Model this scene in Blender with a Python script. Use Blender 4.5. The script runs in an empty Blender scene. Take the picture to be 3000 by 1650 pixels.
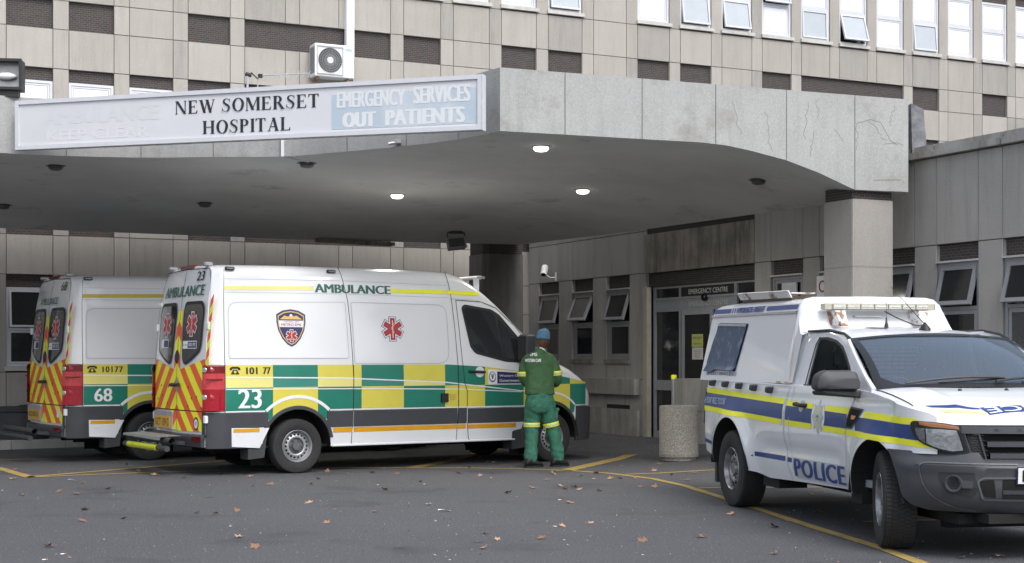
import bpy, bmesh, math, random
from mathutils import Vector, Matrix, geometry
random.seed(7)
PI = math.pi
SC = bpy.context.scene
COL = SC.collection
# ------------------------------------------------------------------ helpers
def lerp(a, b, t): return a + (b - a) * t
def interp(tab, x):
    if x <= tab[0][0]: return tab[0][1]
    for (x0, y0), (x1, y1) in zip(tab, tab[1:]):
        if x <= x1: return y0 + (y1 - y0) * (x - x0) / (x1 - x0)
    return tab[-1][1]
def sstep(a, b, x):
    t = max(0.0, min(1.0, (x - a) / (b - a))); return t * t * (3 - 2 * t)
def tag(o, label=None, cat=None, group=None, kind=None):
    if label: o['label'] = label
    if cat: o['category'] = cat
    if group: o['group'] = group
    if kind: o['kind'] = kind
    return o
def empty(name, loc=(0, 0, 0), rz=0.0, label=None, cat=None, group=None, kind=None):
    o = bpy.data.objects.new(name, None); COL.objects.link(o)
    o.location = loc; o.rotation_euler = (0, 0, rz); o.empty_display_size = 0.2
    return tag(o, label, cat, group, kind)
class MB:
    def __init__(s): s.v = []; s.f = []; s.m = []; s.mi = 0
    def add(s, vs, fs, mi=None):
        b = len(s.v); s.v += [tuple(p) for p in vs]; mi = s.mi if mi is None else mi
        for f in fs: s.f.append(tuple(b + i for i in f)); s.m.append(mi)
        return s
    def quad(s, a, b, c, d, mi=None): return s.add([a, b, c, d], [(0, 1, 2, 3)], mi)
    def box(s, x0, x1, y0, y1, z0, z1, mi=None):
        v = [(x0, y0, z0), (x1, y0, z0), (x1, y1, z0), (x0, y1, z0), (x0, y0, z1), (x1, y0, z1), (x1, y1, z1), (x0, y1, z1)]
        return s.add(v, [(0, 3, 2, 1), (4, 5, 6, 7), (0, 1, 5, 4), (1, 2, 6, 5), (2, 3, 7, 6), (3, 0, 4, 7)], mi)
    def obox(s, M, x, y, z, mi=None):
        v = [M @ Vector((sx * x / 2, sy * y / 2, sz * z / 2)) for sz in (-1, 1) for sx, sy in ((-1, -1), (1, -1), (1, 1), (-1, 1))]
        return s.add(v, [(0, 3, 2, 1), (4, 5, 6, 7), (0, 1, 5, 4), (1, 2, 6, 5), (2, 3, 7, 6), (3, 0, 4, 7)], mi)
    def bar(s, p, q, w, h=None, mi=None, up=(0, 0, 1)):
        p = Vector(p); q = Vector(q); h = h or w; d = q - p; L = d.length; d.normalize()
        u = Vector(up); 
        if abs(u.dot(d)) > .95: u = Vector((1, 0, 0))
        a = d.cross(u).normalized(); b = a.cross(d)
        M = Matrix((( d.x, a.x, b.x, 0), (d.y, a.y, b.y, 0), (d.z, a.z, b.z, 0), (0, 0, 0, 1))); M.translation = (p + q) / 2
        return s.obox(M, L, w, h, mi)
    def tube(s, pts, r, n=8, mi=None, cap=True, rs=None):
        pts = [Vector(p) for p in pts]; rings = []; prev = None
        for i, p in enumerate(pts):
            d = (pts[min(i + 1, len(pts) - 1)] - pts[max(i - 1, 0)]).normalized()
            if prev is None:
                u = Vector((0, 0, 1)) if abs(d.z) < .9 else Vector((1, 0, 0))
                a = d.cross(u).normalized()
            else: a = (prev - d * prev.dot(d)).normalized()
            prev = a; b = d.cross(a); rr = rs[i] if rs else r
            rings.append([p + (a * math.cos(t) + b * math.sin(t)) * rr for t in [2 * PI * k / n for k in range(n)]])
        vs = [v for R in rings for v in R]; fs = []
        for i in range(len(pts) - 1):
            for k in range(n): fs.append((i * n + k, i * n + (k + 1) % n, (i + 1) * n + (k + 1) % n, (i + 1) * n + k))
        if cap: fs += [tuple(range(n))[::-1], tuple((len(pts) - 1) * n + k for k in range(n))]
        return s.add(vs, fs, mi)
    def lathe(s, prof, n=24, M=None, mi=None, a0=0, a1=2 * PI, caps=False):   # prof (r, h), axis z of M
        M = M or Matrix(); full = abs(a1 - a0 - 2 * PI) < 1e-6; m = n if full else n + 1; vs = []
        for r, h in prof:
            for k in range(m):
                t = a0 + (a1 - a0) * k / n; vs.append(M @ Vector((r * math.cos(t), r * math.sin(t), h)))
        fs = []
        for i in range(len(prof) - 1):
            for k in range(n):
                k2 = (k + 1) % m if full else k + 1
                fs.append((i * m + k, i * m + k2, (i + 1) * m + k2, (i + 1) * m + k))
        if caps: fs += [tuple(range(m))[::-1], tuple((len(prof) - 1) * m + k for k in range(m))]
        return s.add(vs, fs, mi)
    def grid(s, P, mi=None, close=False):   # P rows of points
        nr, nc = len(P), len(P[0]); vs = [p for R in P for p in R]; fs = []
        for i in range(nr - 1):
            for k in range(nc if close else nc - 1): fs.append((i * nc + k, i * nc + (k + 1) % nc, (i + 1) * nc + (k + 1) % nc, (i + 1) * nc + k))
        return s.add(vs, fs, mi)
    def prism(s, poly, M, h, mi=None):      # poly (x,y) extruded along z by h in frame M
        n = len(poly); vs = [M @ Vector((x, y, 0)) for x, y in poly] + [M @ Vector((x, y, h)) for x, y in poly]
        tri = geometry.tessellate_polygon([[Vector((x, y, 0)) for x, y in poly]])
        fs = [t[::-1] for t in tri] + [tuple(i + n for i in t) for t in tri] + [(i, (i + 1) % n, (i + 1) % n + n, i + n) for i in range(n)]
        return s.add(vs, fs, mi)
    def build(s, name, mat, parent=None, smooth=False, merge=1e-5, norm=True, angle=None):
        me = bpy.data.meshes.new(name); me.from_pydata(s.v, [], s.f)
        mats = mat if isinstance(mat, (list, tuple)) else [mat]
        for m in mats: me.materials.append(m)
        for p, mi in zip(me.polygons, s.m): p.material_index = mi
        bm = bmesh.new(); bm.from_mesh(me)
        if merge: bmesh.ops.remove_doubles(bm, verts=bm.verts, dist=merge)
        if norm: bmesh.ops.recalc_face_normals(bm, faces=bm.faces)
        if smooth:
            for f in bm.faces: f.smooth = True
            th = angle or 0.6
            for e in bm.edges:
                if len(e.link_faces) == 2 and e.calc_face_angle(0) > th: e.smooth = False
        bm.to_mesh(me); bm.free(); me.update()
        o = bpy.data.objects.new(name, me); COL.objects.link(o)
        if parent is not None: o.parent = parent
        return o
def copy_tree(o, parent=None):
    c = o.copy(); COL.objects.link(c)
    if parent is not None: c.parent = parent
    for ch in list(o.children): copy_tree(ch, c)
    return c
# ---- 2D text -> triangles
_tc = {}
def text2d(s, bold=0.0, sp=1.0):
    k = (s, bold, sp)
    if k not in _tc:
        cu = bpy.data.curves.new('t', 'FONT'); cu.body = s; cu.offset = bold; cu.space_character = sp; cu.resolution_u = 3
        o = bpy.data.objects.new('t', cu); COL.objects.link(o)
        bpy.context.view_layer.update()
        me = bpy.data.meshes.new_from_object(o.evaluated_get(bpy.context.evaluated_depsgraph_get()))
        vs = [(v.co.x, v.co.y) for v in me.vertices]; fs = [tuple(p.vertices) for p in me.polygons]
        bpy.data.objects.remove(o); bpy.data.curves.remove(cu); bpy.data.meshes.remove(me)
        x0 = min(v[0] for v in vs); x1 = max(v[0] for v in vs); y0 = min(v[1] for v in vs); y1 = max(v[1] for v in vs)
        _tc[k] = ([((x - x0) / (x1 - x0), (y - y0) / (y1 - y0)) for x, y in vs], fs)
    return _tc[k]
def text_on(mb, s, mapf, u0, u1, z0, z1, bold=0.0, shear=0.0, flip=False, mi=None, sp=1.0, cell=0):
    vs, fs = text2d(s, 0.0, sp)
    um, zm = (u0 + u1) / 2, (z0 + z1) / 2; e = 1e-3
    o = Vector(mapf(um, zm)); n = (Vector(mapf(um + e, zm)) - o).cross(Vector(mapf(um, zm + e)) - o)
    n = n.normalized() if n.length > 0 else Vector((0, -1, 0))
    w = bold * 1.0 * abs(z1 - z0); sg = 1 if u1 > u0 else -1
    for k, dx in enumerate(((0,) if not bold else (-1.25, -.4, .4, 1.25))):
        dz = n * (.0004 * k); P = []
        for x, y in vs:
            if flip: x, y = 1 - x, 1 - y
            P.append(tuple(Vector(mapf(lerp(u0 + w * sg, u1 - w * sg, x) + dx * w + shear * (y - .5) * abs(z1 - z0), lerp(z0, z1, y))) + dz))
        if not cell: mb.add(P, fs, mi); continue
        Q = [(lerp(u0 + w * sg, u1 - w * sg, x) + dx * w + shear * (y - .5) * abs(z1 - z0), lerp(z0, z1, y)) for x, y in vs]
        for f in fs: conform(mb, [Q[i] for i in f], lambda a, c: tuple(Vector(mapf(a, c)) + dz), cell)
# ---- conforming polygons
def clip(poly, ax, val, keep_ge):
    out = []
    for i in range(len(poly)):
        a, b = poly[i], poly[(i + 1) % len(poly)]
        ia = (a[ax] >= val) if keep_ge else (a[ax] <= val); ib = (b[ax] >= val) if keep_ge else (b[ax] <= val)
        if ia: out.append(a)
        if ia != ib:
            t = (val - a[ax]) / (b[ax] - a[ax]); p = [a[0] + (b[0] - a[0]) * t, a[1] + (b[1] - a[1]) * t]; p[ax] = val; out.append(tuple(p))
    return out
def clip_hp(poly, p, n):   # keep side where (x-p).n>=0
    out = []
    for i in range(len(poly)):
        a, b = poly[i], poly[(i + 1) % len(poly)]
        da = (a[0] - p[0]) * n[0] + (a[1] - p[1]) * n[1]; db = (b[0] - p[0]) * n[0] + (b[1] - p[1]) * n[1]
        if da >= 0: out.append(a)
        if (da >= 0) != (db >= 0):
            t = da / (da - db); out.append((a[0] + (b[0] - a[0]) * t, a[1] + (b[1] - a[1]) * t))
    return out
def clip_conv(poly, conv):  # conv ccw
    for i in range(len(conv)):
        a, b = conv[i], conv[(i + 1) % len(conv)]
        poly = clip_hp(poly, a, (-(b[1] - a[1]), b[0] - a[0]))
        if len(poly) < 3: return []
    return poly
def conform(mb, poly, mapf, cell=0.1, mi=None, tess=True):
    tris = [poly]
    if tess: tris = [[poly[i] for i in t] for t in geometry.tessellate_polygon([[Vector((x, y, 0)) for x, y in poly]])]
    for T in tris:
        x0 = min(p[0] for p in T); x1 = max(p[0] for p in T)
        i0 = math.floor(x0 / cell); i1 = math.ceil(x1 / cell)
        for i in range(i0, i1):
            A = clip(clip(T, 0, i * cell, True), 0, (i + 1) * cell, False) if i1 - i0 > 1 else T
            if len(A) < 3: continue
            y0 = min(p[1] for p in A); y1 = max(p[1] for p in A); j0 = math.floor(y0 / cell); j1 = math.ceil(y1 / cell)
            for j in range(j0, max(j1, j0 + 1)):
                B = clip(clip(A, 1, j * cell, True), 1, (j + 1) * cell, False) if j1 - j0 > 1 else A
                if len(B) < 3: continue
                ar = sum(B[k][0] * B[(k + 1) % len(B)][1] - B[(k + 1) % len(B)][0] * B[k][1] for k in range(len(B)))
                if abs(ar) < 1e-8: continue
                mb.add([mapf(*p) for p in B], [tuple(range(len(B)))], mi)
def stroke(mb, pts, w, mapf, closed=False, mi=None, sub=0.08):   # thin line strip on a surface
    P = [Vector(p) for p in pts]
    if closed: P.append(P[0])
    Q = [P[0]]
    for a, b in zip(P, P[1:]):
        n = max(1, int((b - a).length / sub)); Q += [a.lerp(b, k / n) for k in range(1, n + 1)]
    L = []; R = []
    for i, p in enumerate(Q):
        a = Q[i - 1] if i else (Q[-2] if closed else p); b = Q[i + 1] if i < len(Q) - 1 else (Q[1] if closed else p)
        d = (b - a).normalized(); n = Vector((-d.y, d.x)) * w / 2
        L.append(mapf(*(p + n))); R.append(mapf(*(p - n)))
    mb.grid([L, R], mi)
def round_poly(pts, r, n=4):
    out = []; m = len(pts)
    for i in range(m):
        p = Vector(pts[i]); a = Vector(pts[i - 1]); b = Vector(pts[(i + 1) % m]); rr = r[i] if isinstance(r, (list, tuple)) else r
        da = (a - p); db = (b - p); k = min(rr, da.length * .48, db.length * .48)
        A = p + da.normalized() * k; B = p + db.normalized() * k
        for j in range(n + 1):
            t = j / n; q = A * (1 - t) ** 2 + p * 2 * t * (1 - t) + B * t * t; out.append((q.x, q.y))
    return out
def strip(mb, u0, u1, zb, zt, mapf, n=20, m=3, us=None, mi=None):
    us = us or [lerp(u0, u1, i / n) for i in range(n + 1)]
    fb = zb if callable(zb) else (lambda u: zb); ft = zt if callable(zt) else (lambda u: zt)
    mb.grid([[mapf(u, lerp(fb(u), max(ft(u), fb(u) + 1e-4), k / m)) for k in range(m + 1)] for u in us], mi)
def thick(mb_src, mapdir, t):
    pass
# ------------------------------------------------------------------ materials
def _nt(name):
    m = bpy.data.materials.new(name); m.use_nodes = True; nt = m.node_tree; b = nt.nodes['Principled BSDF']; return m, nt, b
def pm(name, col, rough=.5, metal=0.0, var=0.0, vs=4.0, bump=0.0, bs=60.0, coat=0.0, streak=0.0, dirt=None, spec=.5, tr=0.0, emit=None, es=0.0, rib=0.0, ribf=30.0, speck=0.0, spk=220.0):
    m, nt, b = _nt(name); N = nt.nodes.new; Lk = nt.links.new
    b.inputs['Base Color'].default_value = (*col, 1); b.inputs['Roughness'].default_value = rough; b.inputs['Metallic'].default_value = metal
    b.inputs['Coat Weight'].default_value = coat; b.inputs['Coat Roughness'].default_value = .06; b.inputs['Specular IOR Level'].default_value = spec
    b.inputs['Transmission Weight'].default_value = tr
    if emit: b.inputs['Emission Color'].default_value = (*emit, 1); b.inputs['Emission Strength'].default_value = es
    if not (var or bump or streak or dirt or rib or speck): return m
    tc = N('ShaderNodeTexCoord'); cur = None
    def noise(scale, det=4, vec=None, rough_=.6):
        n = N('ShaderNodeTexNoise'); n.inputs['Scale'].default_value = scale; n.inputs['Detail'].default_value = det; n.inputs['Roughness'].default_value = rough_
        Lk(vec or tc.outputs['Object'], n.inputs['Vector']); return n.outputs['Fac']
    def ramp(f, a, b_, c0=(0, 0, 0, 1), c1=(1, 1, 1, 1)):
        r = N('ShaderNodeMapRange'); r.inputs['From Min'].default_value = a; r.inputs['From Max'].default_value = b_; Lk(f, r.inputs['Value']); return r.outputs['Result']
    def mixc(f, a, bcol, mode='MIX'):
        x = N('ShaderNodeMix'); x.data_type = 'RGBA'; x.blend_type = mode
        if isinstance(f, float): x.inputs[0].default_value = f
        else: Lk(f, x.inputs[0])
        if isinstance(a, tuple): x.inputs[6].default_value = (*a, 1)
        else: Lk(a, x.inputs[6])
        if isinstance(bcol, tuple): x.inputs[7].default_value = (*bcol, 1)
        else: Lk(bcol, x.inputs[7])
        return x.outputs[2]
    cur = col
    if var:
        cur = mixc(ramp(noise(vs, 6), .3, .7), tuple(c * (1 - var) for c in col), tuple(min(1, c * (1 + var)) for c in col))
    if streak:
        mp = N('ShaderNodeMapping'); mp.inputs['Scale'].default_value = (6, 6, .55); Lk(tc.outputs['Object'], mp.inputs['Vector'])
        cur = mixc(ramp(noise(1.0, 6, mp.outputs['Vector'], .7), .48, .78), cur, tuple(c * (1 - streak) for c in col))
    if speck:
        cur = mixc(ramp(noise(spk, 2), .45, .75), cur, tuple(min(1, c * (1 + speck)) for c in col))
        cur = mixc(ramp(noise(spk * .8, 2), .52, .3), cur, tuple(c * (1 - speck * .5) for c in col)) 
    if dirt:
        dc, ds, lo, hi = dirt
        cur = mixc(ramp(noise(ds, 8, None, .7), lo, hi), cur, dc)
    if not isinstance(cur, tuple): Lk(cur, b.inputs['Base Color'])
    h = None
    if bump:
        bn = N('ShaderNodeBump'); bn.inputs['Strength'].default_value = bump; bn.inputs['Distance'].default_value = .01; Lk(noise(bs, 3), bn.inputs['Height']); h = bn.outputs['Normal']
    if rib:
        sx = N('ShaderNodeSeparateXYZ'); Lk(tc.outputs['Object'], sx.inputs[0])
        mu = N('ShaderNodeMath'); mu.operation = 'MULTIPLY'; mu.inputs[1].default_value = ribf * 2 * PI; Lk(sx.outputs['X'], mu.inputs[0])
        sn = N('ShaderNodeMath'); sn.operation = 'SINE'; Lk(mu.outputs[0], sn.inputs[0])
        b2 = N('ShaderNodeBump'); b2.inputs['Strength'].default_value = rib; b2.inputs['Distance'].default_value = .012; Lk(sn.outputs[0], b2.inputs['Height'])
        if h: Lk(h, b2.inputs['Normal'])
        h = b2.outputs['Normal']
    if h: Lk(h, b.inputs['Normal'])
    return m
def brick_mat(name, c1, c2, mortar, sc=1.0):
    m, nt, b = _nt(name); N = nt.nodes.new; Lk = nt.links.new
    tc = N('ShaderNodeTexCoord'); mp = N('ShaderNodeMapping'); mp.inputs['Rotation'].default_value = (-PI / 2, 0, 0); Lk(tc.outputs['Object'], mp.inputs['Vector'])
    br = N('ShaderNodeTexBrick'); Lk(mp.outputs[0], br.inputs['Vector'])
    br.inputs['Color1'].default_value = (*c1, 1); br.inputs['Color2'].default_value = (*c2, 1); br.inputs['Mortar'].default_value = (*mortar, 1)
    br.inputs['Scale'].default_value = 1; br.inputs['Brick Width'].default_value = .11 * sc; br.inputs['Row Height'].default_value = .045 * sc; br.inputs['Mortar Size'].default_value = .005 * sc; br.inputs['Bias'].default_value = -.2
    ns = N('ShaderNodeTexNoise'); ns.inputs['Scale'].default_value = 22; Lk(tc.outputs['Object'], ns.inputs['Vector'])
    mx = N('ShaderNodeMix'); mx.data_type = 'RGBA'; mx.blend_type = 'MULTIPLY'; mx.inputs[0].default_value = .55
    Lk(br.outputs['Color'], mx.inputs[6]); Lk(ns.outputs['Color'], mx.inputs[7]); Lk(mx.outputs[2], b.inputs['Base Color'])
    bp = N('ShaderNodeBump'); bp.inputs['Strength'].default_value = .6; bp.inputs['Distance'].default_value = .01; bp.invert = True; Lk(br.outputs['Fac'], bp.inputs['Height']); Lk(bp.outputs[0], b.inputs['Normal'])
    b.inputs['Roughness'].default_value = .85
    return m
def rusty(name, col, lo=.55, hi=.62, sc=7.0, rough=.4):
    m = pm(name, col, rough, dirt=((.18, .07, .025), sc, lo, hi), bump=.05, bs=30); return m
M = {}
M['conc3'] = pm('grimy ribbed concrete', (.38, .362, .335), .9, var=.10, vs=1.1, streak=.42, bump=.35, bs=45, rib=.45, ribf=57, speck=.12, spk=60)
M['conc2'] = pm('pale ribbed concrete', (.46, .435, .40), .9, var=.08, vs=1.7, streak=.25, bump=.35, bs=45, rib=.45, ribf=57, speck=.12, spk=60)
M['conc'] = pm('ribbed beige concrete', (.43, .405, .37), .9, var=.09, vs=1.3, streak=.28, bump=.35, bs=45, rib=.45, ribf=57, speck=.12, spk=60)
M['conc_wing'] = pm('ribbed grey concrete', (.415, .40, .38), .9, var=.12, vs=1.2, streak=.38, bump=.35, bs=45, rib=.5, ribf=57, speck=.12, spk=60)
M['joint'] = pm('dark joint', (.17, .155, .14), .95)
M['stain'] = pm('stained cast concrete', (.24, .22, .19), .9, var=.35, vs=2.0, streak=.9, bump=.3, bs=40)
M['brick'] = brick_mat('dark brown brick', (.085, .068, .064), (.05, .047, .052), (.16, .15, .14), .8)
M['fascia'] = pm('speckled grey cast concrete', (.365, .37, .365), .85, var=.09, vs=2.2, bump=.25, bs=70, speck=.17, spk=48, dirt=((.23, .22, .20), 1.7, .54, .78), streak=.28)
M['fasc_joint'] = pm('fascia joint filler', (.17, .165, .15), .95)
M['crack'] = pm('crack stain', (.25, .25, .23), .95)
M['soffit'] = pm('painted soffit', (.62, .622, .615), .85, var=.10, vs=.8, bump=.2, bs=60, dirt=((.44, .435, .42), 1.0, .58, .70))
M['pillar'] = pm('pillar concrete', (.38, .362, .335), .9, var=.07, vs=1.5, bump=.4, bs=45, speck=.12, spk=60, streak=.12, rib=.5, ribf=50)
M['lconc'] = pm('light weathered concrete', (.33, .32, .30), .9, var=.2, vs=2.5, streak=.45, bump=.3, bs=50)
M['kerb'] = pm('pale kerb concrete', (.50, .49, .46), .9, var=.15, vs=3)
M['agg'] = pm('exposed aggregate', (.27, .255, .225), .95, var=.2, vs=3, speck=.8, spk=70, bump=.9, bs=70)
M['frame_w'] = pm('white window frame', (.60, .615, .65), .4, var=.04, vs=8)
M['frame_g'] = pm('grey window frame', (.27, .28, .30), .45, var=.08, vs=6)
M['pane_sky'] = pm('window pane with painted sky', (.72, .75, .80), .12, coat=1, spec=.6, var=.03, vs=3)  # pale base colour stands in for the bright sky mirrored in the glass
M['pane_open'] = pm('tilted pane with painted reflection', (.42, .46, .50), .1, coat=1, var=.05, vs=3)  # grey-blue base colour paints in the reflection on tilted sashes
M['pane_dark'] = pm('dark window pane', (.018, .020, .023), .06, spec=.6, dirt=((.05, .05, .052), 2.5, .5, .75))
M['pane_dust'] = pm('dusty dark pane', (.022, .023, .024), .10, spec=.5, dirt=((.10, .10, .095), 9, .68, .74))
M['lintel'] = pm('painted lintel', (.5, .49, .47), .7, var=.15, vs=6)
M['black'] = pm('black plastic', (.018, .018, .02), .5)
M['dkgrey'] = pm('dark grey plastic', (.045, .047, .052), .55, bump=.08, bs=300, var=.12, vs=5)
M['clad'] = pm('grey bumper plastic', (.052, .055, .063), .5, bump=.08, bs=250, var=.1, vs=4)
M['white'] = pm('white vehicle paint', (.77, .785, .81), .28, coat=.9, var=.02, vs=2, dirt=((.60, .59, .57), 1.5, .62, .9))
M['white2'] = pm('canopy white paint', (.73, .745, .77), .33, coat=.6, var=.02, vs=2)
M['whitepl'] = pm('white plastic', (.75, .77, .80), .45, var=.04, vs=5)
M['decalw'] = pm('white vinyl', (.82, .83, .85), .35)
M['yel'] = pm('yellow vinyl', (.70, .62, .09), .35, coat=.5, var=.05, vs=3)
M['yelp'] = pm('pale yellow vinyl', (.80, .74, .24), .35, coat=.5, var=.04, vs=3)
M['grn'] = pm('green vinyl', (.015, .20, .14), .35, coat=.5, var=.07, vs=3)
M['grnp'] = pm('faded green vinyl', (.05, .25, .20), .3, coat=.5, var=.06, vs=3)
M['fyel'] = pm('bright reflective yellow', (.92, .92, .03), .35, var=.03, vs=5)
M['myel'] = pm('dull yellow stripe', (.58, .47, .04), .35, var=.05, vs=5)
M['fred'] = pm('reflective orange red', (.85, .12, .035), .35, var=.05, vs=5)
M['oran'] = pm('amber reflective tape', (.72, .35, .01), .35, var=.08, vs=6)
M['dgreen'] = pm('dark green lettering', (.02, .13, .10), .4)
M['ink'] = pm('black lettering', (.015, .017, .02), .4)
M['navy'] = pm('navy vinyl', (.015, .05, .21), .4, coat=.1, var=.08, vs=4)
M['navyd'] = pm('dark navy emblem', (.03, .035, .12), .4)
M['gold'] = pm('pale gold emblem', (.75, .50, .14), .4)
M['redm'] = pm('medical red', (.42, .035, .05), .4)
M['redl'] = pm('red lens', (.33, .006, .018), .10, coat=1, var=.15, vs=9)
M['redd'] = pm('dark red lens', (.17, .01, .012), .15, coat=1)
M['redp'] = pm('pale red lens', (.50, .05, .06), .12, coat=1, var=.2, vs=14)
M['lens'] = pm('clear lens', (.55, .57, .60), .08, metal=.6, var=.3, vs=18)
M['glass_v'] = pm('dark vehicle glass', (.022, .024, .027), .04, spec=.7, coat=1, dirt=((.05, .05, .05), 1.5, .5, .8))
M['rub'] = pm('rubber', (.02, .02, .021), .8, bump=.3, bs=120)
M['tyre'] = pm('tyre rubber', (.028, .028, .029), .85, bump=.3, bs=90, var=.2, vs=6)
M['rim'] = pm('silver wheel', (.42, .43, .44), .38, metal=.55, var=.12, vs=8)
M['rimt'] = pm('scuffed steel wheel', (.30, .305, .31), .35, metal=.6, var=.5, vs=14)
M['rimd'] = pm('dark wheel centre', (.10, .105, .11), .5, var=.2, vs=10)
M['hole'] = pm('wheel opening', (.006, .006, .006), .9)
M['steel'] = pm('galvanised steel', (.45, .46, .47), .45, metal=.6, var=.12, vs=12)
M['chrome'] = pm('bright metal', (.7, .7, .7), .25, metal=.9)
M['seam'] = pm('panel gap', (.03, .03, .032), .8)
M['seamg'] = pm('soft panel edge', (.50, .52, .55), .5)
M['under'] = pm('underbody', (.012, .012, .012), .9)
M['plate'] = pm('amber number plate', (.62, .36, .05), .4)
M['platew'] = pm('white number plate', (.8, .8, .8), .4)
# ------------------------------------------------------------------ ground
FP = Vector((-8.11, 25.5)); FD = Vector((.900, .4358)); FD.normalize(); FA = math.atan2(FD.y, FD.x)
WP = Vector((.336, 29.58)); WD = Vector((.4358, -.900)); WD.normalize(); WA = math.atan2(WD.y, WD.x)
def gz(x, y):
    d = (x - WP.x) * WD.y * -1 + (y - WP.y) * WD.x      # distance into the wing (negative outside)
    return .145 * sstep(-2.2, -.2, d) if (y > 14) else 0.0
def V2(o, d, s, off=0.0): # point on wall line s, outward offset off (toward the forecourt)
    return (o.x + d.x * s + d.y * off, o.y + d.y * s - d.x * off)
def gpt(x, y):
    t = 1.5 * 3750 / (y - 900); X, Y_ = (x - 1288) / 3750 * t, t; z = gz(X, Y_); t = (1.5 - z) * 3750 / (y - 900); return Vector(((x - 1288) / 3750 * t, t, gz((x - 1288) / 3750 * t, t)))
m, nt, b = _nt('asphalt'); N = nt.nodes.new; Lk = nt.links.new
tc = N('ShaderNodeTexCoord')
def _noise(sc, det, r=.6):
    n = N('ShaderNodeTexNoise'); n.inputs['Scale'].default_value = sc; n.inputs['Detail'].default_value = det; n.inputs['Roughness'].default_value = r; Lk(tc.outputs['Object'], n.inputs['Vector']); return n.outputs['Fac']
def _mr(f, a, c, lo=0., hi=1.):
    r = N('ShaderNodeMapRange'); r.inputs['From Min'].default_value = a; r.inputs['From Max'].default_value = c; r.inputs['To Min'].default_value = lo; r.inputs['To Max'].default_value = hi; Lk(f, r.inputs['Value']); return r.outputs['Result']
def _mx(f, a, c, mode='MIX'):
    x = N('ShaderNodeMix'); x.data_type = 'RGBA'; x.blend_type = mode; Lk(f, x.inputs[0])
    for k, q in ((6, a), (7, c)):
        if isinstance(q, tuple): x.inputs[k].default_value = (*q, 1)
        else: Lk(q, x.inputs[k])
    return x.outputs[2]
base = _mx(_mr(_noise(.35, 8), .3, .7), (.042, .044, .047), (.063, .065, .069))
base = _mx(_mr(_noise(60, 3, .8), .42, .70), base, (.15, .152, .17))
base = _mx(_mr(_noise(85, 2, .8), .46, .30), base, (.018, .019, .023))
base = _mx(_mr(_noise(34, 2, .5), .685, .73), base, (.34, .34, .35))
base = _mx(_mr(_noise(.8, 5, .6), .56, .76), base, (.036, .036, .042)); base = _mx(_mr(_noise(2.6, 3, .5), .70, .78), base, (.022, .022, .025))
Lk(base, b.inputs['Base Color']); b.inputs['Roughness'].default_value = .85
bp = N('ShaderNodeBump'); bp.inputs['Strength'].default_value = .6; bp.inputs['Distance'].default_value = .01; Lk(_noise(70, 3), bp.inputs['Height']); Lk(bp.outputs[0], b.inputs['Normal'])
M['asph'] = m
g = MB()
xs = [-400, -60, -15] + [-12 + .6 * i for i in range(16)] + [-2.6 + .22 * i for i in range(62)] + [11.6, 16, 60, 400]; ys = [-400, -60, 0, 8, 14.2] + [14.6 + .22 * i for i in range(80)] + [34, 60, 400]
g.grid([[(x, y, gz(x, y) if -2 < x < 11 and y < 32 else 0) for x in xs] for y in ys])
go = g.build('ground', M['asph'], smooth=True, angle=2); tag(go, kind='structure')
# ---- painted lines (worn yellow)
m, nt, b = _nt('worn yellow road paint'); N = nt.nodes.new; Lk = nt.links.new; tc = N('ShaderNodeTexCoord')
c_ = _mx(_mr(_noise(3, 6), .3, .7), (.34, .23, .055), (.46, .33, .09)); c_ = _mx(_mr(_noise(55, 4, .8), .50, .66), c_, (.10, .095, .08)); c_ = _mx(_mr(_noise(5, 5, .7), .56, .72), c_, (.13, .115, .08))
Lk(c_, b.inputs['Base Color']); b.inputs['Roughness'].default_value = .8
M['paint'] = m
def road_line(pts, w, label):
    P = [Vector(p) for p in pts]; Q = []
    for a, c in zip(P, P[1:]):
        n = max(1, int((c - a).length / .25)); Q += [a.lerp(c, k / n) for k in range(n)]
    Q.append(P[-1]); L = []; R = []
    for i, p in enumerate(Q):
        d = (Q[min(i + 1, len(Q) - 1)] - Q[max(i - 1, 0)]).normalized(); n = Vector((-d.y, d.x)) * w * .95 / 2 * (1 + .06 * math.sin(i * 1.7))
        a = p + n; c = p - n; L.append((a.x, a.y, gz(*a) + .005)); R.append((c.x, c.y, gz(*c) + .005))
    mb = MB(); mb.grid([L, R]); o = mb.build('road_marking', M['paint']); tag(o, label, 'road marking', kind='structure')
road_line([(-9.6, 21.05), (-7.473, 21.757), (-6.3, 22.3), (-4.6, 23.1)], .11, 'thin yellow bay line beside the kerb behind the left ambulance')
road_line([(-8.1, 21.9), (-6.911, 20.123), (-6.02, 18.64)], .15, 'short yellow line running diagonally off at the far left')
road_line([(-6.07, 18.72), (-5.165, 20.1), (-4.4, 21.3), (-3.2, 23.2)], .13, 'yellow bay divider passing under the left ambulance wheel')
road_line([(-6.066, 18.66), (-4.9, 19.35), (-3.534, 19.95), (-2.351, 20.25), (-.519, 20.22), (.638, 19.85), (1.25, 19.3), (1.75, 18.4), (2.022, 17.4), (2.243, 16.0), (2.435, 14.75), (2.674, 13.1), (2.895, 11.8), (3.0, 10.7), (3.1, 9.2), (3.2, 6)], .11, 'long curved yellow line sweeping from the left ambulance to the pickup')
road_line([(-1.36, 20.3), (-.979, 21.4), (-.129, 25.0)], .20, 'wide yellow bar under the nose of the right ambulance')
_p, _q = gpt(1416, 1186), gpt(1586, 1127)
road_line([(_p.x, _p.y), (_q.x, _q.y)], .22, 'wide yellow bar leading from the paramedic towards the doors')
road_line([(1.45, 19.1), (1.9, 19.3), (2.5, 19.75), (3.6, 20.2)], .10, 'thin yellow line branching off behind the pickup')
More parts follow.
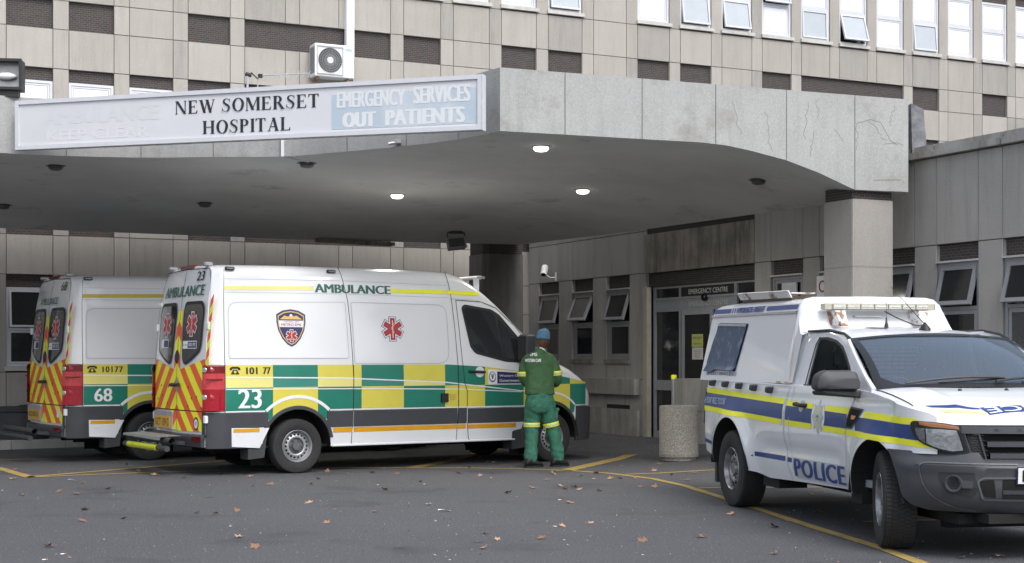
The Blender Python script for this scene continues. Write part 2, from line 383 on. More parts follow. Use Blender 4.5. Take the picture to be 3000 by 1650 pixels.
road_line([(2.1, 17.1), (2.96, 17.19), (4.6, 17.3)], .09, 'faint yellow cross line beneath the tail of the pickup')
road_line([(3.2, 13.6), (4.7, 13.9), (6.2, 14.2)], .10, 'faint yellow line beneath the front of the pickup')
# ---- kerb and pavement at left
pv = MB(); a = Vector((-12.5, 21.1)); c = Vector((-4.6, 27.0)); d = (c - a).normalized(); n = Vector((-d.y, d.x))
L_ = (c - a).length; k = 0; s = 0
Mk = Matrix.Rotation(math.atan2(d.y, d.x), 4, 'Z')
while s < L_:
    e = min(L_, s + .9); q = a + d * ((s + e) / 2) + n * .07
    T = Matrix.Translation((q.x, q.y, .072)) @ Mk; pv.obox(T, e - s - .012, .14, .144); s = e
ko = pv.build('kerb', M['kerb']); tag(ko, kind='structure')
pv = MB(); A = a + n * .142; B = c + n * .142
pv.add([(A.x, A.y, .14), (B.x, B.y, .14), (B.x - 1, B.y + 4, .14), (A.x - 4, A.y + 5, .14)], [(0, 1, 2, 3)])
po = pv.build('pavement', M['lconc']); tag(po, kind='structure')
# ------------------------------------------------------------------ hospital facade
hb = empty('hospital_building', (FP.x, FP.y, 0), FA, 'tall beige concrete block with ribbed panels, dark brick infills and white windows', 'building')
wall = MB(); bricks = hb    # wall slots 0 concrete 1 joint
def slab(mb, x0, x1, z0, z1, g_=.007, dep=.07, y=0.0):
    a, b_, c, d_ = x0 + g_, x1 - g_, z0 + g_, z1 - g_
    mb.add([(a, y, c), (b_, y, c), (b_, y, d_), (a, y, d_)], [(0, 1, 2, 3)], 0)
    mb.add([(a, y, c), (b_, y, c), (b_, y, d_), (a, y, d_), (a, y + dep, c), (b_, y + dep, c), (b_, y + dep, d_), (a, y + dep, d_)], [(0, 4, 5, 1), (1, 5, 6, 2), (2, 6, 7, 3), (3, 7, 4, 0)], 0)
    mb.add([(x0, y + .018, z0), (x1, y + .018, z0), (x1, y + .018, z1), (x0, y + .018, z1)], [(0, 1, 2, 3)], 1)
S0, MOD, PW = -.517, 1.0335, .765
def brick(mb, x0, x1, z0, z1, y=.065): q = MB(); q.add([(x0, y, z0), (x1, y, z0), (x1, y, z1), (x0, y, z1)], [(0, 1, 2, 3)]); q.build('brick_panel', M['brick'], mb)
TALL = {0: 1, 1: 1, 3: 1, 4: 2, 5: 2, 6: 1, 7: 1, 9: 1, 10: 1, 12: 1, 13: 1, 15: 1, 16: 2, 17: 2, 18: 1, 19: 1, 21: 1, 23: 1, -1: 1, -3: 1, 24: 1}
PLAIN_UP = {11, 2, -2}
storeys = [(-3.55, 'g'), (0.0, 'm'), (3.55, 'u')]
win_jobs = []
for base, tagc in storeys:
    for j in range(-5, 26):
        x0 = S0 + j * MOD; x1 = x0 + PW; x2 = x0 + MOD
        if tagc == 'g' and x0 > 9.2: continue
        zw0, zw1 = base + 4.90, base + 6.25
        # bands upward from window head
        tall = TALL.get(j, 0)
        zt0, zt1 = base + 7.15, base + 7.65
        zs = base + 4.80
        win = {'g': -2 <= j <= 8, 'm': -3 <= j <= 5 or j in (19, 20, 21, 22), 'u': 5 <= j <= 22 and j not in PLAIN_UP}[tagc]
        if win:
            brick(bricks, x0, x1, base + 6.25, base + 6.47)
            win_jobs.append((tagc, j, x0, x1, zw0, zw1))
        else:
            slab(wall, x0, x1, zs, base + 5.9); slab(wall, x0, x1, base + 5.9, base + 6.47)
        slab(wall, x0, x1, base + 6.47, zt0)
        if tall: brick(bricks, x0, x2 if tall == 2 else x1, zt0, zt1)
        else: slab(wall, x0, x1, zt0, zt1)
        if tagc == 'g' and base + 4.8 > 0: slab(wall, x0, x1, 0, zs); slab(wall, x1, x2, 0, zs)
        slab(wall, x0, x1, zt1, zs + 3.55)
        # pier
        slab(wall, x1, x2, zs, base + 6.47); slab(wall, x1, x2, base + 6.47, zt0)
        if tall != 2: slab(wall, x1, x2, zt0, zt1)
        slab(wall, x1, x2, zt1, zs + 3.55)
rw = random.Random(4)
wall.m = [(mi if mi == 1 else rw.choice((0, 0, 0, 2, 3))) if (k % 6 == 0) else mi for k, mi in enumerate(wall.m)]
wall.build('wall', [M['conc'], M['joint'], M['conc2'], M['conc3']], hb)
bk = MB(); bk.box(S0 - 5 * MOD, S0 + 26 * MOD, .22, .5, 0, 11.9); bk.build('core_wall', M['joint'], hb)
def window(par, x0, x1, z0, z1, fm, pane, open_top=0.0, open_bot=0.0, sill=True, transom=.5, y=.0, fw=.045, po_=None):
    f = MB(); yf = y + .03
    def fr(mb, a, b_, c, d_, w, ya, yb):
        mb.box(a, a + w, ya, yb, c, d_); mb.box(b_ - w, b_, ya, yb, c, d_); mb.box(a + w, b_ - w, ya, yb, c, c + w); mb.box(a + w, b_ - w, ya, yb, d_ - w, d_)
    fr(f, x0, x1, z0, z1, fw, yf, yf + .06); zm = z0 + (z1 - z0) * transom
    f.box(x0 + fw, x1 - fw, yf + .002, yf + .058, zm - fw / 2, zm + fw / 2)
    o = f.build('window', fm, par)
    for (c, d_, op) in ((z0 + fw, zm - fw / 2, open_bot), (zm + fw / 2, z1 - fw, open_top)):
        a, b_ = x0 + fw, x1 - fw; T = Matrix.Translation((0, yf + .01, d_)) @ Matrix.Rotation(-op, 4, 'X')
        s = MB(); w = .034 if fm is M['frame_w'] else .05
        fr(s, a + .004, b_ - .004, -(d_ - c) + .004, -.004, w, -.012 if op else .0, .03)
        s.v = [tuple(T @ Vector(p)) for p in s.v]; so = s.build('sash', fm, o)
        p = MB(); p.box(a + w + .009, b_ - w - .009, .006, .014, -(d_ - c) + w + .009, -w - .009); p.mi = 1; p.box(a + w, b_ - w, .010, .013, -(d_ - c) + w, -w); p.v = [tuple(T @ Vector(q)) for q in p.v]
        pm_ = (po_ or pane) if op else pane
        p.build('pane', [pm_, M['black']], o)
        if op:   # dim room behind an open sash
            r = MB(); r.box(a, b_, yf + .07, yf + .08, c, d_); r.build('opening', M['pane_dark'], o)
    if sill:
        s = MB(); s.box(x0 - .03, x1 + .05, y - .05, y + .10, z0 - .075, z0 - .004); s.build('sill', M['lintel'] if fm is M['frame_w'] else M['stain'], o)
    return o
OPEN_U = {10: (0, .13), 13: (0, .15), 14: (0, .17), 15: (.18, 0), 17: (0, .30), 19: (0, .09), 16: (0, .04)}
for tg, j, x0, x1, z0, z1 in win_jobs:
    if tg == 'u': window(hb, x0, x1, z0, z1, M['frame_w'], M['pane_sky'], *OPEN_U.get(j, (0, 0)), po_=M['pane_open'])
    elif tg == 'm': window(hb, x0, x1, z0, z1, M['frame_w'], M['pane_sky'], .12 if j == -1 else 0, 0)
    else: window(hb, x0, x1, z0, z1, M['frame_g'] if j > 2 else M['frame_w'], M['pane_dark'], .16 if j == 0 else 0, 0, transom=.47, po_=M['pane_dust'])
# ------------------------------------------------------------------ low wing with the entrance
wb = empty('hospital_wing', (WP.x, WP.y, 0), WA, 'low grey concrete wing with tilted windows and the emergency entrance', 'building')
wall = MB(); bricks = wb; ZB, ZT = -.1, 4.06
jn = [0, .447, 1.28, 1.82, 2.618, 3.121, 3.942, 4.40]
for i in range(0, 8):
    a = jn[i]; b_ = jn[i + 1] if i < 7 else 4.492
    isw = i in (1, 3, 5)
    slab(wall, a, b_, 2.95, 3.67); slab(wall, a, b_, 3.67, ZT)
    if isw: brick(bricks, a, b_, 2.72, 2.95); slab(wall, a, b_, 1.12, 1.42); slab(wall, a, b_, ZB, 1.12)
    else: slab(wall, a, b_, 1.12, 2.95); slab(wall, a, b_, ZB, 1.12)
brick(bricks, 4.52, 7.687, 2.70, 2.93)
jr = [7.687, 8.105, 8.892, 9.278, 10.06, 10.48, 11.268, 11.681, 12.426, 12.84, 13.60, 14.02, 14.8, 15.2, 16.0]
for i in range(len(jr) - 1):
    a, b_ = jr[i], jr[i + 1]; isw = i % 2 == 1
    slab(wall, a, b_, 2.94, ZT)
    if isw: brick(bricks, a, b_, 2.725, 2.94); slab(wall, a, b_, ZB, 1.42)
    else: slab(wall, a, b_, ZB, 2.94)
wall.build('wall', [M['conc_wing'], M['joint']], wb)
st = MB(); st.box(4.50, 7.68, -.03, .05, 2.94, 3.60); st.build('stained_panel', M['stain'], wb); st = MB(); st.box(4.50, 7.68, .03, .06, 3.604, ZT); st.build('painted_shadow_strip', M['black'], wb)  # flat black strip: the shadow under the soffit painted as colour
cp = MB()
x = -.3
while x < 16.2:
    cp.box(x + .006, x + 1.19, -.09, .30, 4.07, 4.155); cp.box(x + .006, x + 1.19, -.05, .30, 4.16, 4.225); x += 1.2
cp.build('coping', M['lconc'], wb)
bk = MB(); bk.box(-.2, 16.2, .30, .5, ZB, 4.05); bk.box(-.2, 16.2, .31, 6, 3.85, 4.0); bk.build('core_wall', M['joint'], wb)
for k, (i, op) in enumerate(((1, .25), (3, .40), (5, .30))):
    a, b_ = jn[i], jn[i + 1]
    window(wb, a + .01, b_ - .01, 1.47, 2.70, M['frame_g'], M['pane_dark'], op, 0, transom=.53, po_=M['pane_dust'])
    l = MB(); l.box(a, b_, -.02, .1, 2.702, 2.725); l.build('lintel', M['lintel'], wb)
for i, op in ((1, 0), (3, 0), (5, .24), (7, .24), (9, .27), (11, .22)):
    a, b_ = jr[i], jr[i + 1]
    o = window(wb, a + .01, b_ - .01, 1.47, 2.70, M['frame_g'], M['pane_dark'], op, 0, transom=.53, po_=M['pane_dust'])
    l = MB(); l.box(a, b_, -.02, .1, 2.702, 2.725); l.build('lintel', M['lintel'], wb)
vg = MB(); vg.box(8.38, 8.73, .0, .025, 2.36, 2.60); 
for k in range(9): vg.box(8.41, 8.70, -.008, .0, 2.385 + k * .022, 2.396 + k * .022)
vg.build('vent_grille', M['frame_w'], wb)
# recessed dark room pieces behind tilted sashes: warm glimpse
rm = MB(); rm.box(2.0, 2.6, .22, .24, 2.15, 2.4); rm.build('room_tiles', pm('tiled room wall', (.30, .26, .19), .6, var=.1), wb)
# bench slabs under the windows
bs = MB(); bs.box(1.6, 4.31, -.13, .0, .855, 1.13); bs.build('window_ledge', M['lconc'], wb)
bs = MB(); bs.box(1.6, 4.36, -.10, .02, ZB, .60); bs.build('plinth', M['lconc'], wb)
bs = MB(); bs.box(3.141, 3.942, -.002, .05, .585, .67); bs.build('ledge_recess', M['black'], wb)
# entrance
ent = MB(); gF = M['frame_g']
ent.box(4.50, 4.62, -.06, .03, ZB, 2.70); jamb = ent.build('jamb', pm('cream door jamb', (.38, .365, .31), .7, var=.15, vs=4), wb)
fr = MB(); Y0, Y1 = .06, .14
for a, b_ in ((4.64, 4.70), (5.449, 5.505), (7.057, 7.13), (7.63, 7.687)): fr.box(a, b_, Y0, Y1, .0, 2.69)
fr.box(4.70, 7.63, Y0 + .002, Y1, 2.66, 2.69)
for z0, z1 in ((2.47, 2.505), (2.27, 2.30)): fr.box(4.70, 5.449, Y0 + .002, Y1, z0, z1); fr.box(5.505, 7.057, Y0 + .002, Y1, z0, z1); fr.box(7.13, 7.63, Y0 + .002, Y1, z0, z1)
fr.box(4.70, 5.449, Y0 + .002, Y1, .95, 1.12); fr.box(4.70, 5.449, Y0 + .002, Y1, .0, .26); fr.box(4.70, 5.449, Y0 + .02, Y1 - .02, 2.302, 2.47)
fr.box(5.505, 7.057, Y0 + .02, Y1 - .02, 2.302, 2.47); fr.box(7.13, 7.63, Y0 + .002, Y1, .0, .26)
fr.build('door_frame', gF, wb)
dr = MB(); dr.box(5.60, 5.671, .02, .055, .1, 2.27); dr.box(6.43, 6.50, .02, .055, .1, 2.27); dr.box(5.671, 6.43, .022, .053, 2.2, 2.27); dr.box(5.671, 6.43, .022, .053, .1, .25)
sd = dr.build('sliding_door', gF, wb)
dr = MB(); dr.box(5.671, 6.43, .033, .04, .25, 2.2); dr.build('pane', M['pane_dust'], sd)
dr = MB(); dr.box(6.60, 6.67, .02, .055, .1, 2.27); dr.box(6.98, 7.05, .02, .055, .1, 2.27); dr.box(6.67, 6.98, .022, .053, 2.2, 2.27); sd2 = dr.build('sliding_door', gF, wb)
dr = MB(); dr.box(6.67, 6.98, .033, .04, .1, 2.2); dr.build('pane', M['pane_dust'], sd2)
gl = MB(); gl.box(4.70, 5.449, .095, .105, .26, 2.27); gl.box(4.70, 5.449, .095, .105, 2.505, 2.66); gl.box(7.13, 7.63, .095, .105, .26, 2.66); gl.build('pane', M['pane_dark'], wb)
gl = MB(); gl.box(5.505, 7.057, .07, .08, 2.505, 2.66); tp = gl.build('sign_panel', M['black'], wb)
tx = MB(); mp = lambda x, z: (x, .066, z); text_on(tx, 'EMERGENCY CENTRE', mp, 5.74, 6.88, 2.540, 2.620, bold=.02); tx.build('lettering', pm('white lettering', (.62, .63, .62), .5), tp)
tx = MB(); mp = lambda x, z: (x, .076, z); text_on(tx, 'EMERGENCY CENTRE', mp, 5.73, 6.87, 2.342, 2.418, bold=.02); tx.build('lettering', pm('frosted lettering', (.50, .51, .52), .5), wb)
cm = MB(); cm.lathe([(.0, -.05), (.05, -.045), (.06, 0), (.06, .02)], 12, Matrix.Translation((6.25, .03, 2.47)) @ Matrix.Rotation(PI / 2, 4, 'X')); cm.build('door_sensor', M['black'], wb, smooth=True)
nt_ = MB(); nt_.box(5.91, 6.24, .017, .02, 1.675, 1.88); n1 = nt_.build('notice', pm('yellow paper', (.42, .44, .13), .7, var=.1), sd); n1['label'] = 'yellow notice'
tx = MB(); mp = lambda x, z: (x, .0155, z); text_on(tx, 'EMS ONLY', mp, 5.95, 6.20, 1.80, 1.84); text_on(tx, 'ADMISSION ONLY', mp, 5.95, 6.20, 1.715, 1.735); tx.build('notice_text', M['ink'], n1)
nt_ = MB(); nt_.box(5.92, 6.24, .017, .02, 1.47, 1.665); n1 = nt_.build('notice', pm('white paper', (.5, .5, .5), .7), sd); n1['label'] = 'white notice'
tx = MB(); mp = lambda x, z: (x, .0155, z)
for k in range(5): tx.box(5.97 + .01 * k, 6.19 - .012 * k, .015, .016, 1.62 - .028 * k, 1.628 - .028 * k)
tx.build('notice_text', pm('grey print', (.2, .2, .2), .7), n1)
# mat of dark interior behind the doors
it = MB(); it.box(4.64, 7.68, .25, .27, 0, 2.7); it.build('lobby', M['pane_dark'], wb)
# ring sign near pillar
sg = MB(); sg.box(9.25, 9.53, -.03, -.01, 2.36, 2.66); so = sg.build('notice_board', M['whitepl']); so.location = (WP.x, WP.y, 0); so.rotation_euler = (0, 0, WA)
tag(so, 'white no entry notice with a red ring, half behind the right pillar', 'sign')
rg = MB(); rg.lathe([(.085, 0), (.085, .004), (.062, .004), (.062, 0)], 24, Matrix.Translation((9.39, -.032, 2.51)) @ Matrix.Rotation(PI / 2, 4, 'X')); rg.build('ring', M['redm'], so)
# camera on the wing
cc = empty('security_camera', (*V2(WP, WD, 1.17, 0.0), 3.05), WA, 'white security camera on a bracket above the three tilted windows', 'security camera')
c1 = MB(); c1.box(-.02, .02, -.03, .0, -.10, .10); c1.tube([(0, -.02, -.02), (0, -.16, -.03), (-.02, -.24, .02)], .018, 8); c1.build('bracket', M['whitepl'], cc, smooth=True)
cc.scale = (.8, .8, .8); Tc = Matrix.Translation((-.10, -.27, .14)) @ Matrix.Rotation(.9, 4, 'Z') @ Matrix.Rotation(PI / 2 - .15, 4, 'X') @ Matrix.Rotation(.95, 4, 'X')
c1 = MB(); c1.lathe([(0, -.14), (.075, -.14), (.08, -.13), (.08, .15), (.074, .16), (.066, .155), (.06, .14)], 20, Tc); c1.build('housing', M['whitepl'], cc, smooth=True)
c1 = MB(); c1.lathe([(0, .135), (.058, .138)], 20, Tc); c1.lathe([(0, .142), (.03, .141)], 16, Tc); c1.build('lens', M['black'], cc, smooth=True)
# ------------------------------------------------------------------ canopy
def dpx(x, d): return (x - 1288) / 3750 * d
arc = [(dpx(-760, 15.4), 15.4), (dpx(-420, 17.0), 17.0), (dpx(-200, 17.9), 17.9), (dpx(0, 18.7), 18.7), (dpx(167, 19.0), 19.0), (dpx(355, 19.15), 19.15), (dpx(537, 19.1), 19.1), (dpx(713, 19.05), 19.05), (dpx(859, 18.63), 18.63), (dpx(1023, 18.1), 18.1), (dpx(1155, 17.54), 17.54), (-.135, 16.9)]
AB = Vector((5.185, 2.1)); ABl = AB.length; AB.normalize()
zprof = [(0, 4.07), (2.6, 4.08), (2.95, 4.062), (3.29, 4.015), (3.77, 3.928), (4.25, 3.794), (4.74, 3.62), (4.8, 3.606), (5.6, 3.612)]
front = [(x, y, 4.07) for x, y in arc]
# smooth the arc
def catm(P, n):
    out = []
    for i in range(len(P) - 1):
        p0 = Vector(P[max(i - 1, 0)]); p1 = Vector(P[i]); p2 = Vector(P[i + 1]); p3 = Vector(P[min(i + 2, len(P) - 1)])
        for k in range(n):
            t = k / n; out.append(.5 * ((2 * p1) + (-p0 + p2) * t + (2 * p0 - 5 * p1 + 4 * p2 - p3) * t * t + (-p0 + 3 * p1 - 3 * p2 + p3) * t ** 3))
    out.append(Vector(P[-1])); return out
front = catm(front, 4)
nA = len(front)
for s in [.4, .8, 1.2, 1.6, 2.0, 2.4, 2.6, 2.8, 2.95, 3.1, 3.29, 3.5, 3.77, 4.0, 4.25, 4.5, 4.74, 4.8, 5.2, ABl]:
    front.append(Vector((-.135 + AB.x * s, 16.9 + AB.y * s, interp(zprof, s))))
ZTOP = 4.79
backl = [(-13.5, 21.2), (-8.3, 24.15), (-3.55, 26.6), (.16, 27.7), (2.0, 24.75), (4.25, 20.5), (5.08, 19.36)]
# match by arclength, anchored: arc start -> (-13.5..), A -> (.16..), B -> end
def pl(P, t):
    P = [Vector(p) for p in P]; Ls = [(b_ - a).length for a, b_ in zip(P, P[1:])]; T = t * sum(Ls)
    for a, b_, l in zip(P, P[1:], Ls):
        if T <= l: return a.lerp(b_, T / l)
        T -= l
    return P[-1]
def arcl(P):
    c = [0.0]
    for a, b_ in zip(P, P[1:]): c.append(c[-1] + (b_ - a).length)
    return [x / c[-1] for x in c]
tl = arcl(front[:nA]); tr_ = arcl(front[nA - 1:])
back = [pl(backl[:4], t) for t in tl] + [pl(backl[3:], t) for t in tr_[1:]]
cn = empty('entrance_canopy', (0, 0, 0), 0, 'large grey concrete entrance canopy with curved soffit over the ambulances', 'canopy')
def soff(f, b_, v): # v 0 front 1 back
    zb = 3.60; z = zb + (f.z - zb) * (1 - v ** 1.8); p = Vector((f.x, f.y)).lerp(b_, v); return (p.x, p.y, z)
NV = 14
sf = MB(); sf.grid([[soff(f, b_, v / NV) for v in range(NV + 1)] for f, b_ in zip(front, back)]); sf.build('soffit', M['soffit'], cn, smooth=True, angle=1.2)
rf = MB(); rf.grid([[(f.x, f.y, ZTOP), (b_.x, b_.y, ZTOP)] for f, b_ in zip(front, back)]); rf.grid([[(b_.x, b_.y, 3.60), (b_.x, b_.y, ZTOP)] for b_ in back]); rf.grid([[(f.x, f.y, f.z), (f.x, f.y, ZTOP)] for f in (front[-1], Vector((back[-1].x, back[-1].y, 3.6)))]); rf.build('roof_slab', M['fascia'], cn)
fa = MB(); fa.grid([[(f.x + .0, f.y - .004, lerp(f.z, ZTOP, k / 6)) for k in range(7)] for f in front]); fo = fa.build('fascia', M['fascia'], cn, smooth=True, angle=.25)
# joints on the fascia
jt = MB()
def ab(s, z, off=.006): return (-.135 + AB.x * s + AB.y * off, 16.9 + AB.y * s - AB.x * off, z)
def arcp(px):
    for p, q in zip(front[:nA], front[1:nA]):
        a, b_ = 1288 + 3750 * p.x / p.y, 1288 + 3750 * q.x / q.y
        if a <= px <= b_: t = (px - a) / (b_ - a); return p.lerp(q, t), (q - p).normalized()
for px in (167, 355, 537, 713, 874, 1023, 1155):
    p, d = arcp(px); n = Vector((d.y, -d.x)) * .007; w = Vector((d.x, d.y)) * .006
    jt.add([(p.x + n.x - w.x, p.y + n.y - w.y, 4.07), (p.x + n.x + w.x, p.y + n.y + w.y, 4.07), (p.x + n.x + w.x, p.y + n.y + w.y, ZTOP), (p.x + n.x - w.x, p.y + n.y - w.y, ZTOP)], [(0, 1, 2, 3)])
abpx = lambda px: [t for t in [(lambda r: (r * 16.9 + .135) / (AB.x - r * AB.y))((px - 1288) / 3750)]][0]
for px in (1421, 1615, 1800, 1978, 2150):
    s = abpx(px); z = interp(zprof, s); jt.add([ab(s - .006, z), ab(s + .006, z), ab(s + .006, ZTOP), ab(s - .006, ZTOP)], [(0, 1, 2, 3)])
jt.build('fascia_joint', M['fasc_joint'], cn)
ck = MB(); rnd = random.Random(3)
def crack(px, z0, z1, wob=.05, drift=0):
    s = abpx(px); n = 8; pts = []
    for k in range(n + 1): pts.append((s + drift * k / n + rnd.uniform(-wob, wob) * .5, lerp(z0, z1, k / n)))
    stroke(ck, pts, .009, lambda a, z: ab(a, z, .005), sub=.3)
crack(1843, 4.6, 4.2, .06, .12); crack(1925, 4.5, 4.02, .06, .08); crack(2032, 4.66, 4.2, .05, -.05); crack(2045, 4.3, 4.0, .05, -.05); crack(2055, 4.7, 4.45, .05, .02); crack(2100, 4.35, 4.2, .05, .1); crack(2182, 4.5, 4.25, .08, .25); crack(2155, 4.45, 4.1, .04, .0); crack(2250, 4.7, 4.45, .06, -.08)
s = abpx(2190); stroke(ck, [(s - .2, 4.44), (s, 4.5), (s + .15, 4.47), (s + .3, 4.25), (s + .4, 4.2)], .012, lambda a, z: ab(a, z, .005), sub=.3)
s = abpx(2240); stroke(ck, [(s - .25, 3.74), (s - .05, 3.75), (s + .15, 3.76)], .014, lambda a, z: ab(a, z, .005), sub=.3); stroke(ck, [(s - .1, 4.2), (s + .1, 4.23), (s + .2, 4.2)], .009, lambda a, z: ab(a, z, .005), sub=.3)
ck.build('crack', M['crack'], cn)
# pillars (children of the canopy)
def pillar(cx, cy, hw, hd, ch, rot, z1=3.50):
    p = MB(); a, b_ = hw, hd
    base_ = [(-a + ch, -b_), (a - ch, -b_), (a, -b_ + ch), (a, b_ - ch), (a - ch, b_), (-a + ch, b_), (-a, b_ - ch), (-a, -b_ + ch)]
    R = Matrix(); cx0, cy0 = cx, cy; cx = cy = 0
    for z0, zz in ((-.05, 1.42), (1.43, 2.64), (2.65, z1)):
        p.prism(base_, Matrix.Translation((cx, cy, z0)) @ R, zz - z0, 0)
    inner = [(x * .985, y * .985) for x, y in base_]; p.prism(inner, Matrix.Translation((cx, cy, 0)) @ R, z1 - .01, 0)
    po_ = p.build('pillar', M['pillar'] if z1 > 3.45 else pm('grimy pillar concrete with painted shade', (.17, .165, .155), .9, var=.1, streak=.4, rib=.5, ribf=50), cn)  # rear pillar: canopy shade put into a darker base colour, plus grime streaks
    q = MB(); inner = [(x * .96, y * .96) for x, y in base_]; q.prism(inner, Matrix.Translation((cx, cy, z1 - .004)) @ R, 3.66 - z1); q.build('brick_collar', M['brick'], po_); po_.location = (cx0, cy0, 0); po_.rotation_euler = (0, 0, rot)
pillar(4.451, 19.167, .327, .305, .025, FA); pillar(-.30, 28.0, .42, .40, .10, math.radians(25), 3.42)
# roof membrane upstand behind the right end of the fascia
um = MB(); um.add([(5.20, 19.35, 4.05), (5.42, 19.42, 4.05), (5.36, 19.42, 4.74), (5.18, 19.35, 4.80), (5.2, 19.7, 4.05), (5.44, 19.75, 4.05), (5.36, 19.75, 4.74), (5.18, 19.7, 4.8)], [(0, 1, 2, 3), (4, 7, 6, 5), (0, 4, 5, 1), (1, 5, 6, 2), (2, 6, 7, 3), (3, 7, 4, 0)]); um.build('membrane_upstand', pm('torn grey roof membrane', (.16, .165, .18), .7, var=.4, vs=9, bump=.4, bs=30), cn)
# ---- sign
SR = Vector((dpx(1213, 16.55), 16.55)); SL = Vector((dpx(40, 18.63), 18.63)); sd_ = (SR - SL); SLn = sd_.length; sd_.normalize()
sgn = empty('entrance_sign', (SL.x, SL.y, 4.03), math.atan2(sd_.y, sd_.x), 'long white sign box with hospital name and faded blue lettering on the canopy', 'sign')
zs0 = lambda x: lerp(.063, .0, x / SLn); zs1 = lambda x: lerp(.675, .615, x / SLn)
def smap(y): return lambda x, t: (x, y, lerp(zs0(x), zs1(x), t))
bx = MB(); mp0 = smap(0); mp1 = smap(.11)
c = [mp0(0, 0), mp0(SLn, 0), mp0(SLn, 1), mp0(0, 1), mp1(0, 0), mp1(SLn, 0), mp1(SLn, 1), mp1(0, 1)]
bx.add(c, [(0, 3, 2, 1)[::-1], (4, 5, 6, 7)[::-1], (0, 4, 5, 1), (1, 5, 6, 2), (2, 6, 7, 3), (3, 7, 4, 0)]); bx.build('sign_box', pm('aged sign acrylic', (.63, .64, .675), .4, coat=.2, var=.03, vs=1.5, dirt=((.66, .64, .645), 1.2, .5, .8)), sgn)
fb = MB(); w = .05
for (xa, xb, ta, tb) in ((0, SLn, 0, w / .61), (0, SLn, 1 - w / .61, 1), (0, w, w / .61, 1 - w / .61), (SLn - w, SLn, w / .61, 1 - w / .61)):
    for ya, yb in ((-.02, .0),):
        P = [smap(ya)(xa, ta), smap(ya)(xb, ta), smap(ya)(xb, tb), smap(ya)(xa, tb), smap(yb)(xa, ta), smap(yb)(xb, ta), smap(yb)(xb, tb), smap(yb)(xa, tb)]
        fb.add(P, [(0, 1, 2, 3), (4, 7, 6, 5), (0, 4, 5, 1), (1, 5, 6, 2), (2, 6, 7, 3), (3, 7, 4, 0)])
fb.v += [(x_, y_, z_) for x_, y_, z_ in []]
fb.build('sign_frame', M['frame_w'], sgn)
se = MB(); P = [(SLn + .003, -.02, -.003), (SLn + .003, .11, -.003), (SLn + .003, .11, .62), (SLn + .003, -.02, .62)]; se.add(P, [(0, 1, 2, 3)]); se.build('end_cap', M['frame_w'], sgn)
ppx = lambda px: [(lambda r: (r * SL.y - SL.x) / (sd_.x - r * sd_.y))((px - 1288) / 3750)][0]
bp_ = MB(); strip(bp_, ppx(835), SLn - w, .125, .77, smap(-.003), n=4, m=1); bp_.build('blue_panel', pm('faded blue film', (.44, .52, .60), .4, dirt=((.56, .61, .66), 1.6, .45, .65), coat=.2), sgn)
tx = MB(); [text_on(tx, w_, smap(-.0045), ppx(a), ppx(b_), t0, t1, bold=bo_, sp=1.05) for w_, a, b_, t0, t1, bo_ in (('OUT', 862, 946, .15, .43, .055), ('PATIENTS', 970, 1170, .15, .44, .045), ('EMERGENCY', 848, 1020, .52, .82, .028), ('SERVICES', 1040, 1184, .53, .84, .032))]
tx.build('faded_lettering', pm('faded white lettering', (.70, .72, .74), .5), sgn)
tx = MB(); text_on(tx, 'KEEP CLEAR', smap(-.0006), ppx(118), ppx(375), .16, .37, bold=.03); tx.build('ghost_lettering', pm('ghost lettering', (.685, .685, .71), .5), sgn)
tx = MB(); text_on(tx, 'AMBULANCE', smap(-.0006), ppx(110), ppx(400), .48, .78, bold=.03); tx.build('ghost_lettering', pm('ghost lettering faint', (.618, .628, .665), .5), sgn)
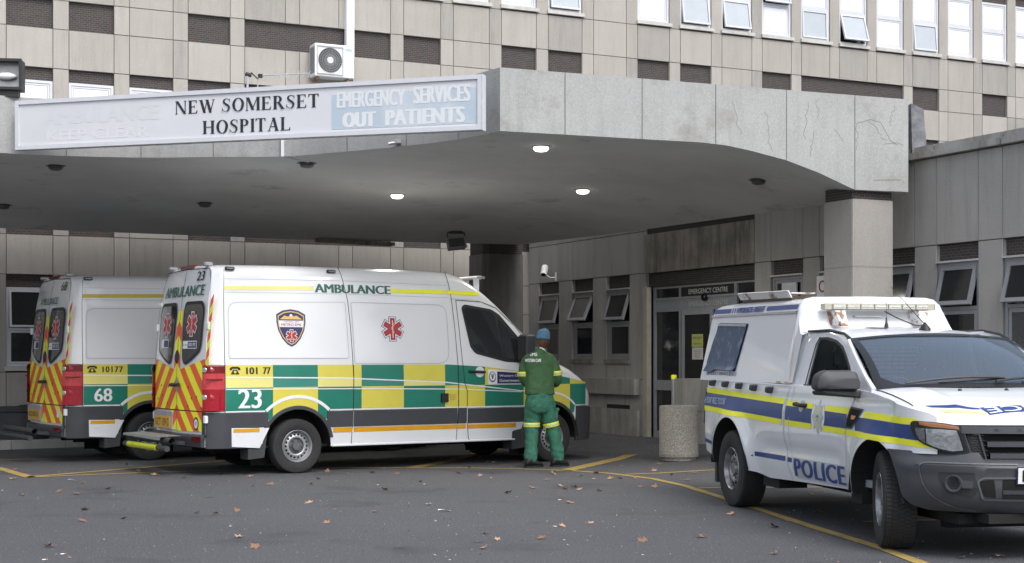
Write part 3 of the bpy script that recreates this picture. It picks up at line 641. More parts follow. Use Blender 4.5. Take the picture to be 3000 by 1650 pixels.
# serif lettering
def serif(ch):
    """polygons of a roman serif capital in a unit-height box, and its width"""
    T, t, s, h = .17, .058, .05, .045      # thick, thin, serif reach, serif height
    R = lambda x0, y0, x1, y1: [(x0, y0), (x1, y0), (x1, y1), (x0, y1)]
    def stem(x, y0=0, y1=1, w=T, top=True, bot=True):
        o = [R(x, y0, x + w, y1)]
        if bot: o.append(R(x - s, y0, x + w + s, y0 + h))
        if top: o.append(R(x - s, y1 - h, x + w + s, y1))
        return o
    def ring(cx, cy, rx, ry, tx, ty, a0=0, a1=2 * PI, n=22):
        o = []
        for i in range(n):
            a = lerp(a0, a1, i / n); b_ = lerp(a0, a1, (i + 1) / n)
            o.append([(cx + rx * math.cos(a), cy + ry * math.sin(a)), (cx + rx * math.cos(b_), cy + ry * math.sin(b_)), (cx + (rx - tx) * math.cos(b_), cy + (ry - ty) * math.sin(b_)), (cx + (rx - tx) * math.cos(a), cy + (ry - ty) * math.sin(a))])
        return o
    D = lambda x0, x1, y0, y1, w: [(x0, y0), (x0 + w, y0), (x1 + w, y1), (x1, y1)]
    x = .06
    if ch == 'I': return stem(x), .27
    if ch == 'L': return stem(x) + [R(x, 0, .60, t), [(.60, 0), (.60, .24), (.565, .24), (.52, t)]], .64
    if ch == 'E': return stem(x) + [R(x, 0, .58, t), R(x, 1 - t, .56, 1), R(x, .49, .44, .49 + t), R(.41, .40, .44, .62), [(.58, 0), (.60, .24), (.565, .24), (.50, t)], [(.56, 1), (.57, .78), (.535, .78), (.48, 1 - t)]], .66
    if ch == 'T': return stem(.25, top=False) + [R(.02, 1 - t, .63, 1), [(.02, 1), (.01, .78), (.045, .78), (.10, 1 - t)], [(.63, 1), (.64, .78), (.605, .78), (.55, 1 - t)]], .68
    if ch == 'H': return stem(x) + stem(.55) + [R(x + T, .48, .55, .48 + t)], .80
    if ch == 'N': return stem(x, w=t, top=True) + stem(.62, w=t, bot=False) + [D(x - .02, .55, 1, 0, T)], .78
    if ch == 'M': return stem(x, w=t) + stem(.70, w=T) + [D(x, .38, 1, .05, T), D(.38, .72, .05, 1, t)], .93
    if ch == 'W': return [D(.03, .26, 1, 0, T), D(.30, .48, 0, 1, t), D(.42, .64, 1, 0, T), D(.68, .90, 0, 1, t), R(-.02, 1 - h, .22, 1), R(.37, 1 - h, .60, 1), R(.82, 1 - h, .99, 1)], 1.0
    if ch == 'A': return [D(.08, .36, 0, 1, t), D(.52, .30, 0, 1, T), R(.19, .30, .50, .30 + t), R(.02, 0, .21, h), R(.45, 0, .73, h)], .76
    if ch == 'P': return stem(x) + ring(.30, .74, .27, .26, T * .95, t, -PI / 2, PI / 2, 12) + [R(x, 1 - t, .31, 1), R(x, .48, .31, .48 + t)], .62
    if ch == 'R': return stem(x) + ring(.30, .74, .26, .26, T * .95, t, -PI / 2, PI / 2, 12) + [R(x, 1 - t, .31, 1), R(x, .48, .31, .48 + t), D(.55, .27, 0, .50, T), R(.50, 0, .74, h)], .76
    if ch == 'O': return ring(.40, .5, .37, .52, T, t), .80
    if ch == 'S':
        P = [(.50, .80), (.43, .93), (.30, .985), (.17, .93), (.12, .80), (.17, .66), (.30, .55), (.42, .44), (.47, .29), (.41, .12), (.28, .025), (.14, .08), (.06, .22)]
        Wd = [.04, .045, .05, .08, .125, .14, .145, .145, .13, .09, .05, .045, .04]; o = []; P = catm([(*p, w_) for p, w_ in zip(P, Wd)], 3)
        for i in range(len(P) - 1):
            a, b_ = P[i], P[i + 1]; d = Vector((b_.x - a.x, b_.y - a.y)).normalized(); n = Vector((-d.y, d.x))
            o.append([(a.x - n.x * a.z / 2, a.y - n.y * a.z / 2), (b_.x - n.x * b_.z / 2, b_.y - n.y * b_.z / 2), (b_.x + n.x * b_.z / 2, b_.y + n.y * b_.z / 2), (a.x + n.x * a.z / 2, a.y + n.y * a.z / 2)])
        return o + [R(.495, .70, .525, .98), R(.04, .02, .07, .32)], .58
    return [], .34
def serif_text(mb, s, mapf, u0, u1, t0, t1):
    W = sum(serif(c)[1] + .05 for c in s) - .05; x = 0
    for c in s:
        ps, w_ = serif(c)
        for k, p in enumerate(ps): mb.add([tuple(Vector(mapf(lerp(u0, u1, (x + a) / W), lerp(t0, t1, b_))) + Vector((0, -.0003 * k, 0))) for a, b_ in p], [tuple(range(len(p)))])
        x += w_ + .05
tx = MB(); serif_text(tx, 'NEW SOMERSET', smap(-.004), ppx(441), ppx(804), .56, .815); serif_text(tx, 'HOSPITAL', smap(-.004), ppx(510), ppx(732), .15, .405)
tx.build('serif_lettering', M['ink'], sgn, merge=0)
# conduit + bracket under the sign
cb = MB(); p, d = arcp(712); cb.box(p.x - .018, p.x + .018, p.y - .05, p.y - .01, 4.065, 4.6); cb.tube([(p.x, p.y - .01, 4.062), (p.x + .28, p.y + .35, 4.045)], .008, 6); o = cb.build('conduit', M['whitepl']); tag(o, 'white cable conduit dropping down the canopy edge below the sign', 'conduit')
cb = MB(); p, d = arcp(1000); cb.box(p.x - .02, p.x + .05, p.y - .14, p.y, 4.10, 4.15); cb.tube([(p.x - .1, p.y - .12, 4.09), (p.x + .04, p.y - .1, 4.12)], .02, 8); o = cb.build('sign_bracket', M['steel']); tag(o, 'small grey steel bracket sticking out beneath the long sign', 'bracket')
# ---- soffit fittings
from mathutils.bvhtree import BVHTree
sb = BVHTree.FromPolygons(sf.v, sf.f)
def on_soffit(px, py):
    d = Vector(((px - 1288) / 3750, 1, (900 - py) / 3750)); h = sb.ray_cast(Vector((0, 0, 1.5)), d.normalized()); return h[0]
M['lamp_off'] = pm('unlit dusty lamp glass', (.10, .10, .11), .3, var=.3, vs=12); M['lamp_on'] = pm('lit lamp glass', (.9, .9, .85), .4, emit=(1, .95, .82), es=1.6); M['lamp_dim'] = pm('white lamp glass', (.75, .75, .74), .3, emit=(1, .96, .88), es=.35)
L9 = [(140, 419, 0, 'unlit round lamp near the far left of the soffit'), (772, 412, 0, 'unlit round lamp beside the white conduit, below the sign'), (1361, 370, 1, 'lit white lamp closest to the corner of the fascia'), (1908, 455, 0, 'unlit round lamp at the arched right end of the soffit'), (8, 518, 0, 'unlit lamp cut by the left edge of the photo'), (515, 513, 0, 'unlit round lamp above the gap between the ambulances'), (999, 491, 1, 'lit white lamp directly above the front ambulance roof'), (1466, 479, 2, 'brightest lit lamp, above and right of the paramedic')]
for px, py, on, lab in L9:
    h = on_soffit(px, py - 2)
    if h is None: print('NO SOFFIT', px, py); continue
    L = empty('ceiling_lamp', h, 0, lab, 'ceiling lamp', 'round lamps on the canopy soffit'); L.scale = (.72, .72, .8)
    if on:
        pl_d = bpy.data.lights.new('lamp_light', 'SPOT'); pl_d.spot_size = math.radians(165); pl_d.spot_blend = .5; pl_d.energy = 60 if on == 1 else 75; pl_d.color = (1, .95, .86); pl_d.shadow_soft_size = .1; pl_o = bpy.data.objects.new('lamp_light', pl_d); COL.objects.link(pl_o); pl_o.location = Vector(h) + Vector((0, 0, -.12))
    q = MB(); q.lathe([(.0, .01), (.15, .01), (.15, -.015), (.12, -.02)], 24); q.box(-.185, .185, -.012, .012, -.01, .0); q.build('base_ring', M['steel'] if on else M['dkgrey'], L, smooth=True)
    q = MB(); q.lathe([(.13, -.018), (.128, -.05), (.10, -.075), (.05, -.085), (0, -.088)], 24); q.build('lamp_glass', M['lamp_off'] if not on else M['lamp_on'], L, smooth=True)
h = on_soffit(1147, 583)
fl = empty('hanging_floodlight', h, .3, 'grey floodlight hanging from the soffit in front of the dark pillar', 'floodlight'); fl.scale = (.78, .78, .8)
q = MB(); q.lathe([(0, .0), (.16, .0), (.15, -.04), (0, -.05)], 16); q.bar((-.2, 0, -.03), (-.2, 0, -.25), .02); q.bar((.2, 0, -.03), (.2, 0, -.25), .02); q.bar((-.2, 0, -.03), (.2, 0, -.03), .03); q.build('bracket', M['dkgrey'], fl)
Tm = Matrix.Translation((0, 0, -.27)) @ Matrix.Rotation(-.35, 4, 'X') @ Matrix.Rotation(-.12, 4, 'Y')
q = MB(); q.obox(Tm, .40, .14, .24); q.obox(Tm @ Matrix.Translation((0, -.075, .115)), .44, .02, .035); q.obox(Tm @ Matrix.Translation((0, -.075, -.115)), .44, .02, .035); q.obox(Tm @ Matrix.Translation((-.2, -.075, 0)), .035, .02, .2); q.obox(Tm @ Matrix.Translation((.2, -.075, 0)), .035, .02, .2); q.build('housing', M['steel'], fl)
q = MB(); q.obox(Tm @ Matrix.Translation((0, -.073, 0)), .37, .01, .20); q.build('lamp_glass', M['lamp_off'], fl)
# fluorescent fitting along the soffit back edge
q = MB(); p0 = on_soffit(795, 598); p1 = on_soffit(990, 608)
if p0 and p1:
    q.bar(Vector(p0) + Vector((0, 0, -.05)), Vector(p1) + Vector((0, 0, -.05)), .14, .06); o = q.build('batten_fitting', M['stain']); tag(o, 'long dark strip fitting at the back edge of the soffit', 'strip light')
# black floodlight on the canopy's front edge, far left
fl = empty('roof_floodlight', (dpx(12, 18.7), 18.75, 4.79), .12, 'black floodlight with a big clear bulb standing on the canopy edge', 'floodlight')
q = MB(); q.box(-.28, .19, -.05, .20, .44, .46); q.box(-.28, .19, -.05, .20, .08, .10); q.box(.17, .19, -.05, .2, .10, .44); q.box(-.28, -.26, -.05, .2, .10, .44); q.box(-.28, .19, .19, .21, .08, .46); q.box(-.24, .15, -.02, .12, -.01, .08); q.box(-.3, .2, -.06, -.04, .43, .465); q.box(-.3, .2, -.06, -.04, .075, .11); q.box(.165, .2, -.06, -.04, .11, .43); q.build('housing', M['black'], fl)
q = MB(); q.box(-.25, .17, .10, .12, .10, .44); q.build('reflector', M['steel'], fl)
q = MB(); q.lathe([(0, -.12), (.03, -.11), (.05, -.05), (.05, .03), (.03, .09), (.015, .12), (0, .12)], 14, Matrix.Translation((.0, .05, .26)) @ Matrix.Rotation(PI / 2, 4, 'Y')); q.build('bulb', pm('frosted bulb', (.7, .72, .74), .15, coat=1), fl, smooth=True)
# ---- items on the facade
T_ = lambda s, off, z: (*V2(FP, FD, s, off), z)
ac = empty('air_conditioner', T_(5.20, .22, 6.66), FA, 'white air conditioning unit with round fan on rusty wall brackets', 'air conditioner')
q = MB(); q.box(-.38, .38, -.17, .15, 0, .60); bo = q.build('casing', M['whitepl'], ac); bv = bo.modifiers.new('b', 'BEVEL'); bv.width = .015; bv.segments = 2
q = MB(); Tm = Matrix.Translation((-.09, -.172, .30)) @ Matrix.Rotation(PI / 2, 4, 'X'); q.lathe([(0, 0), (.225, 0), (.225, .004)], 32, Tm); q.build('fan_opening', M['dkgrey'], ac)
q = MB()
for k in range(40):
    a = 2 * PI * k / 40; q.bar((-.09 + .06 * math.cos(a), -.185, .30 + .06 * math.sin(a)), (-.09 + .225 * math.cos(a + .25), -.185, .30 + .225 * math.sin(a + .25)), .0035)
for r in (.10, .15, .19, .225): q.lathe([(r, .01), (r + .004, .014), (r + .004, .01)], 32, Tm)
q.box(-.345, -.33, -.19, -.171, .04, .56); q.box(.15, .165, -.19, -.171, .04, .56); q.box(-.33, .15, -.19, -.171, .04, .055); q.box(-.33, .15, -.19, -.171, .545, .56); q.build('fan_grille', M['steel'], ac)
q = MB(); q.lathe([(0, .022), (.055, .022), (.06, .012)], 20, Tm); q.build('fan_hub', M['whitepl'], ac)
q = MB(); text_on(q, 'DAIKIN', lambda x, z: (x, -.173, z), .20, .33, .515, .535, bold=.02); text_on(q, 'INVERTER', lambda x, z: (x, -.173, z), .22, .33, .492, .506, bold=.01); q.build('badge', pm('teal badge', (.05, .30, .36), .4), ac)
q = MB()
for k in range(4): q.box(-.384, -.381, -.14 + .065 * k, -.105 + .065 * k, .06, .54)
q.build('side_vent', M['dkgrey'], ac)
q = MB(); q.bar((-.30, -.12, -.03), (-.30, .20, -.03), .04); q.bar((-.30, -.1, -.04), (-.30, .2, -.22), .03); q.bar((.28, -.12, -.03), (.28, .20, -.03), .04); q.bar((.28, -.1, -.04), (.28, .2, -.22), .03); q.build('bracket', pm('rusty bracket', (.28, .20, .12), .8, dirt=((.20, .08, .03), 12, .45, .6)), ac)
q = MB(); q.box(-.075, .075, -.13, .0, 7.09, 12.0); dp = q.build('wall_duct', M['whitepl']); dp.location = T_(5.60, .0, 0); dp.rotation_euler = (0, 0, FA); tag(dp, 'white boxed cable duct running up the facade beside the air conditioner', 'duct')
q = MB(); q.tube([(0, -.02, 6.6), (0, -.02, 7.1)], .012, 6); q.tube([(.04, -.02, 6.5), (.03, -.03, 7.1)], .01, 6); o = q.build('cable', M['black']); o.location = T_(5.63, .02, 0); o.rotation_euler = (0, 0, FA); tag(o, 'black cable below the white wall duct', 'cable')
# aerial on the canopy roof
ay = 21.5; ax = lambda px: dpx(px, ay); az = lambda py: 1.5 + (900 - py) * ay / 3750
an = empty('tv_aerial', (ax(660), ay, ZTOP), 0, 'thin television aerial with many short rods above the sign', 'aerial'); 
rel = lambda px, py, dy=0: (ax(px) - ax(660), dy, az(py) - ZTOP)
q = MB(); q.tube([rel(622, 250), rel(623, 188)], .018, 6); q.tube([rel(647, 250), rel(649, 200)], .010, 6); q.build('mast', M['steel'], an)
q = MB(); q.tube([rel(655, 190), rel(777, 185)], .010, 6)
for px in range(664, 778, 14): q.tube([rel(px + 2, 176, .12), rel(px, 200, -.12)], .006, 5)
q.build('boom', M['steel'], an)
q = MB(); q.tube([rel(618, 186), rel(632, 190)], .03, 8); q.tube([rel(655, 187, .0), rel(655, 196, .0)], .035, 10); q.tube([rel(632, 183), rel(650, 200)], .012, 6); q.build('clamp', M['black'], an)
# bracket clutter at window c0/c1
# ------------------------------------------------------------------ forecourt furniture
_p = gpt(1712, 1146); cx, cy = _p.x, _p.y + .22; zb = gz(cx, cy) - .005
bn = empty('concrete_bin', (cx, cy, zb), 0, 'round exposed aggregate concrete bin standing behind the pickup', 'litter bin')
q = MB(); q.lathe([(0, 0), (.255, 0), (.262, .05), (.285, .055), (.287, .10), (.282, .11), (.282, .76), (.275, .785), (.25, .79), (.235, .77), (.235, .45), (0, .44)], 40); q.build('drum', M['agg'], bn, smooth=True, angle=.5)
q = MB(); q.lathe([(0, .5), (.2, .52), (.233, .6)], 20); q.build('liner', M['black'], bn)
bw = MB(); bw.box(0, .50, 0, .32, -.05, .60); bw.box(0, .50, 0, .32, .606, 1.12); o = bw.build('concrete_block_wall', M['lconc']); o.location = (2.715, 23.3, .05); o.rotation_euler = (0, 0, FA); tag(o, 'short grey concrete block wall behind the round bin', 'wall')
bp2 = empty('bollard', (2.575, 23.7, gz(2.575, 23.7)), 0, 'grey post with a yellow cap next to the round bin', 'bollard')
q = MB(); q.lathe([(.042, 0), (.042, 1.03)], 14); q.build('post', M['steel'], bp2, smooth=True)
q = MB(); q.lathe([(.047, 1.02), (.047, 1.08), (.04, 1.092), (0, 1.095)], 14); q.build('cap', M['fyel'], bp2, smooth=True)
bb = empty('black_bin', (-8.18, 25.0, .14), 0, 'squat black rubbish bin with a wide rim on the pavement', 'rubbish bin')
q = MB(); q.lathe([(0, 0), (.40, 0), (.43, .45), (.47, .47), (.48, .53), (.45, .54), (.42, .5), (.4, .46)], 28); q.build('tub', M['dkgrey'], bb, smooth=True, angle=.5)
q = MB(); rnd = random.Random(5); q.grid([[(r * math.cos(2 * PI * k / 16) , r * math.sin(2 * PI * k / 16), .50 + .06 * (1 - r / .43) + rnd.uniform(-.02, .02)) for k in range(16)] for r in (.02, .15, .3, .43)], close=True); q.build('bin_bag', M['black'], bb, smooth=True)
hs = MB(); hs.tube([(-7.6, 25.35, .22), (-6.8, 25.9, .22)], .055, 10); o = hs.build('red_pipe', pm('red pipe', (.28, .03, .02), .5, var=.2)); tag(o, 'red pipe lying on the pavement behind the left ambulance', 'pipe')
# ------------------------------------------------------------------ ambulances
VR = .352; UF = 4.03; AR = .485
WZ = [(.28, .955), (.33, .965), (.6, .985), (.9, 1.0), (1.2, 1.0), (1.5, .988), (1.9, .958), (2.3, .92), (2.5, .893), (2.75, .85)]
WT = [(3.0, 1), (3.6, .992), (4.1, .975), (4.4, .95), (4.6, .91), (4.75, .85), (4.85, .78), (4.93, .68), (4.98, .55)]
ZT = [(-1.25, 2.69), (-1.0, 2.705), (-.8, 2.715), (0, 2.73), (1.2, 2.735), (2.25, 2.725), (2.45, 2.71), (2.62, 2.66), (2.8, 2.56), (2.98, 2.44), (3.24, 2.23), (3.7, 1.78), (3.95, 1.60), (4.2, 1.46), (4.42, 1.37), (4.65, 1.25), (4.8, 1.13), (4.9, 1.0), (4.98, .86)]
RC = [(-1.2, .15), (-.9, .17), (2.3, .17), (2.9, .12), (3.6, .085), (4.2, .12), (4.8, .14), (4.98, .12)]
def vW(u, z):
    w = interp(WZ, z)
    if u < -.97: w *= 1 - .11 * min(1.0, (-.97 - u) / .23) ** 1.6
    w *= interp(WT, u)
    w *= 1 - .13 * max(0, min(1, (z - 1.35) / 1.1)) * max(0, min(1, (u - 2.3) / 1.3))
    return w
def vdel(z): return interp([(1.2, 0), (1.5, .005), (1.9, .035), (2.3, .075), (2.65, .14), (2.8, .18)], z)
def arch(u, r=AR):
    z = 0
    for c in (.02, UF):
        d = abs(u - c)
        if d < r: z = max(z, .35 + math.sqrt(r * r - d * d))
    return z
def vlow(u):
    b_ = .335 if -.5 < u < 4.0 else (.37 if u < 0 else .30)
    return max(b_, arch(u))
VS = lambda off: (lambda u, z: (u + (vdel(z) * sstep(-.85, -1.2, u)), -(vW(u, z) + off), z))
VSL = lambda off: (lambda u, z: (u + (vdel(z) * sstep(-.85, -1.2, u)), (vW(u, z) + off), z))
def VRr(off): # rear face, v from right side
    return lambda v, z: (-1.2 + vdel(z) - off - .035 * (1 - ((v - 1) / .9) ** 2), -1 + v, z)
def vtop(u, y, off=0):
    return (u, y, interp(ZT, u) + off)
us = []
for c in (.02, UF): us += [c + (AR - .001) * math.cos(PI * k / 20) for k in range(21)] + [c + AR + .002, c - AR - .002]
us += [-1.2, -1.17, -1.13, -1.08, -1.03, -.97, -.9, -.8, -.65] + [.6 + .1 * k for k in range(30)] + [2.35, 2.45, 2.55, 2.65, 2.75, 2.85, 2.95, 4.6, 4.65, 4.7, 4.75, 4.8, 4.84, 4.88, 4.91, 4.94, 4.96, 4.98]
us = sorted(set(round(u, 4) for u in us))
def vsec(u):
    zl = vlow(u); zt = interp(ZT, u); rc = interp(RC, u); zs = max(zl + .05, zt - rc); P = []
    n = 26
    for k in range(n + 1):
        z = lerp(zl, zs, k / n); P.append((vW(u, z), z))
    ws = vW(u, zs); rh = min(.34, rc * 1.9) * (ws / .9)
    for k in range(1, 7):
        a = PI / 2 * k / 6; P.append((ws - rh * (1 - math.cos(a)), zs + rc * .9 * math.sin(a)))
    P.append(((ws - rh) * .5, zs + rc * .98)); P.append((0, zs + rc)); return P
van = empty('ambulance', (-2.79 - .549, 19.31 + .836, 0), math.atan2(.549, .836), 'white high roof ambulance numbered 23, full side visible, paramedic at its nose', 'ambulance', 'parked ambulances')
q = MB(); R_ = []; L_ = []
for u in us:
    S = vsec(u); R_.append([(u + vdel(z) * sstep(-.85, -1.2, u), -y, z) for y, z in S]); L_.append([(u + vdel(z) * sstep(-.85, -1.2, u), y, z) for y, z in S])
q.grid(R_); q.grid(L_)
n0 = len(R_[0])
for P, Q, ur in ((R_[0], L_[0], 1), (R_[-1], L_[-1], 0)):
    rows = []
    for a, c in zip(P, Q):
        row = []
        for k in range(9):
            t = k / 8; y = lerp(a[1], c[1], t); b_ = .035 * (1 - (2 * t - 1) ** 2)
            row.append((a[0] + (-b_ if ur else b_ * 1.2), y, a[2]))
        rows.append(row)
    q.grid(rows)
body = q.build('body', M['white'], van, smooth=True, merge=.0008, angle=.5)
q = MB(); q.box(-1.1, 4.7, -.84, .84, .33, .36)
for c in (.02, UF):
    for s in (-1, 1):
        q.grid([[(c + (AR + .012) * math.cos(PI * k / 16), s * y, .35 + (AR + .012) * math.sin(PI * k / 16)) for k in range(17)] for y in (.60, .95)])
        q.add([(c + (AR + .01) * math.cos(PI * k / 16), s * .60, .35 + (AR + .01) * math.sin(PI * k / 16)) for k in range(17)] + [(c - AR, s * .6, .1), (c + AR, s * .6, .1)], [tuple(range(17)) + (17, 18)])
q.build('underbody', M['under'], van)
q = MB(); q.tube([(.02, -.8, .35), (.02, .8, .35)], .06, 10); q.tube([(UF, -.8, .35), (UF, .8, .35)], .05, 10); q.box(-.9, 3.6, -.35, -.25, .26, .36); q.box(-.9, 3.6, .25, .35, .26, .36); q.tube([(.4, .1, .3), (2.6, .2, .28)], .08, 10); q.build('chassis', M['under'], van)
# wheels
def make_wheel(par, x, y, r, wid, side, steer=0.0, rimr=None, truck=False):
    rimr = rimr or r * .60
    T = Matrix.Translation((x, y, r)) @ Matrix.Rotation(steer, 4, 'Z') @ Matrix.Rotation(PI / 2 * side, 4, 'X')   # local z = outward
    w = MB(); h = wid / 2
    w.lathe([(rimr, h - .015), (rimr + .012, h - .006), (r - .05, h + .004), (r - .012, h - .006), (r - .001, h - .028), (r, 0), (r - .001, -h + .028), (r - .012, -h + .006), (r - .05, -h), (rimr, -h + .01)], 48, T)
    if truck:
        for k in range(72):
            a = 2 * PI * k / 72
            for (z0, z1, da) in ((-h + .016, -h * .58, .02), (-h * .54, -h * .22, -.02), (-h * .18, h * .16, .025), (h * .20, h * .52, -.02), (h * .56, h - .016, .0)):
                Q = T @ Matrix.Rotation(a + da, 4, 'Z') @ Matrix.Translation((r + .003, 0, (z0 + z1) / 2)) @ Matrix.Rotation(da * 9, 4, 'X'); w.obox(Q, .003, 2 * PI * r / 72 * .76, (z1 - z0) * .96)
    to = w.build('wheel', M['tyre'], par, smooth=True, angle=.6)
    d = MB(); D = h - .03
    d.lathe([(rimr, h - .012), (rimr - .006, h - .006), (rimr - .016, h - .018), (rimr * .90, D - .045), (rimr * .86, D - .05), (rimr * .80, D - .025), (rimr * .62, D - .006), (rimr * .56, D - .004), (rimr * .50, D - .012)], 40, T)
    ro = d.build('rim', M['rim'] if not truck else M['rimt'], to, smooth=True, angle=.8)
    d = MB(); d.lathe([(rimr * .51, D - .012), (rimr * .45, D - .035), (rimr * .30, D - .03), (rimr * .26, D + .004), (0, D + .008)], 32, T)
    for k in range(6):
        a = 2 * PI * k / 6; d.lathe([(.012, 0), (.012, .02), (0, .022)], 8, T @ Matrix.Translation((rimr * .38 * math.cos(a), rimr * .38 * math.sin(a), D - .034)))
    d.build('hub', M['rimd'] if not truck else M['rimt'], to, smooth=True, angle=.6)
    d = MB(); nh = 18 if not truck else 10
    for k in range(nh):
        a = 2 * PI * k / nh; rr = rimr * .71; tilt = math.atan2(.019, rimr * .18)
        Q = T @ Matrix.Rotation(a, 4, 'Z') @ Matrix.Translation((rr, 0, D - .0135)) @ Matrix.Rotation(tilt, 4, 'Y')
        s1 = rimr * (.070 if not truck else .10); d.lathe([(0, .0), (s1, .0), (s1, -.004)], 10, Q @ Matrix.Diagonal((1, 1.15 if not truck else 1.5, 1, 1)))
    d.build('rim_opening', M['hole'], to)
    d = MB(); d.lathe([(rimr, -h + .03), (0, -h + .03)], 24, T); d.build('brake', M['under'], to)
    return to
for x in (.02, UF):
    make_wheel(van, x, -.875, VR, .235, 1, .10 if x > 1 else 0); make_wheel(van, x, .875, VR, .235, -1, .10 if x > 1 else 0)
# lower plastic cladding
q = MB(); m_ = VS(.014)
def segs(a, b_, n): return [lerp(a, b_, k / n) for k in range(n + 1)]
cl_z0 = lambda u: .585
q2 = VS(.002)
def pad(mb, us_, zb, zt, off, base=-.003):     # strip with returned edges
    A = [zb(u) for u in us_]; B = [zt(u) for u in us_]; R0 = []
    for u, a, b_ in zip(us_, A, B):
        R0.append([VS(base)(u, a), VS(off)(u, a + .008), VS(off)(u, lerp(a, b_, .5)), VS(off)(u, b_ - .012), VS(base)(u, b_)])
    mb.grid(R0)
    for R in (R0[0], R0[-1]): mb.add([R[0], R[1], R[2], R[3], R[4]], [(0, 1, 2, 3, 4)])
pad(q, segs(-.52, -.40, 3), lambda u: .612, lambda u: .803, .016)
pad(q, segs(.44, .818, 5), lambda u: .585, lambda u: .803, .016)
pad(q, segs(.832, 2.43, 10), lambda u: .585, lambda u: .805, .016)
pad(q, segs(2.447, 2.585, 3), lambda u: .585, lambda u: .805, .016)
pad(q, segs(2.605, 3.595, 8), lambda u: .585, lambda u: .80, .016)
# wheel arch lips
for c in (.02, UF):
    a0, a1 = (math.radians(12), math.radians(168)) if c < 1 else (math.radians(2), math.radians(172)); rows = []
    for k in range(29):
        a = lerp(a0, a1, k / 28); row = []
        for r, o_ in ((AR - .004, -.02), (AR - .004, .012), (AR + .035, .012), (AR + .05, -.003)):
            u = c + r * math.cos(a); z = .35 + r * math.sin(a); row.append(VS(o_)(u, z))
        rows.append(row)
    q.grid(rows)
q.build('side_cladding', M['clad'], van, smooth=True, angle=.5)
q = MB(); pad(q, segs(-1.195, -.52, 16), lambda u: .345, lambda u: .805, .018); 
rows = []
for v, dx in [(.09, .0), (.12, .03), (.25, .05), (.5, .065), (1.0, .075), (1.5, .065), (1.75, .05), (1.88, .03), (1.91, .0)]:
    rows.append([(-1.19 , -1 + v, .36), (-1.225 - dx, -1 + v, .37), (-1.235 - dx, -1 + v, .47), (-1.225 - dx, -1 + v, .515), (-1.18, -1 + v, .53)])
q.grid(rows); q.grid([[VRr(.012)(v, z) for v in (.09, .15, .19)] for z in (.5, .6, .7, .808)])
q.build('rear_bumper', M['clad'], van, smooth=True, angle=.5)
q = MB(); pad(q, segs(UF + .475, 4.975, 18), lambda u: .285, lambda u: .80 - .03 * sstep(4.7, 4.98, u), .03)
q.grid([[(5.02 + .02 * math.cos((k - 4) / 4 * 1.5), -.56 + 1.12 * k / 8, z) for k in range(9)] for z in (.30, .5, .77)]); q.build('front_bumper', M['clad'], van, smooth=True, angle=.5)
# lower sill panel behind the rear wheel etc: white panel proud of bumper
q = MB(); conform(q, [(-.89, .372), (-.51, .345), (-.385, .60), (-.90, .61)], VS(.022), .08); q.build('lower_panel', M['white'], van, smooth=True)
q = MB(); strip(q, -.875, -.52, .552, .598, VS(.025), n=4, m=1)
strip(q, .535, .815, .515, .575, VS(.004), n=3, m=1); strip(q, .835, 2.43, .515, .575, VS(.004), n=10, m=1); strip(q, 2.45, 2.58, .515, .575, VS(.004), n=2, m=1); strip(q, 2.61, 3.42, .512, .57, VS(.004), n=5, m=1); q.build('amber_stripe', M['oran'], van)
q = MB(); pad(q, segs(.53, 3.40, 14), lambda u: .325, lambda u: .36, .02); q.build('sill', M['white'], van, smooth=True, angle=.5)
for (x0, x1) in ((-.66, -.44), (3.36, 3.58)):
    q = MB(); q.add([(x0, -.97, .20), (x1, -.97, .22), (x1 + .05, -.97, .58), (x0 + .0, -.97, .45), (x0, -.72, .20), (x1, -.72, .22), (x1 + .05, -.72, .58), (x0, -.72, .45)], [(0, 1, 2, 3), (4, 7, 6, 5), (0, 4, 5, 1), (1, 5, 6, 2), (3, 7, 4, 0)]); q.build('mudflap', M['dkgrey'], van)
# chequer livery
ctop = lambda u: interp([(2.3, 1.405), (2.9, 1.372), (3.55, 1.30), (4.2, 1.235), (4.72, 1.14)], u)
cols = [-.975, -.331, .304, .944, 1.586, 2.235, 2.886, 3.54, 4.38, 4.73]
Y = {0: MB(), 1: MB()}; P_ = {0: MB(), 1: MB()}
def arcb(u, lo):
    for c in (.02, UF):
        d = abs(u - c)
        if d < .45: return max(.70, .35 + math.sqrt((AR + .03) ** 2 - d * d))
    return lo
ups = lambda a, b_: sorted(set([a, b_] + [u for u in us if a < u < b_]))
for i in range(len(cols) - 1):
    a, b_ = cols[i], cols[i + 1]; A = ups(a, b_); isY = i % 2 == 0
    k = 0 if isY else 1
    bl = lambda u: interp([(-1, 1.252), (.64, 1.232), (2.3, 1.160), (3.56, 1.022)], u)
    if a < 3.5:
        strip(Y[k], a, b_, lambda u: max(bl(u), 1.12), ctop, VS(.003), us=A, m=2); strip(P_[k] if a < 2.9 else Y[k], a, b_, 1.118, lambda u: max(bl(u), 1.12) - .001, VS(.003), us=A, m=1)
    else: strip(Y[k], a, b_, 1.118, ctop, VS(.003), us=A, m=2)
    strip(Y[1 - k], a, b_, lambda u: min(arcb(u, .816), 1.1), 1.118, VS(.003), us=A, m=5)
Y[0].build('yellow_check', M['yel'], van, smooth=True, merge=0); Y[1].build('green_check', M['grn'], van, smooth=True, merge=0)
P_[0].build('yellow_check', M['yelp'], van, smooth=True, merge=0); P_[1].build('green_check', M['grnp'], van, smooth=True, merge=0)
q = MB()  # white body creases through the livery + flare arcs
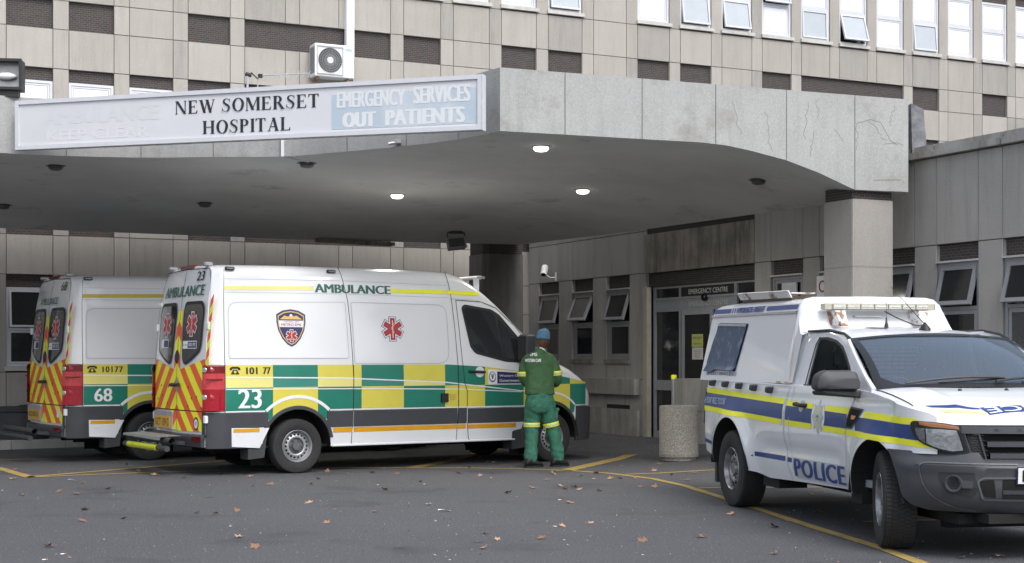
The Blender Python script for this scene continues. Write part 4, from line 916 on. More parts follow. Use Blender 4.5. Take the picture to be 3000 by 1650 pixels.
for pts, w in (([(-.975, 1.252), (.64, 1.232), (2.235, 1.162), (3.56, 1.022)], .016), ([(-.975, 1.100), (.8, 1.09), (2.45, 1.065), (3.5, 1.015)], .013), ([(-.975, .815), (-.44, .815)], .016), ([(.48, .815), (3.50, .812), (3.57, .815)], .016)): stroke(q, pts, w, VS(.0055))
for c in (.02, UF):
    pts = [(c + .645 * math.cos(a), .35 + .645 * math.sin(a)) for a in segs(math.radians(46.2), math.radians(133.8), 22)]
    stroke(q, pts, .042 if c < 1 else .03, VS(.0075), sub=.06)
q.build('body_crease', M['decalw'], van, smooth=True, merge=0)
# roof stripe + words
q = MB(); strip(q, -.99, .284, lambda u: lerp(2.355, 2.385, (u + 1) / 1.3), lambda u: lerp(2.407, 2.437, (u + 1) / 1.3), VS(.004), n=10, m=1); fs_l = q.build('roof_stripe', M['yelp'], van)
q = MB(); strip(q, 1.43, 2.30, 2.380, 2.433, VS(.004), n=8, m=1); strip(q, 2.32, 2.86, lambda u: 2.379 - (u - 2.32) * .012, lambda u: min(2.433 - (u - 2.32) * .02, 2.379 + (2.90 - u) * .9), VS(.004), n=8, m=1); side_y = q.build('roof_stripe', M['fyel'], van)
q = MB(); text_on(q, 'AMBULANCE', VS(.004), .30, 1.43, 2.355, 2.470, bold=.06); side_t = q.build('side_lettering', M['dgreen'], van)
q = MB(); text_on(q, '101', VS(.006), -.70, -.545, 1.290, 1.377, bold=.045); text_on(q, '77', VS(.006), -.47, -.365, 1.290, 1.377, bold=.045); num_t = q.build('phone_number', M['ink'], van)
def phone_icon(q, mp, x, z, s):
    conform(q, [(x - s, z + .25 * s), (x - s * .9, z + .62 * s), (x - .5 * s, z + .8 * s), (x + .5 * s, z + .8 * s), (x + .9 * s, z + .62 * s), (x + s, z + .25 * s), (x + .55 * s, z + .2 * s), (x + .5 * s, z + .45 * s), (x - .5 * s, z + .45 * s), (x - .55 * s, z + .2 * s)], mp, 1)
    conform(q, [(x - .35 * s, z + .3 * s), (x + .35 * s, z + .3 * s), (x + .8 * s, z - .5 * s), (x - .8 * s, z - .5 * s)], mp, 1)
q = MB(); phone_icon(q, VS(.006), -.85, 1.325, .075); q.build('phone_symbol', M['ink'], van)
q = MB(); q.lathe([(0, 0), (.018, 0)], 12, Matrix.Translation(VS(.008)(-.85, 1.318)) @ Matrix.Rotation(PI / 2, 4, 'X')); q.build('phone_dial', M['yel'], van)
q = MB(); text_on(q, '23', VS(.007), -.81, -.49, .855, 1.10, bold=.03); big_n = q.build('fleet_number', M['decalw'], van)
# panel lines
q = MB(); sm = VS(.003)
stroke(q, [(-1.0, 2.62), (-1.0, 2.3), (-.985, 1.42)], .008, sm); stroke(q, [(-.985, 1.42), (-.985, .82), (-.98, .80)], .010, VS(.007))
for u0, pts in ((0, [(.66, 2.70), (.70, 2.6), (.745, 2.4), (.775, 2.25), (.80, 1.9), (.818, 1.45), (.826, 1.2), (.822, .8), (.805, .34)]), (1, [(2.31, 2.70), (2.36, 2.5), (2.39, 2.30), (2.42, 1.9), (2.445, 1.4), (2.45, .8), (2.43, .33)])): stroke(q, pts, .009, sm)
for pts in ([(.826, 1.4), (.826, 1.2), (.822, .81)], [(2.447, 1.4), (2.45, .81)]): stroke(q, pts, .010, VS(.008))
stroke(q, [(2.46, 2.30), (2.49, 1.9), (2.52, 1.45)], .009, sm); stroke(q, [(2.52, 1.45), (2.55, 1.15), (2.59, 1.04), (2.59, .81)], .009, VS(.008)); stroke(q, [(2.60, .585), (2.63, .37), (2.66, .345), (3.36, .33)], .009, VS(.006))
stroke(q, [(2.46, 2.30), (2.9, 2.285), (3.15, 2.2), (3.45, 1.95), (3.66, 1.72)], .010, sm); q.build('panel_gap', M['seam'], van, merge=0)
q = MB()
pl1 = round_poly([(-.93, 1.49), (-.93, 2.20), (.735, 2.235), (.765, 1.49)], [.03, .14, .03, .03]); stroke(q, pl1, .010, VS(.003), closed=True)
pl2 = round_poly([(.845, 1.42), (.82, 2.235), (2.29, 2.225), (2.31, 1.42)], [.03, .03, .14, .18]); stroke(q, pl2, .010, VS(.003), closed=True)
stroke(q, [(-.985, 2.33), (.7, 2.345)], .006, VS(.003)); stroke(q, [(.76, 2.345), (2.32, 2.33)], .006, VS(.003)); stroke(q, [(-.985, 2.50), (.68, 2.52)], .006, VS(.003)); stroke(q, [(.72, 2.52), (2.32, 2.50)], .006, VS(.003)); stroke(q, [(2.36, 2.32), (2.8, 2.31), (3.15, 2.22), (3.6, 1.82)], .006, VS(.003))
q.build('panel_crease', M['seamg'], van, merge=0)
for pp in (pl1, pl2):
    q = MB(); c_ = Vector((sum(p[0] for p in pp) / len(pp), sum(p[1] for p in pp) / len(pp))); inn = [tuple(c_ + (Vector(p) - c_) * .985) for p in pp]
    conform(q, inn, VS(.0045), .12); q.build('side_panel', M['white'], van, smooth=True, angle=1)
# emblems
def star_poly(cx, cz, R, w):
    pts = []
    h = R * math.cos(math.radians(0)); hw = w / 2
    for k in range(6):
        a = math.radians(90 - 60 * k); d = Vector((math.cos(a), math.sin(a))); n = Vector((math.cos(a + PI / 2), math.sin(a + PI / 2)))
        pts += [d * R + n * hw, d * R - n * hw]; 
        ai = math.radians(60 - 60 * k); pts.append(Vector((math.cos(ai), math.sin(ai))) * (hw / math.sin(math.radians(30))))
    return [(cx + p.x, cz + p.y) for p in pts]
def star_of_life(par, mp, cx, cz, R, w, dark=True, sx=1.0):
    f = lambda o_: (lambda u, z: mp(o_)(cx + (u - cx) * sx, z))
    if dark:
        q = MB(); conform(q, star_poly(cx, cz, R, w), f(.006), .2); q.build('medical_star', M['navyd'], par, merge=0)
    q = MB(); conform(q, star_poly(cx, cz, R * .955, w * .86), f(.0075), .2); q.build('medical_star', M['decalw'], par, merge=0)
    q = MB(); conform(q, star_poly(cx, cz, R * .885, w * .64), f(.009), .2); q.build('medical_star', M['redm'], par, merge=0)
    q = MB(); stroke(q, [(cx, cz - R * .72), (cx, cz + R * .70)], w * .10, f(.0105)); q.build('staff', M['decalw'], par, merge=0)
    q = MB(); stroke(q, [(cx + math.sin(k * .8) * w * .24 * (1.1 - k / 22), cz + R * (.5 - k / 13)) for k in range(14)], w * .085, f(.0115), sub=.3); q.build('snake', M['gold'], par, merge=0)
star_of_life(van, VS, 1.433, 1.887, .168, .115)
sh = lambda s_: [(-.06 + x * s_, 1.895 + z * s_) for x, z in [(0, .232), (-.11, .215), (-.205, .165), (-.205, .06), (-.185, -.04), (-.13, -.15), (-.06, -.225), (0, -.255), (.06, -.225), (.13, -.15), (.185, -.04), (.205, .06), (.205, .165), (.11, .215)]]
for s_, mt, o_ in ((1.0, 'navyd', .006), (.90, 'gold', .0075), (.84, 'navyd', .009)):
    q = MB(); conform(q, sh(s_), VS(o_), .3); q.build('shield', M[mt], van, merge=0)
q = MB(); conform(q, [(-.06 + x, 1.895 + z) for x, z in [(-.15, .105), (-.09, .15), (-.04, .135), (0, .165), (.04, .14), (.08, .15), (.15, .105), (.15, .10), (-.15, .10)]], VS(.011), .3); q.build('shield_mountain', M['gold'], van, merge=0)
q = MB(); conform(q, [(-.06 + x, 1.895 + z) for x, z in [(-.175, .085), (.175, .085), (.165, .0), (-.165, .0)]], VS(.011), .3); q.lathe([(0, 0), (.02, 0)], 12, Matrix.Translation(VS(.012)(-.06, 2.045)) @ Matrix.Rotation(PI / 2, 4, 'X')); q.build('shield_band', M['decalw'], van, merge=0)
q = MB(); text_on(q, 'WESTERN CAPE', VS(.0125), -.165, .045, 1.955, 1.975); text_on(q, 'METRO EMS', VS(.0125), -.20, .08, 1.910, 1.942, bold=.015); q.build('shield_lettering', M['redm'], van)
star_of_life(van, lambda o_: VS(o_ + .004), -.06, 1.785, .085, .062, dark=False)
# government sign
q = MB(); strip(q, 2.93, 3.56, lambda u: 1.122 - (u - 2.93) * .005, lambda u: 1.338 - (u - 2.93) * .06, VS(.008), n=6, m=2); q.build('crest_panel', M['decalw'], van)
q = MB(); strip(q, 3.085, 3.53, 1.135, lambda u: 1.315 - (u - 2.93) * .06, VS(.010), n=6, m=2); q.build('crest_panel', M['navyd'], van)
q = MB(); text_on(q, 'Western Cape', VS(.012), 3.12, 3.52, 1.22, 1.262, bold=.015); text_on(q, 'Government', VS(.012), 3.12, 3.47, 1.158, 1.198, bold=.015); q.build('crest_lettering', M['decalw'], van)
q = MB(); conform(q, [(3.005 + .058 * math.cos(a), 1.23 + .075 * math.sin(a)) for a in segs(0, 2 * PI, 20)[:-1]], VS(.0105), .3); q.build('crest', M['navyd'], van)
q = MB(); conform(q, [(3.005 + .048 * math.cos(a), 1.235 + .062 * math.sin(a)) for a in segs(0, 2 * PI, 20)[:-1]], VS(.012), .3); q.build('crest', M['decalw'], van)
q = MB(); 
for k in range(5): stroke(q, [(3.005, 1.195), (2.975 + .015 * k, 1.275)], .006, VS(.0135))
q.build('crest', M['navyd'], van)
# socket
q = MB(); c0 = VS(.0)(2.22, .95); q.box(2.165, 2.275, -1.03, -.99, .888, 1.008); q.build('power_socket', M['black'], van)
q = MB(); text_on(q, '220 VOLT', VS(.006), 2.305, 2.41, .975, .995); text_on(q, 'AC INPUT', VS(.006), 2.305, 2.41, .945, .965); text_on(q, 'SOCKET', VS(.006), 2.315, 2.40, .913, .933); q.build('socket_lettering', M['redm'], van)
# door handle
q = MB(); q.lathe([(0, .0), (.07, .002), (.075, .0)], 20, Matrix.Translation(VS(.006)(2.80, 1.30)) @ Matrix.Rotation(PI / 2, 4, 'X')); q.build('handle_recess', M['whitepl'], van)
q = MB(); q.tube([VS(.0)(2.62, 1.308), VS(.03)(2.65, 1.308), VS(.035)(2.85, 1.300), VS(.0)(2.885, 1.298)], .019, 8); q.build('door_handle', M['black'], van, smooth=True)
# cab glass
fr_ = round_poly([(2.56, 2.19), (2.62, 2.225), (3.02, 2.17), (3.15, 2.10), (3.27, 1.90), (3.50, 1.70), (3.56, 1.43), (3.25, 1.46), (2.76, 1.57), (2.68, 1.66)], .04)
dg = MB(); conform(dg, round_poly([(2.545, 2.20), (2.60, 2.245), (3.06, 2.185), (3.20, 2.11), (3.55, 1.74), (3.58, 1.42), (3.25, 1.44), (2.74, 1.555), (2.66, 1.65)], .04), VS(.004), .1); wf = dg.build('door_window', M['black'], van, smooth=True)
dg = MB(); conform(dg, round_poly([(2.575, 2.17), (2.63, 2.205), (3.04, 2.15), (3.115, 2.09), (3.205, 1.50), (2.79, 1.585), (2.71, 1.66)], .05), VS(.007), .1); dg.build('pane', M['glass_v'], wf, smooth=True)
dg = MB(); conform(dg, round_poly([(3.16, 2.06), (3.46, 1.76), (3.50, 1.46), (3.25, 1.49)], .03), VS(.007), .1); dg.build('pane', M['glass_v'], wf, smooth=True)
q = MB(); q.grid([[vtop(u, y * (1 - .10 * (u - 2.8)), .006) for y in (-.62, -.4, -.2, 0, .2, .4, .62)] for u in segs(2.82, 3.92, 9)]); q.build('windscreen', M['glass_v'], van, smooth=True)
mi = empty('side_mirror', (3.52, -1.02, 1.62)); mi.parent = van
q = MB(); q.box(-.09, .09, -.20, .02, -.20, .21); mo = q.build('mirror_housing', M['dkgrey'], mi); bv = mo.modifiers.new('b', 'BEVEL'); bv.width = .04; bv.segments = 3
q = MB(); q.box(-.094, -.091, -.185, .005, -.17, .18); q.build('mirror_glass', M['pane_dust'], mi); q = MB(); q.bar((.0, .0, -.1), (.05, .12, -.12), .06); q.build('mirror_arm', M['dkgrey'], mi)
q = MB(); q.box(3.52, 3.70, .9, 1.15, 1.45, 1.85); mo = q.build('far_mirror', M['dkgrey'], van); bv = mo.modifiers.new('b', 'BEVEL'); bv.width = .04
# roof marker lamps and light bar
def led(x, z, name='side_lamp'):
    p = VS(.01)(x, z); q = MB(); q.box(p[0] - .065, p[0] + .065, p[1] - .012, p[1] + .03, p[2] - .022, p[2] + .022); o = q.build(name, M['black'], van); o.modifiers.new('b', 'BEVEL').width = .012
    q = MB()
    for k in range(5): q.box(p[0] - .045 + .0185 * k, p[0] - .031 + .0185 * k, p[1] - .016, p[1] - .011, p[2] - .01, p[2] + .01)
    q.build('led_lens', M['lens'], o)
led(-.87, 2.635); led_f = led(.56, 2.64)
q = MB(); q.box(2.94, 3.04, -.70, .70, 2.615, 2.665); lb = q.build('light_bar', M['whitepl'], van); lb.modifiers.new('b', 'BEVEL').width = .02
q = MB(); q.box(2.92, 3.0, -.66, -.63, 2.42, 2.62); q.box(2.92, 3.0, .63, .66, 2.42, 2.62); q.build('light_bar_bracket', M['whitepl'], van)
q = MB(); q.box(3.04, 3.07, -.70, -.5, 2.62, 2.66)
for k in range(6): q.box(2.945 + .016 * k, 2.957 + .016 * k, -.706, -.70, 2.625, 2.655)
q.build('light_bar_lens', M['lens'], lb)
# ---- rear
R_a = [(.10, .83), (.10, 1.9), (.12, 2.2), (.18, 2.5), (.26, 2.645), (1.74, 2.645), (1.82, 2.5), (1.88, 2.2), (1.90, 1.9), (1.90, .83)]
q = MB(); stroke(q, [(.16, .54), (.115, .62), (.10, .83), (.09, 1.9), (.12, 2.25), (.20, 2.52), (.27, 2.635), (1.0, 2.655), (1.73, 2.635), (1.80, 2.52), (1.88, 2.25), (1.91, 1.9), (1.90, .83), (1.885, .62), (1.83, .54)], .010, VRr(.004)); stroke(q, [(1.0, 2.65), (1.0, .54)], .010, VRr(.006)); stroke(q, [(.1, .818), (1.9, .818)], .014, VRr(.007)); q.build('door_gap', M['seam'], van, merge=0)
def rwin(mir):
    f = (lambda v: v) if not mir else (lambda v: 2 - v)
    out = [(.22, 2.14), (.23, 1.70), (.26, 1.58), (.55, 1.45), (.74, 1.40), (.82, 1.48), (.86, 1.75), (.885, 2.10), (.84, 2.225), (.30, 2.225)]
    o_ = round_poly([(f(v), z) for v, z in out], .07)
    q = MB(); conform(q, o_, VRr(.012), .12); w = q.build('rear_window', M['black'], van, smooth=True)
    c_ = Vector((sum(p[0] for p in o_) / len(o_), sum(p[1] for p in o_) / len(o_)))
    q = MB(); conform(q, [tuple(c_ + (Vector(p) - c_) * .90) for p in o_], VRr(.015), .12); q.build('pane', M['glass_v'], w, smooth=True)
    return w
w1 = rwin(False); w2 = rwin(True)
star_of_life(w1, lambda o_: VRr(o_ + .012), .555, 1.93, .17, .12, dark=False); star_of_life(w2, lambda o_: VRr(o_ + .012), 1.445, 1.93, .17, .12, dark=False)
q = MB(); strip(q, .36, .80, 1.615, 1.715, VRr(.019), n=2, m=1); st1 = q.build('phone_sticker', M['decalw'], w1); q = MB(); strip(q, .37, .64, 1.625, 1.705, VRr(.0205), n=2, m=1); q.build('phone_sticker', M['navyd'], st1)
q = MB(); text_on(q, '0800 092', VRr(.022), .61, .39, 1.645, 1.69); q.v = q.v; q.build('sticker_text', M['decalw'], st1)
q = MB(); text_on(q, 'Report Misuse', VRr(.022), .79, .66, 1.65, 1.675); q.build('sticker_text', M['navyd'], st1)
q = MB(); strip(q, 1.33, 1.62, 1.63, 1.74, VRr(.019), n=2, m=1); st2 = q.build('crest_sticker', M['decalw'], w2); q = MB(); strip(q, 1.345, 1.52, 1.64, 1.73, VRr(.0205), n=2, m=1); q.build('crest_sticker', M['navyd'], st2)
# chevrons
region = [[(.115, .825), (.98, .825), (.98, 1.50), (.80, 1.30), (.115, 1.44)], ]
def chev(sgn_, regs, mbr, mby, off):
    per = .36
    for k in range(-14, 14):
        for h in (0, 1):
            a = k * per + h * per / 2; b_ = a + per / 2
            # z = a - .76*|v-1| lines
            v0, v1 = (0.0, 1.0)
            quad_ = [(v0, a - .95 * 1.0), (v1, a), (v1, b_), (v0, b_ - .95 * 1.0)]
            if sgn_ > 0: quad_ = [(2 - x, z) for x, z in quad_][::-1]
            for rg in regs:
                rr = rg if sgn_ < 0 else [(2 - x, z) for x, z in rg][::-1]
                c_ = clip_conv(quad_, rr)
                if len(c_) >= 3: conform((mbr, mby)[h], c_, VRr(off), .1, tess=False)
regs = [[(.112, .825), (.993, .825), (.993, 1.33), (.85, 1.355), (.112, 1.49)], [(.85, 1.355), (.993, 1.33), (.993, 2.12), (.90, 2.12), (.90, 1.8)]]
r2 = [[(.19, .56), (.993, .55), (.993, .808), (.125, .808), (.125, .62)]]
mr, my = MB(), MB(); chev(-1, regs, mr, my, .008); chev(1, regs, mr, my, .008); chev(-1, r2, mr, my, .009)
chev(1, [[(.12, .56), (.19, .56), (.19, .808), (.12, .808)], [(.80, .56), (.993, .56), (.993, .808), (.80, .808)], [(.19, .545), (.80, .545), (.80, .575), (.19, .575)]], mr, my, .009)
# corner strip
for k in range(8):
    z0 = 1.42 + k * .11; (mr if k % 2 else my).grid([[VRr(.006)(v, z0 + dz + (v - .02) * -1.0) for v in (.015, .055, .095)] for dz in (0, .055, .11)])
mr.build('red_chevron', M['fred'], van, merge=0); my.build('yellow_chevron', M['fyel'], van, merge=0)
q = MB(); conform(q, [(1.11 - .0 + .075 * math.cos(a) - .11, 1.51 + .085 * math.sin(a)) for a in segs(0, 2 * PI, 20)[:-1]], VRr(.014), .3); q.build('door_boss', M['black'], van)
q = MB(); conform(q, [(.98 + .075 * math.cos(a) * 1.0, 1.145 + .085 * math.sin(a)) for a in segs(0, 2 * PI, 20)[:-1]], VRr(.012), .3); q.build('handle_recess', M['steel'], van)
q = MB(); q.tube([VRr(.05)(1.12, 1.145), VRr(.06)(1.0, 1.145), VRr(.05)(.84, 1.15)], .024, 8); q.build('door_handle', M['black'], van, smooth=True)
q = MB()
for v, z in ((.60, 1.12), (.35, 1.0), (.50, .98), (.62, .88), (.20, .86), (1.3, 1.12), (1.55, 1.0), (1.35, .9), (1.75, .95), (1.6, 1.13)): conform(q, [(v + .017 * math.cos(a), z + .017 * math.sin(a)) for a in segs(0, 2 * PI, 8)[:-1]], VRr(.011), .3)
q.build('door_buffer', pm('dull red buffer', (.12, .03, .02), .5), van)
for v, z in ((.09, 1.90), (.10, .72), (1.91, 1.90), (1.92, .72)):
    q = MB(); p = VRr(.01)(v, z); q.box(p[0] - .016, p[0] + .03, p[1] - .036, p[1] + .036, z - .05, z + .05); o = q.build('door_hinge', M['whitepl'], van); o.modifiers.new('b', 'BEVEL').width = .01
# tail lamp wraps the corner
def tl(s, off):
    pts = [(-1.2 - .036, -.895), (-1.235, -.905), (-1.225, -.93), (-1.19, -.965), (-1.13, -.985), (-1.05, -.998), (-.992, -1.002)]
    return pts
for s in (1, -1):
    rows = []; 
    for (x, y) in tl(s, 0):
        rows.append([(x + .03 + .02 * max(0, (z - 1.2)), y * s + .02 * s, z) for z in (.815,)] + [(x - .012 * (x < -1.1), (y - .008) * s, z) for z in (.83, .9, 1.0, 1.1, 1.2, 1.3, 1.39)] + [(x + .03, (y + .02) * s, 1.41)])
    q = MB(); q.grid([r_[:5] for r_ in rows], 0); q.grid([r_[4:7] for r_ in rows], 1); q.grid([r_[6:] for r_ in rows], 2); tlo = q.build('tail_lamp', [M['redl'], M['redp'], M['redd']], van, smooth=True, angle=.8)
    q = MB()
    for z in (1.345, 1.0): q.lathe([(.04, 0), (.012, .10), (0, .12)], 14, Matrix.Translation((-1.18, -.985 * s, z)) @ Matrix.Rotation(PI / 2, 4, 'Y') @ Matrix.Diagonal((1, .45, 1, 1)))
    q.build('lamp_cone', M['redp'], tlo, smooth=True)
    q = MB(); 
    for z in (1.345, 1.0): q.lathe([(0, .004), (.030, .003), (.036, -.004)], 16, Matrix.Translation((-1.236, -.935 * s, z)) @ Matrix.Rotation(-PI / 2, 4, 'Y') @ Matrix.Rotation(.6 * s, 4, 'X'))
    q.build('reversing_lens', M['lens'], tlo, smooth=True)
    q = MB(); q.box(-1.242, -1.02, -1.012 if s > 0 else 1.0, -1.0 if s > 0 else 1.012, 1.215, 1.232); q.build('lamp_rib', M['redd'], tlo)
q = MB(); q.add([(-1.29, -.69, .44), (-1.275, -.965, .445), (-1.275, -.965, .505), (-1.29, -.69, .50)], [(0, 1, 2, 3)]); 
q.v = [(x - .022, y, z) for x, y, z in q.v]; q.build('reflector', M['redd'], van)
q = MB(); q.box(-1.10, -1.06, -.24, .24, 2.66, 2.70); q.build('high_brake_lamp', M['redd'], van)
for y in (-.62, .62): q = MB(); q.box(-1.12, -1.0, y - .045, y + .045, 2.67, 2.72); o = q.build('roof_lamp', M['steel'], van); o.modifiers.new('b', 'BEVEL').width = .015
q = MB(); q.box(-1.27, -1.245, .19, .75, .575, .73); po = q.build('number_plate', M['plate'], van)
q = MB(); q.box(-1.262, -1.235, .14, .80, .555, .79); q.build('plate_surround', M['steel'], van)
def plate_text(s, par): q = MB(); text_on(q, s, lambda v, z: (-1.2725, -1 + v, z), 1.72, 1.23, .60, .70, bold=.01); return q.build('plate_lettering', M['ink'], par)
q = MB(); conform(q, [(.36 + .075 * math.cos(a), .66 + .085 * math.sin(a)) for a in segs(0, 2 * PI, 18)[:-1]], VRr(.012), .3); eb = q.build('round_sticker', M['ink'], van)
q = MB(); conform(q, [(.36 + .055 * math.cos(a), .66 + .062 * math.sin(a)) for a in segs(0, 2 * PI, 18)[:-1]], VRr(.0135), .3); q.build('round_sticker', M['decalw'], eb)
q = MB(); text_on(q, 'EK', VRr(.015), .39, .33, .64, .68, bold=.03); q.build('sticker_text', M['redm'], eb)
# rear words (text runs from left to right as seen from behind: v decreasing)
def rear_words(num, r_num, r_amb):
    a = MB(); text_on(a, num, VRr(.012), *r_num, bold=.035, shear=-.12); o1 = a.build('rear_number', M['ink'], van)
    a = MB(); text_on(a, 'AMBULANCE', VRr(.012), *r_amb, bold=.045); o2 = a.build('rear_lettering', M['dgreen'], van); return o1, o2
q = MB(); q.box(-1.66, -1.34, -.82, .82, .462, .478); sb_ = MB(); 
stp = empty('rear_step', (0, 0, 0)); stp.parent = van
q = MB(); q.tube([(-1.60, -.78, .455), (-1.60, .80, .455)], .04, 12, cap=False); q.tube([(-1.60, -.78, .455), (-1.60, .80, .455)], .033, 12, cap=False); q.tube([(-1.66, -.78, .36), (-1.66, .80, .36)], .036, 12)
for y in (-.4, .4): q.bar((-1.2, y, .40), (-1.6, y, .43), .06, .05)
for y in (-.3, .35): q.bar((-1.63, y, .34), (-1.6, y, .47), .05, .02)
q.build('step_tube', M['dkgrey'], stp, smooth=True)
rear_extra = []
q = MB(); q.add([(-1.68, -.60, .50), (-1.68, .80, .50), (-1.40, .80, .51), (-1.40, -.60, .51)], [(0, 1, 2, 3)]); q.add([(-1.68, -.60, .50), (-1.68, .80, .50), (-1.695, .80, .475), (-1.695, -.6, .46)], [(0, 1, 2, 3)]); tread = q.build('step_tread', pm('chequer tread plate', (.30, .31, .32), .4, metal=.5, bump=1, bs=60), stp)
q = MB(); q.tube([(-1.665, -.45, .36), (-1.665, .62, .36)], .041, 12); tape = q.build('yellow_tape', pm('yellow tape', (.50, .55, .03), .5, dirt=((.2, .2, .05), 9, .6, .7)), stp, smooth=True)
M['rear_std'] = None
# ---- copy for the second ambulance
van2 = copy_tree(van)
van2.location = (-5.29 - .549, 21.77 + .836, 0)
van2['label'] = 'white ambulance numbered 68, standing behind and left of the other with only its tail visible'
def kill(root, names):
    for ch in list(root.children):
        if ch.name.split('.')[0] in names:
            for g_ in list(ch.children_recursive): bpy.data.objects.remove(g_)
            bpy.data.objects.remove(ch)
        else: kill(ch, names)
for ch in list(van2.children):
    if ch.name.split('.')[0] in ('medical_star', 'staff', 'snake'): bpy.data.objects.remove(ch)
kill(van2, {'sticker_text_x', 'side_lettering', 'fleet_number', 'phone_number', 'shield', 'shield_mountain', 'shield_band', 'shield_lettering', 'crest_panel', 'crest_lettering', 'crest', 'power_socket', 'socket_lettering', 'round_sticker', 'yellow_tape', 'step_tread'})
for ch in van2.children:
    if ch.name.startswith('roof_stripe'):
        ch.data = ch.data.copy(); ch.data.materials[0] = M['myel']
rear_words('23', (.60, .37, 2.49, 2.61), (1.68, .30, 2.295, 2.435)); plate_text('GCT 139 G', van)
_v = van; van = van2
a = MB(); text_on(a, '68', VRr(.012), .56, .34, 2.47, 2.60, bold=.006, shear=-.10); a.build('rear_number', M['ink'], van2)
a = MB(); text_on(a, 'AMBULANCE', VRr(.012), 1.50, .62, 2.28, 2.38, bold=.01); a.build('rear_lettering', M['dgreen'], van2)
plate_text('GCJ 033 G', van2)
q = MB(); text_on(q, '10177', VS(.006), -.70, -.40, 1.290, 1.374, bold=.035, sp=1.15); q.build('phone_number', M['ink'], van2)
q = MB(); text_on(q, '68', VS(.007), -.82, -.56, .87, 1.06, bold=.03); q.build('fleet_number', M['decalw'], van2)
q = MB(); strip(q, .30, .42, .64, .76, VRr(.012), n=1, m=1); q.build('white_sticker', M['decalw'], van2)
van = _v
# ------------------------------------------------------------------ police pickup
TO = Vector((2.225, 14.93)); TH = Vector((.2001, -.9798)); TL = Vector((.9798, .2001))
trk = empty('police_pickup', (TO.x, TO.y, 0), math.atan2(TH.y, TH.x), 'white police pickup with blue and yellow stripes, canopy and roof light bar', 'pickup truck')
# local: x forward from rear axle, y left with 0 at the right side plane; centre line y = HWD
HWD = .925; TR = .382; UFt = 3.26; AC = [(-.10, .50, .40), (UFt, .47, .39)]
def tin(z): # inset of the right side at height z
    if z > 1.25: return .05 + .15 * (z - 1.25) / .7
    if z > .98: return .012 + .038 * ((z - .98) / .27) ** 1.3
    if z > .72: return .012
    return .012 + .05 * ((.72 - z) / .35) ** 1.5
def flare(u, z):
    f = 0
    for c, r, zc in AC:
        d = math.hypot((u - c), (z - zc) * 1.0)
        f = max(f, .055 * math.exp(-((d - r) / .10) ** 2) * (1 if z < 1.0 else max(0, 1 - (z - 1.0) / .2)))
    return f
def dentl(u, z): # door scallop low
    return .030 * math.exp(-((z - .66) / .07) ** 2) * sstep(.55, .9, u) * (1 - sstep(2.35, 2.65, u)) + .012 * math.exp(-((z - 1.12) / .05) ** 2)
NC = catm([(3.45, -.002), (3.65, .004), (3.80, .035), (3.89, .085), (3.97, .16), (4.06, .27), (4.13, .42), (4.185, .60), (4.22, .75), (4.235, .925)], 4)
NCl = [0.0]
for a, b_ in zip(NC, NC[1:]): NCl.append(NCl[-1] + (b_ - a).length)
SMAX = 3.45 + NCl[-1]
def ncurve(C, Cl, s):
    for i in range(len(C) - 1):
        if s <= Cl[i + 1] or i == len(C) - 2:
            t = (s - Cl[i]) / (Cl[i + 1] - Cl[i]); p = C[i].lerp(C[i + 1], t); d = (C[i + 1] - C[i]).normalized(); return p, Vector((d.y, -d.x))
def TM(off, mir=False):
    def f(s, z):
        if s <= 3.45:
            y = tin(z) - flare(s, z) + dentl(s, z) - off; x = s
            if s > 3.3: pass
        else:
            p, n = ncurve(NC, NCl, s - 3.45); b_ = sstep(3.45, 3.7, s); k = (tin(z) - flare(s, z)) * (1 - .8 * b_)
            x, y = p.x + n.x * off - .10 * max(0, z - .95) * b_, p.y + n.y * off + k * (1 - b_)
        if s < -.9: 
            t = min(1, (-.9 - s) / .18); y += .07 * t * t; 
        return (x, 2 * HWD - y, z) if mir else (x, y, z)
    return f
def s_of_v(v):
    for i in range(len(NC) - 1):
        if NC[i].y <= v <= NC[i + 1].y: t = (v - NC[i].y) / (NC[i + 1].y - NC[i].y); return 3.45 + lerp(NCl[i], NCl[i + 1], t)
    return SMAX
def archt(u):
    z = 0
    for c, r, zc in AC:
        d = abs(u - c)
        if d < r: z = max(z, zc + math.sqrt(r * r - d * d))
    return z
tlow = lambda u: max(interp([(-1.08, .55), (-.6, .44), (.45, .40), (.8, .36), (1.6, .385), (2.6, .405), (2.85, .385), (3.72, .36)], u), archt(u))
ttop = lambda u: interp([(-1.08, 1.285), (1.37, 1.25), (2.82, 1.235), (3.1, 1.215), (3.36, 1.178), (3.68, 1.137), (3.94, 1.088), (4.02, 1.05)], u)
Us = [-1.08, -1.06, -1.03, -1.0, -.95, -.9, -.8, -.7] + [.42 + .1 * k for k in range(23)] + [2.7, 2.76] + [3.75, 3.8, 3.85, 3.9, 3.95, 4.0]
for c, r, zc in AC: Us += [c + (r - .001) * math.cos(PI * k / 24) for k in range(25)] + [c + r + .003, c - r - .003]
Us = sorted(set(round(u, 4) for u in Us if not (1.37 > 9)))
def side(mir, name_suffix=''):
    q = MB(); rows = []
    for u in Us:
        if u > UFt + .33: zl = max(.782, archt(u))
        else: zl = tlow(u)
        rows.append([TM(0, mir)(u, lerp(zl, ttop(u), k / 22)) for k in range(23)] + [tuple(Vector(TM(0, mir)(u, ttop(u))) + Vector((0, .03 * (-1 if mir else 1), .012)))])
    q.grid(rows)
    return q.build('side_panel', M['white'], trk, smooth=True, angle=.6)
side(False); side(True)
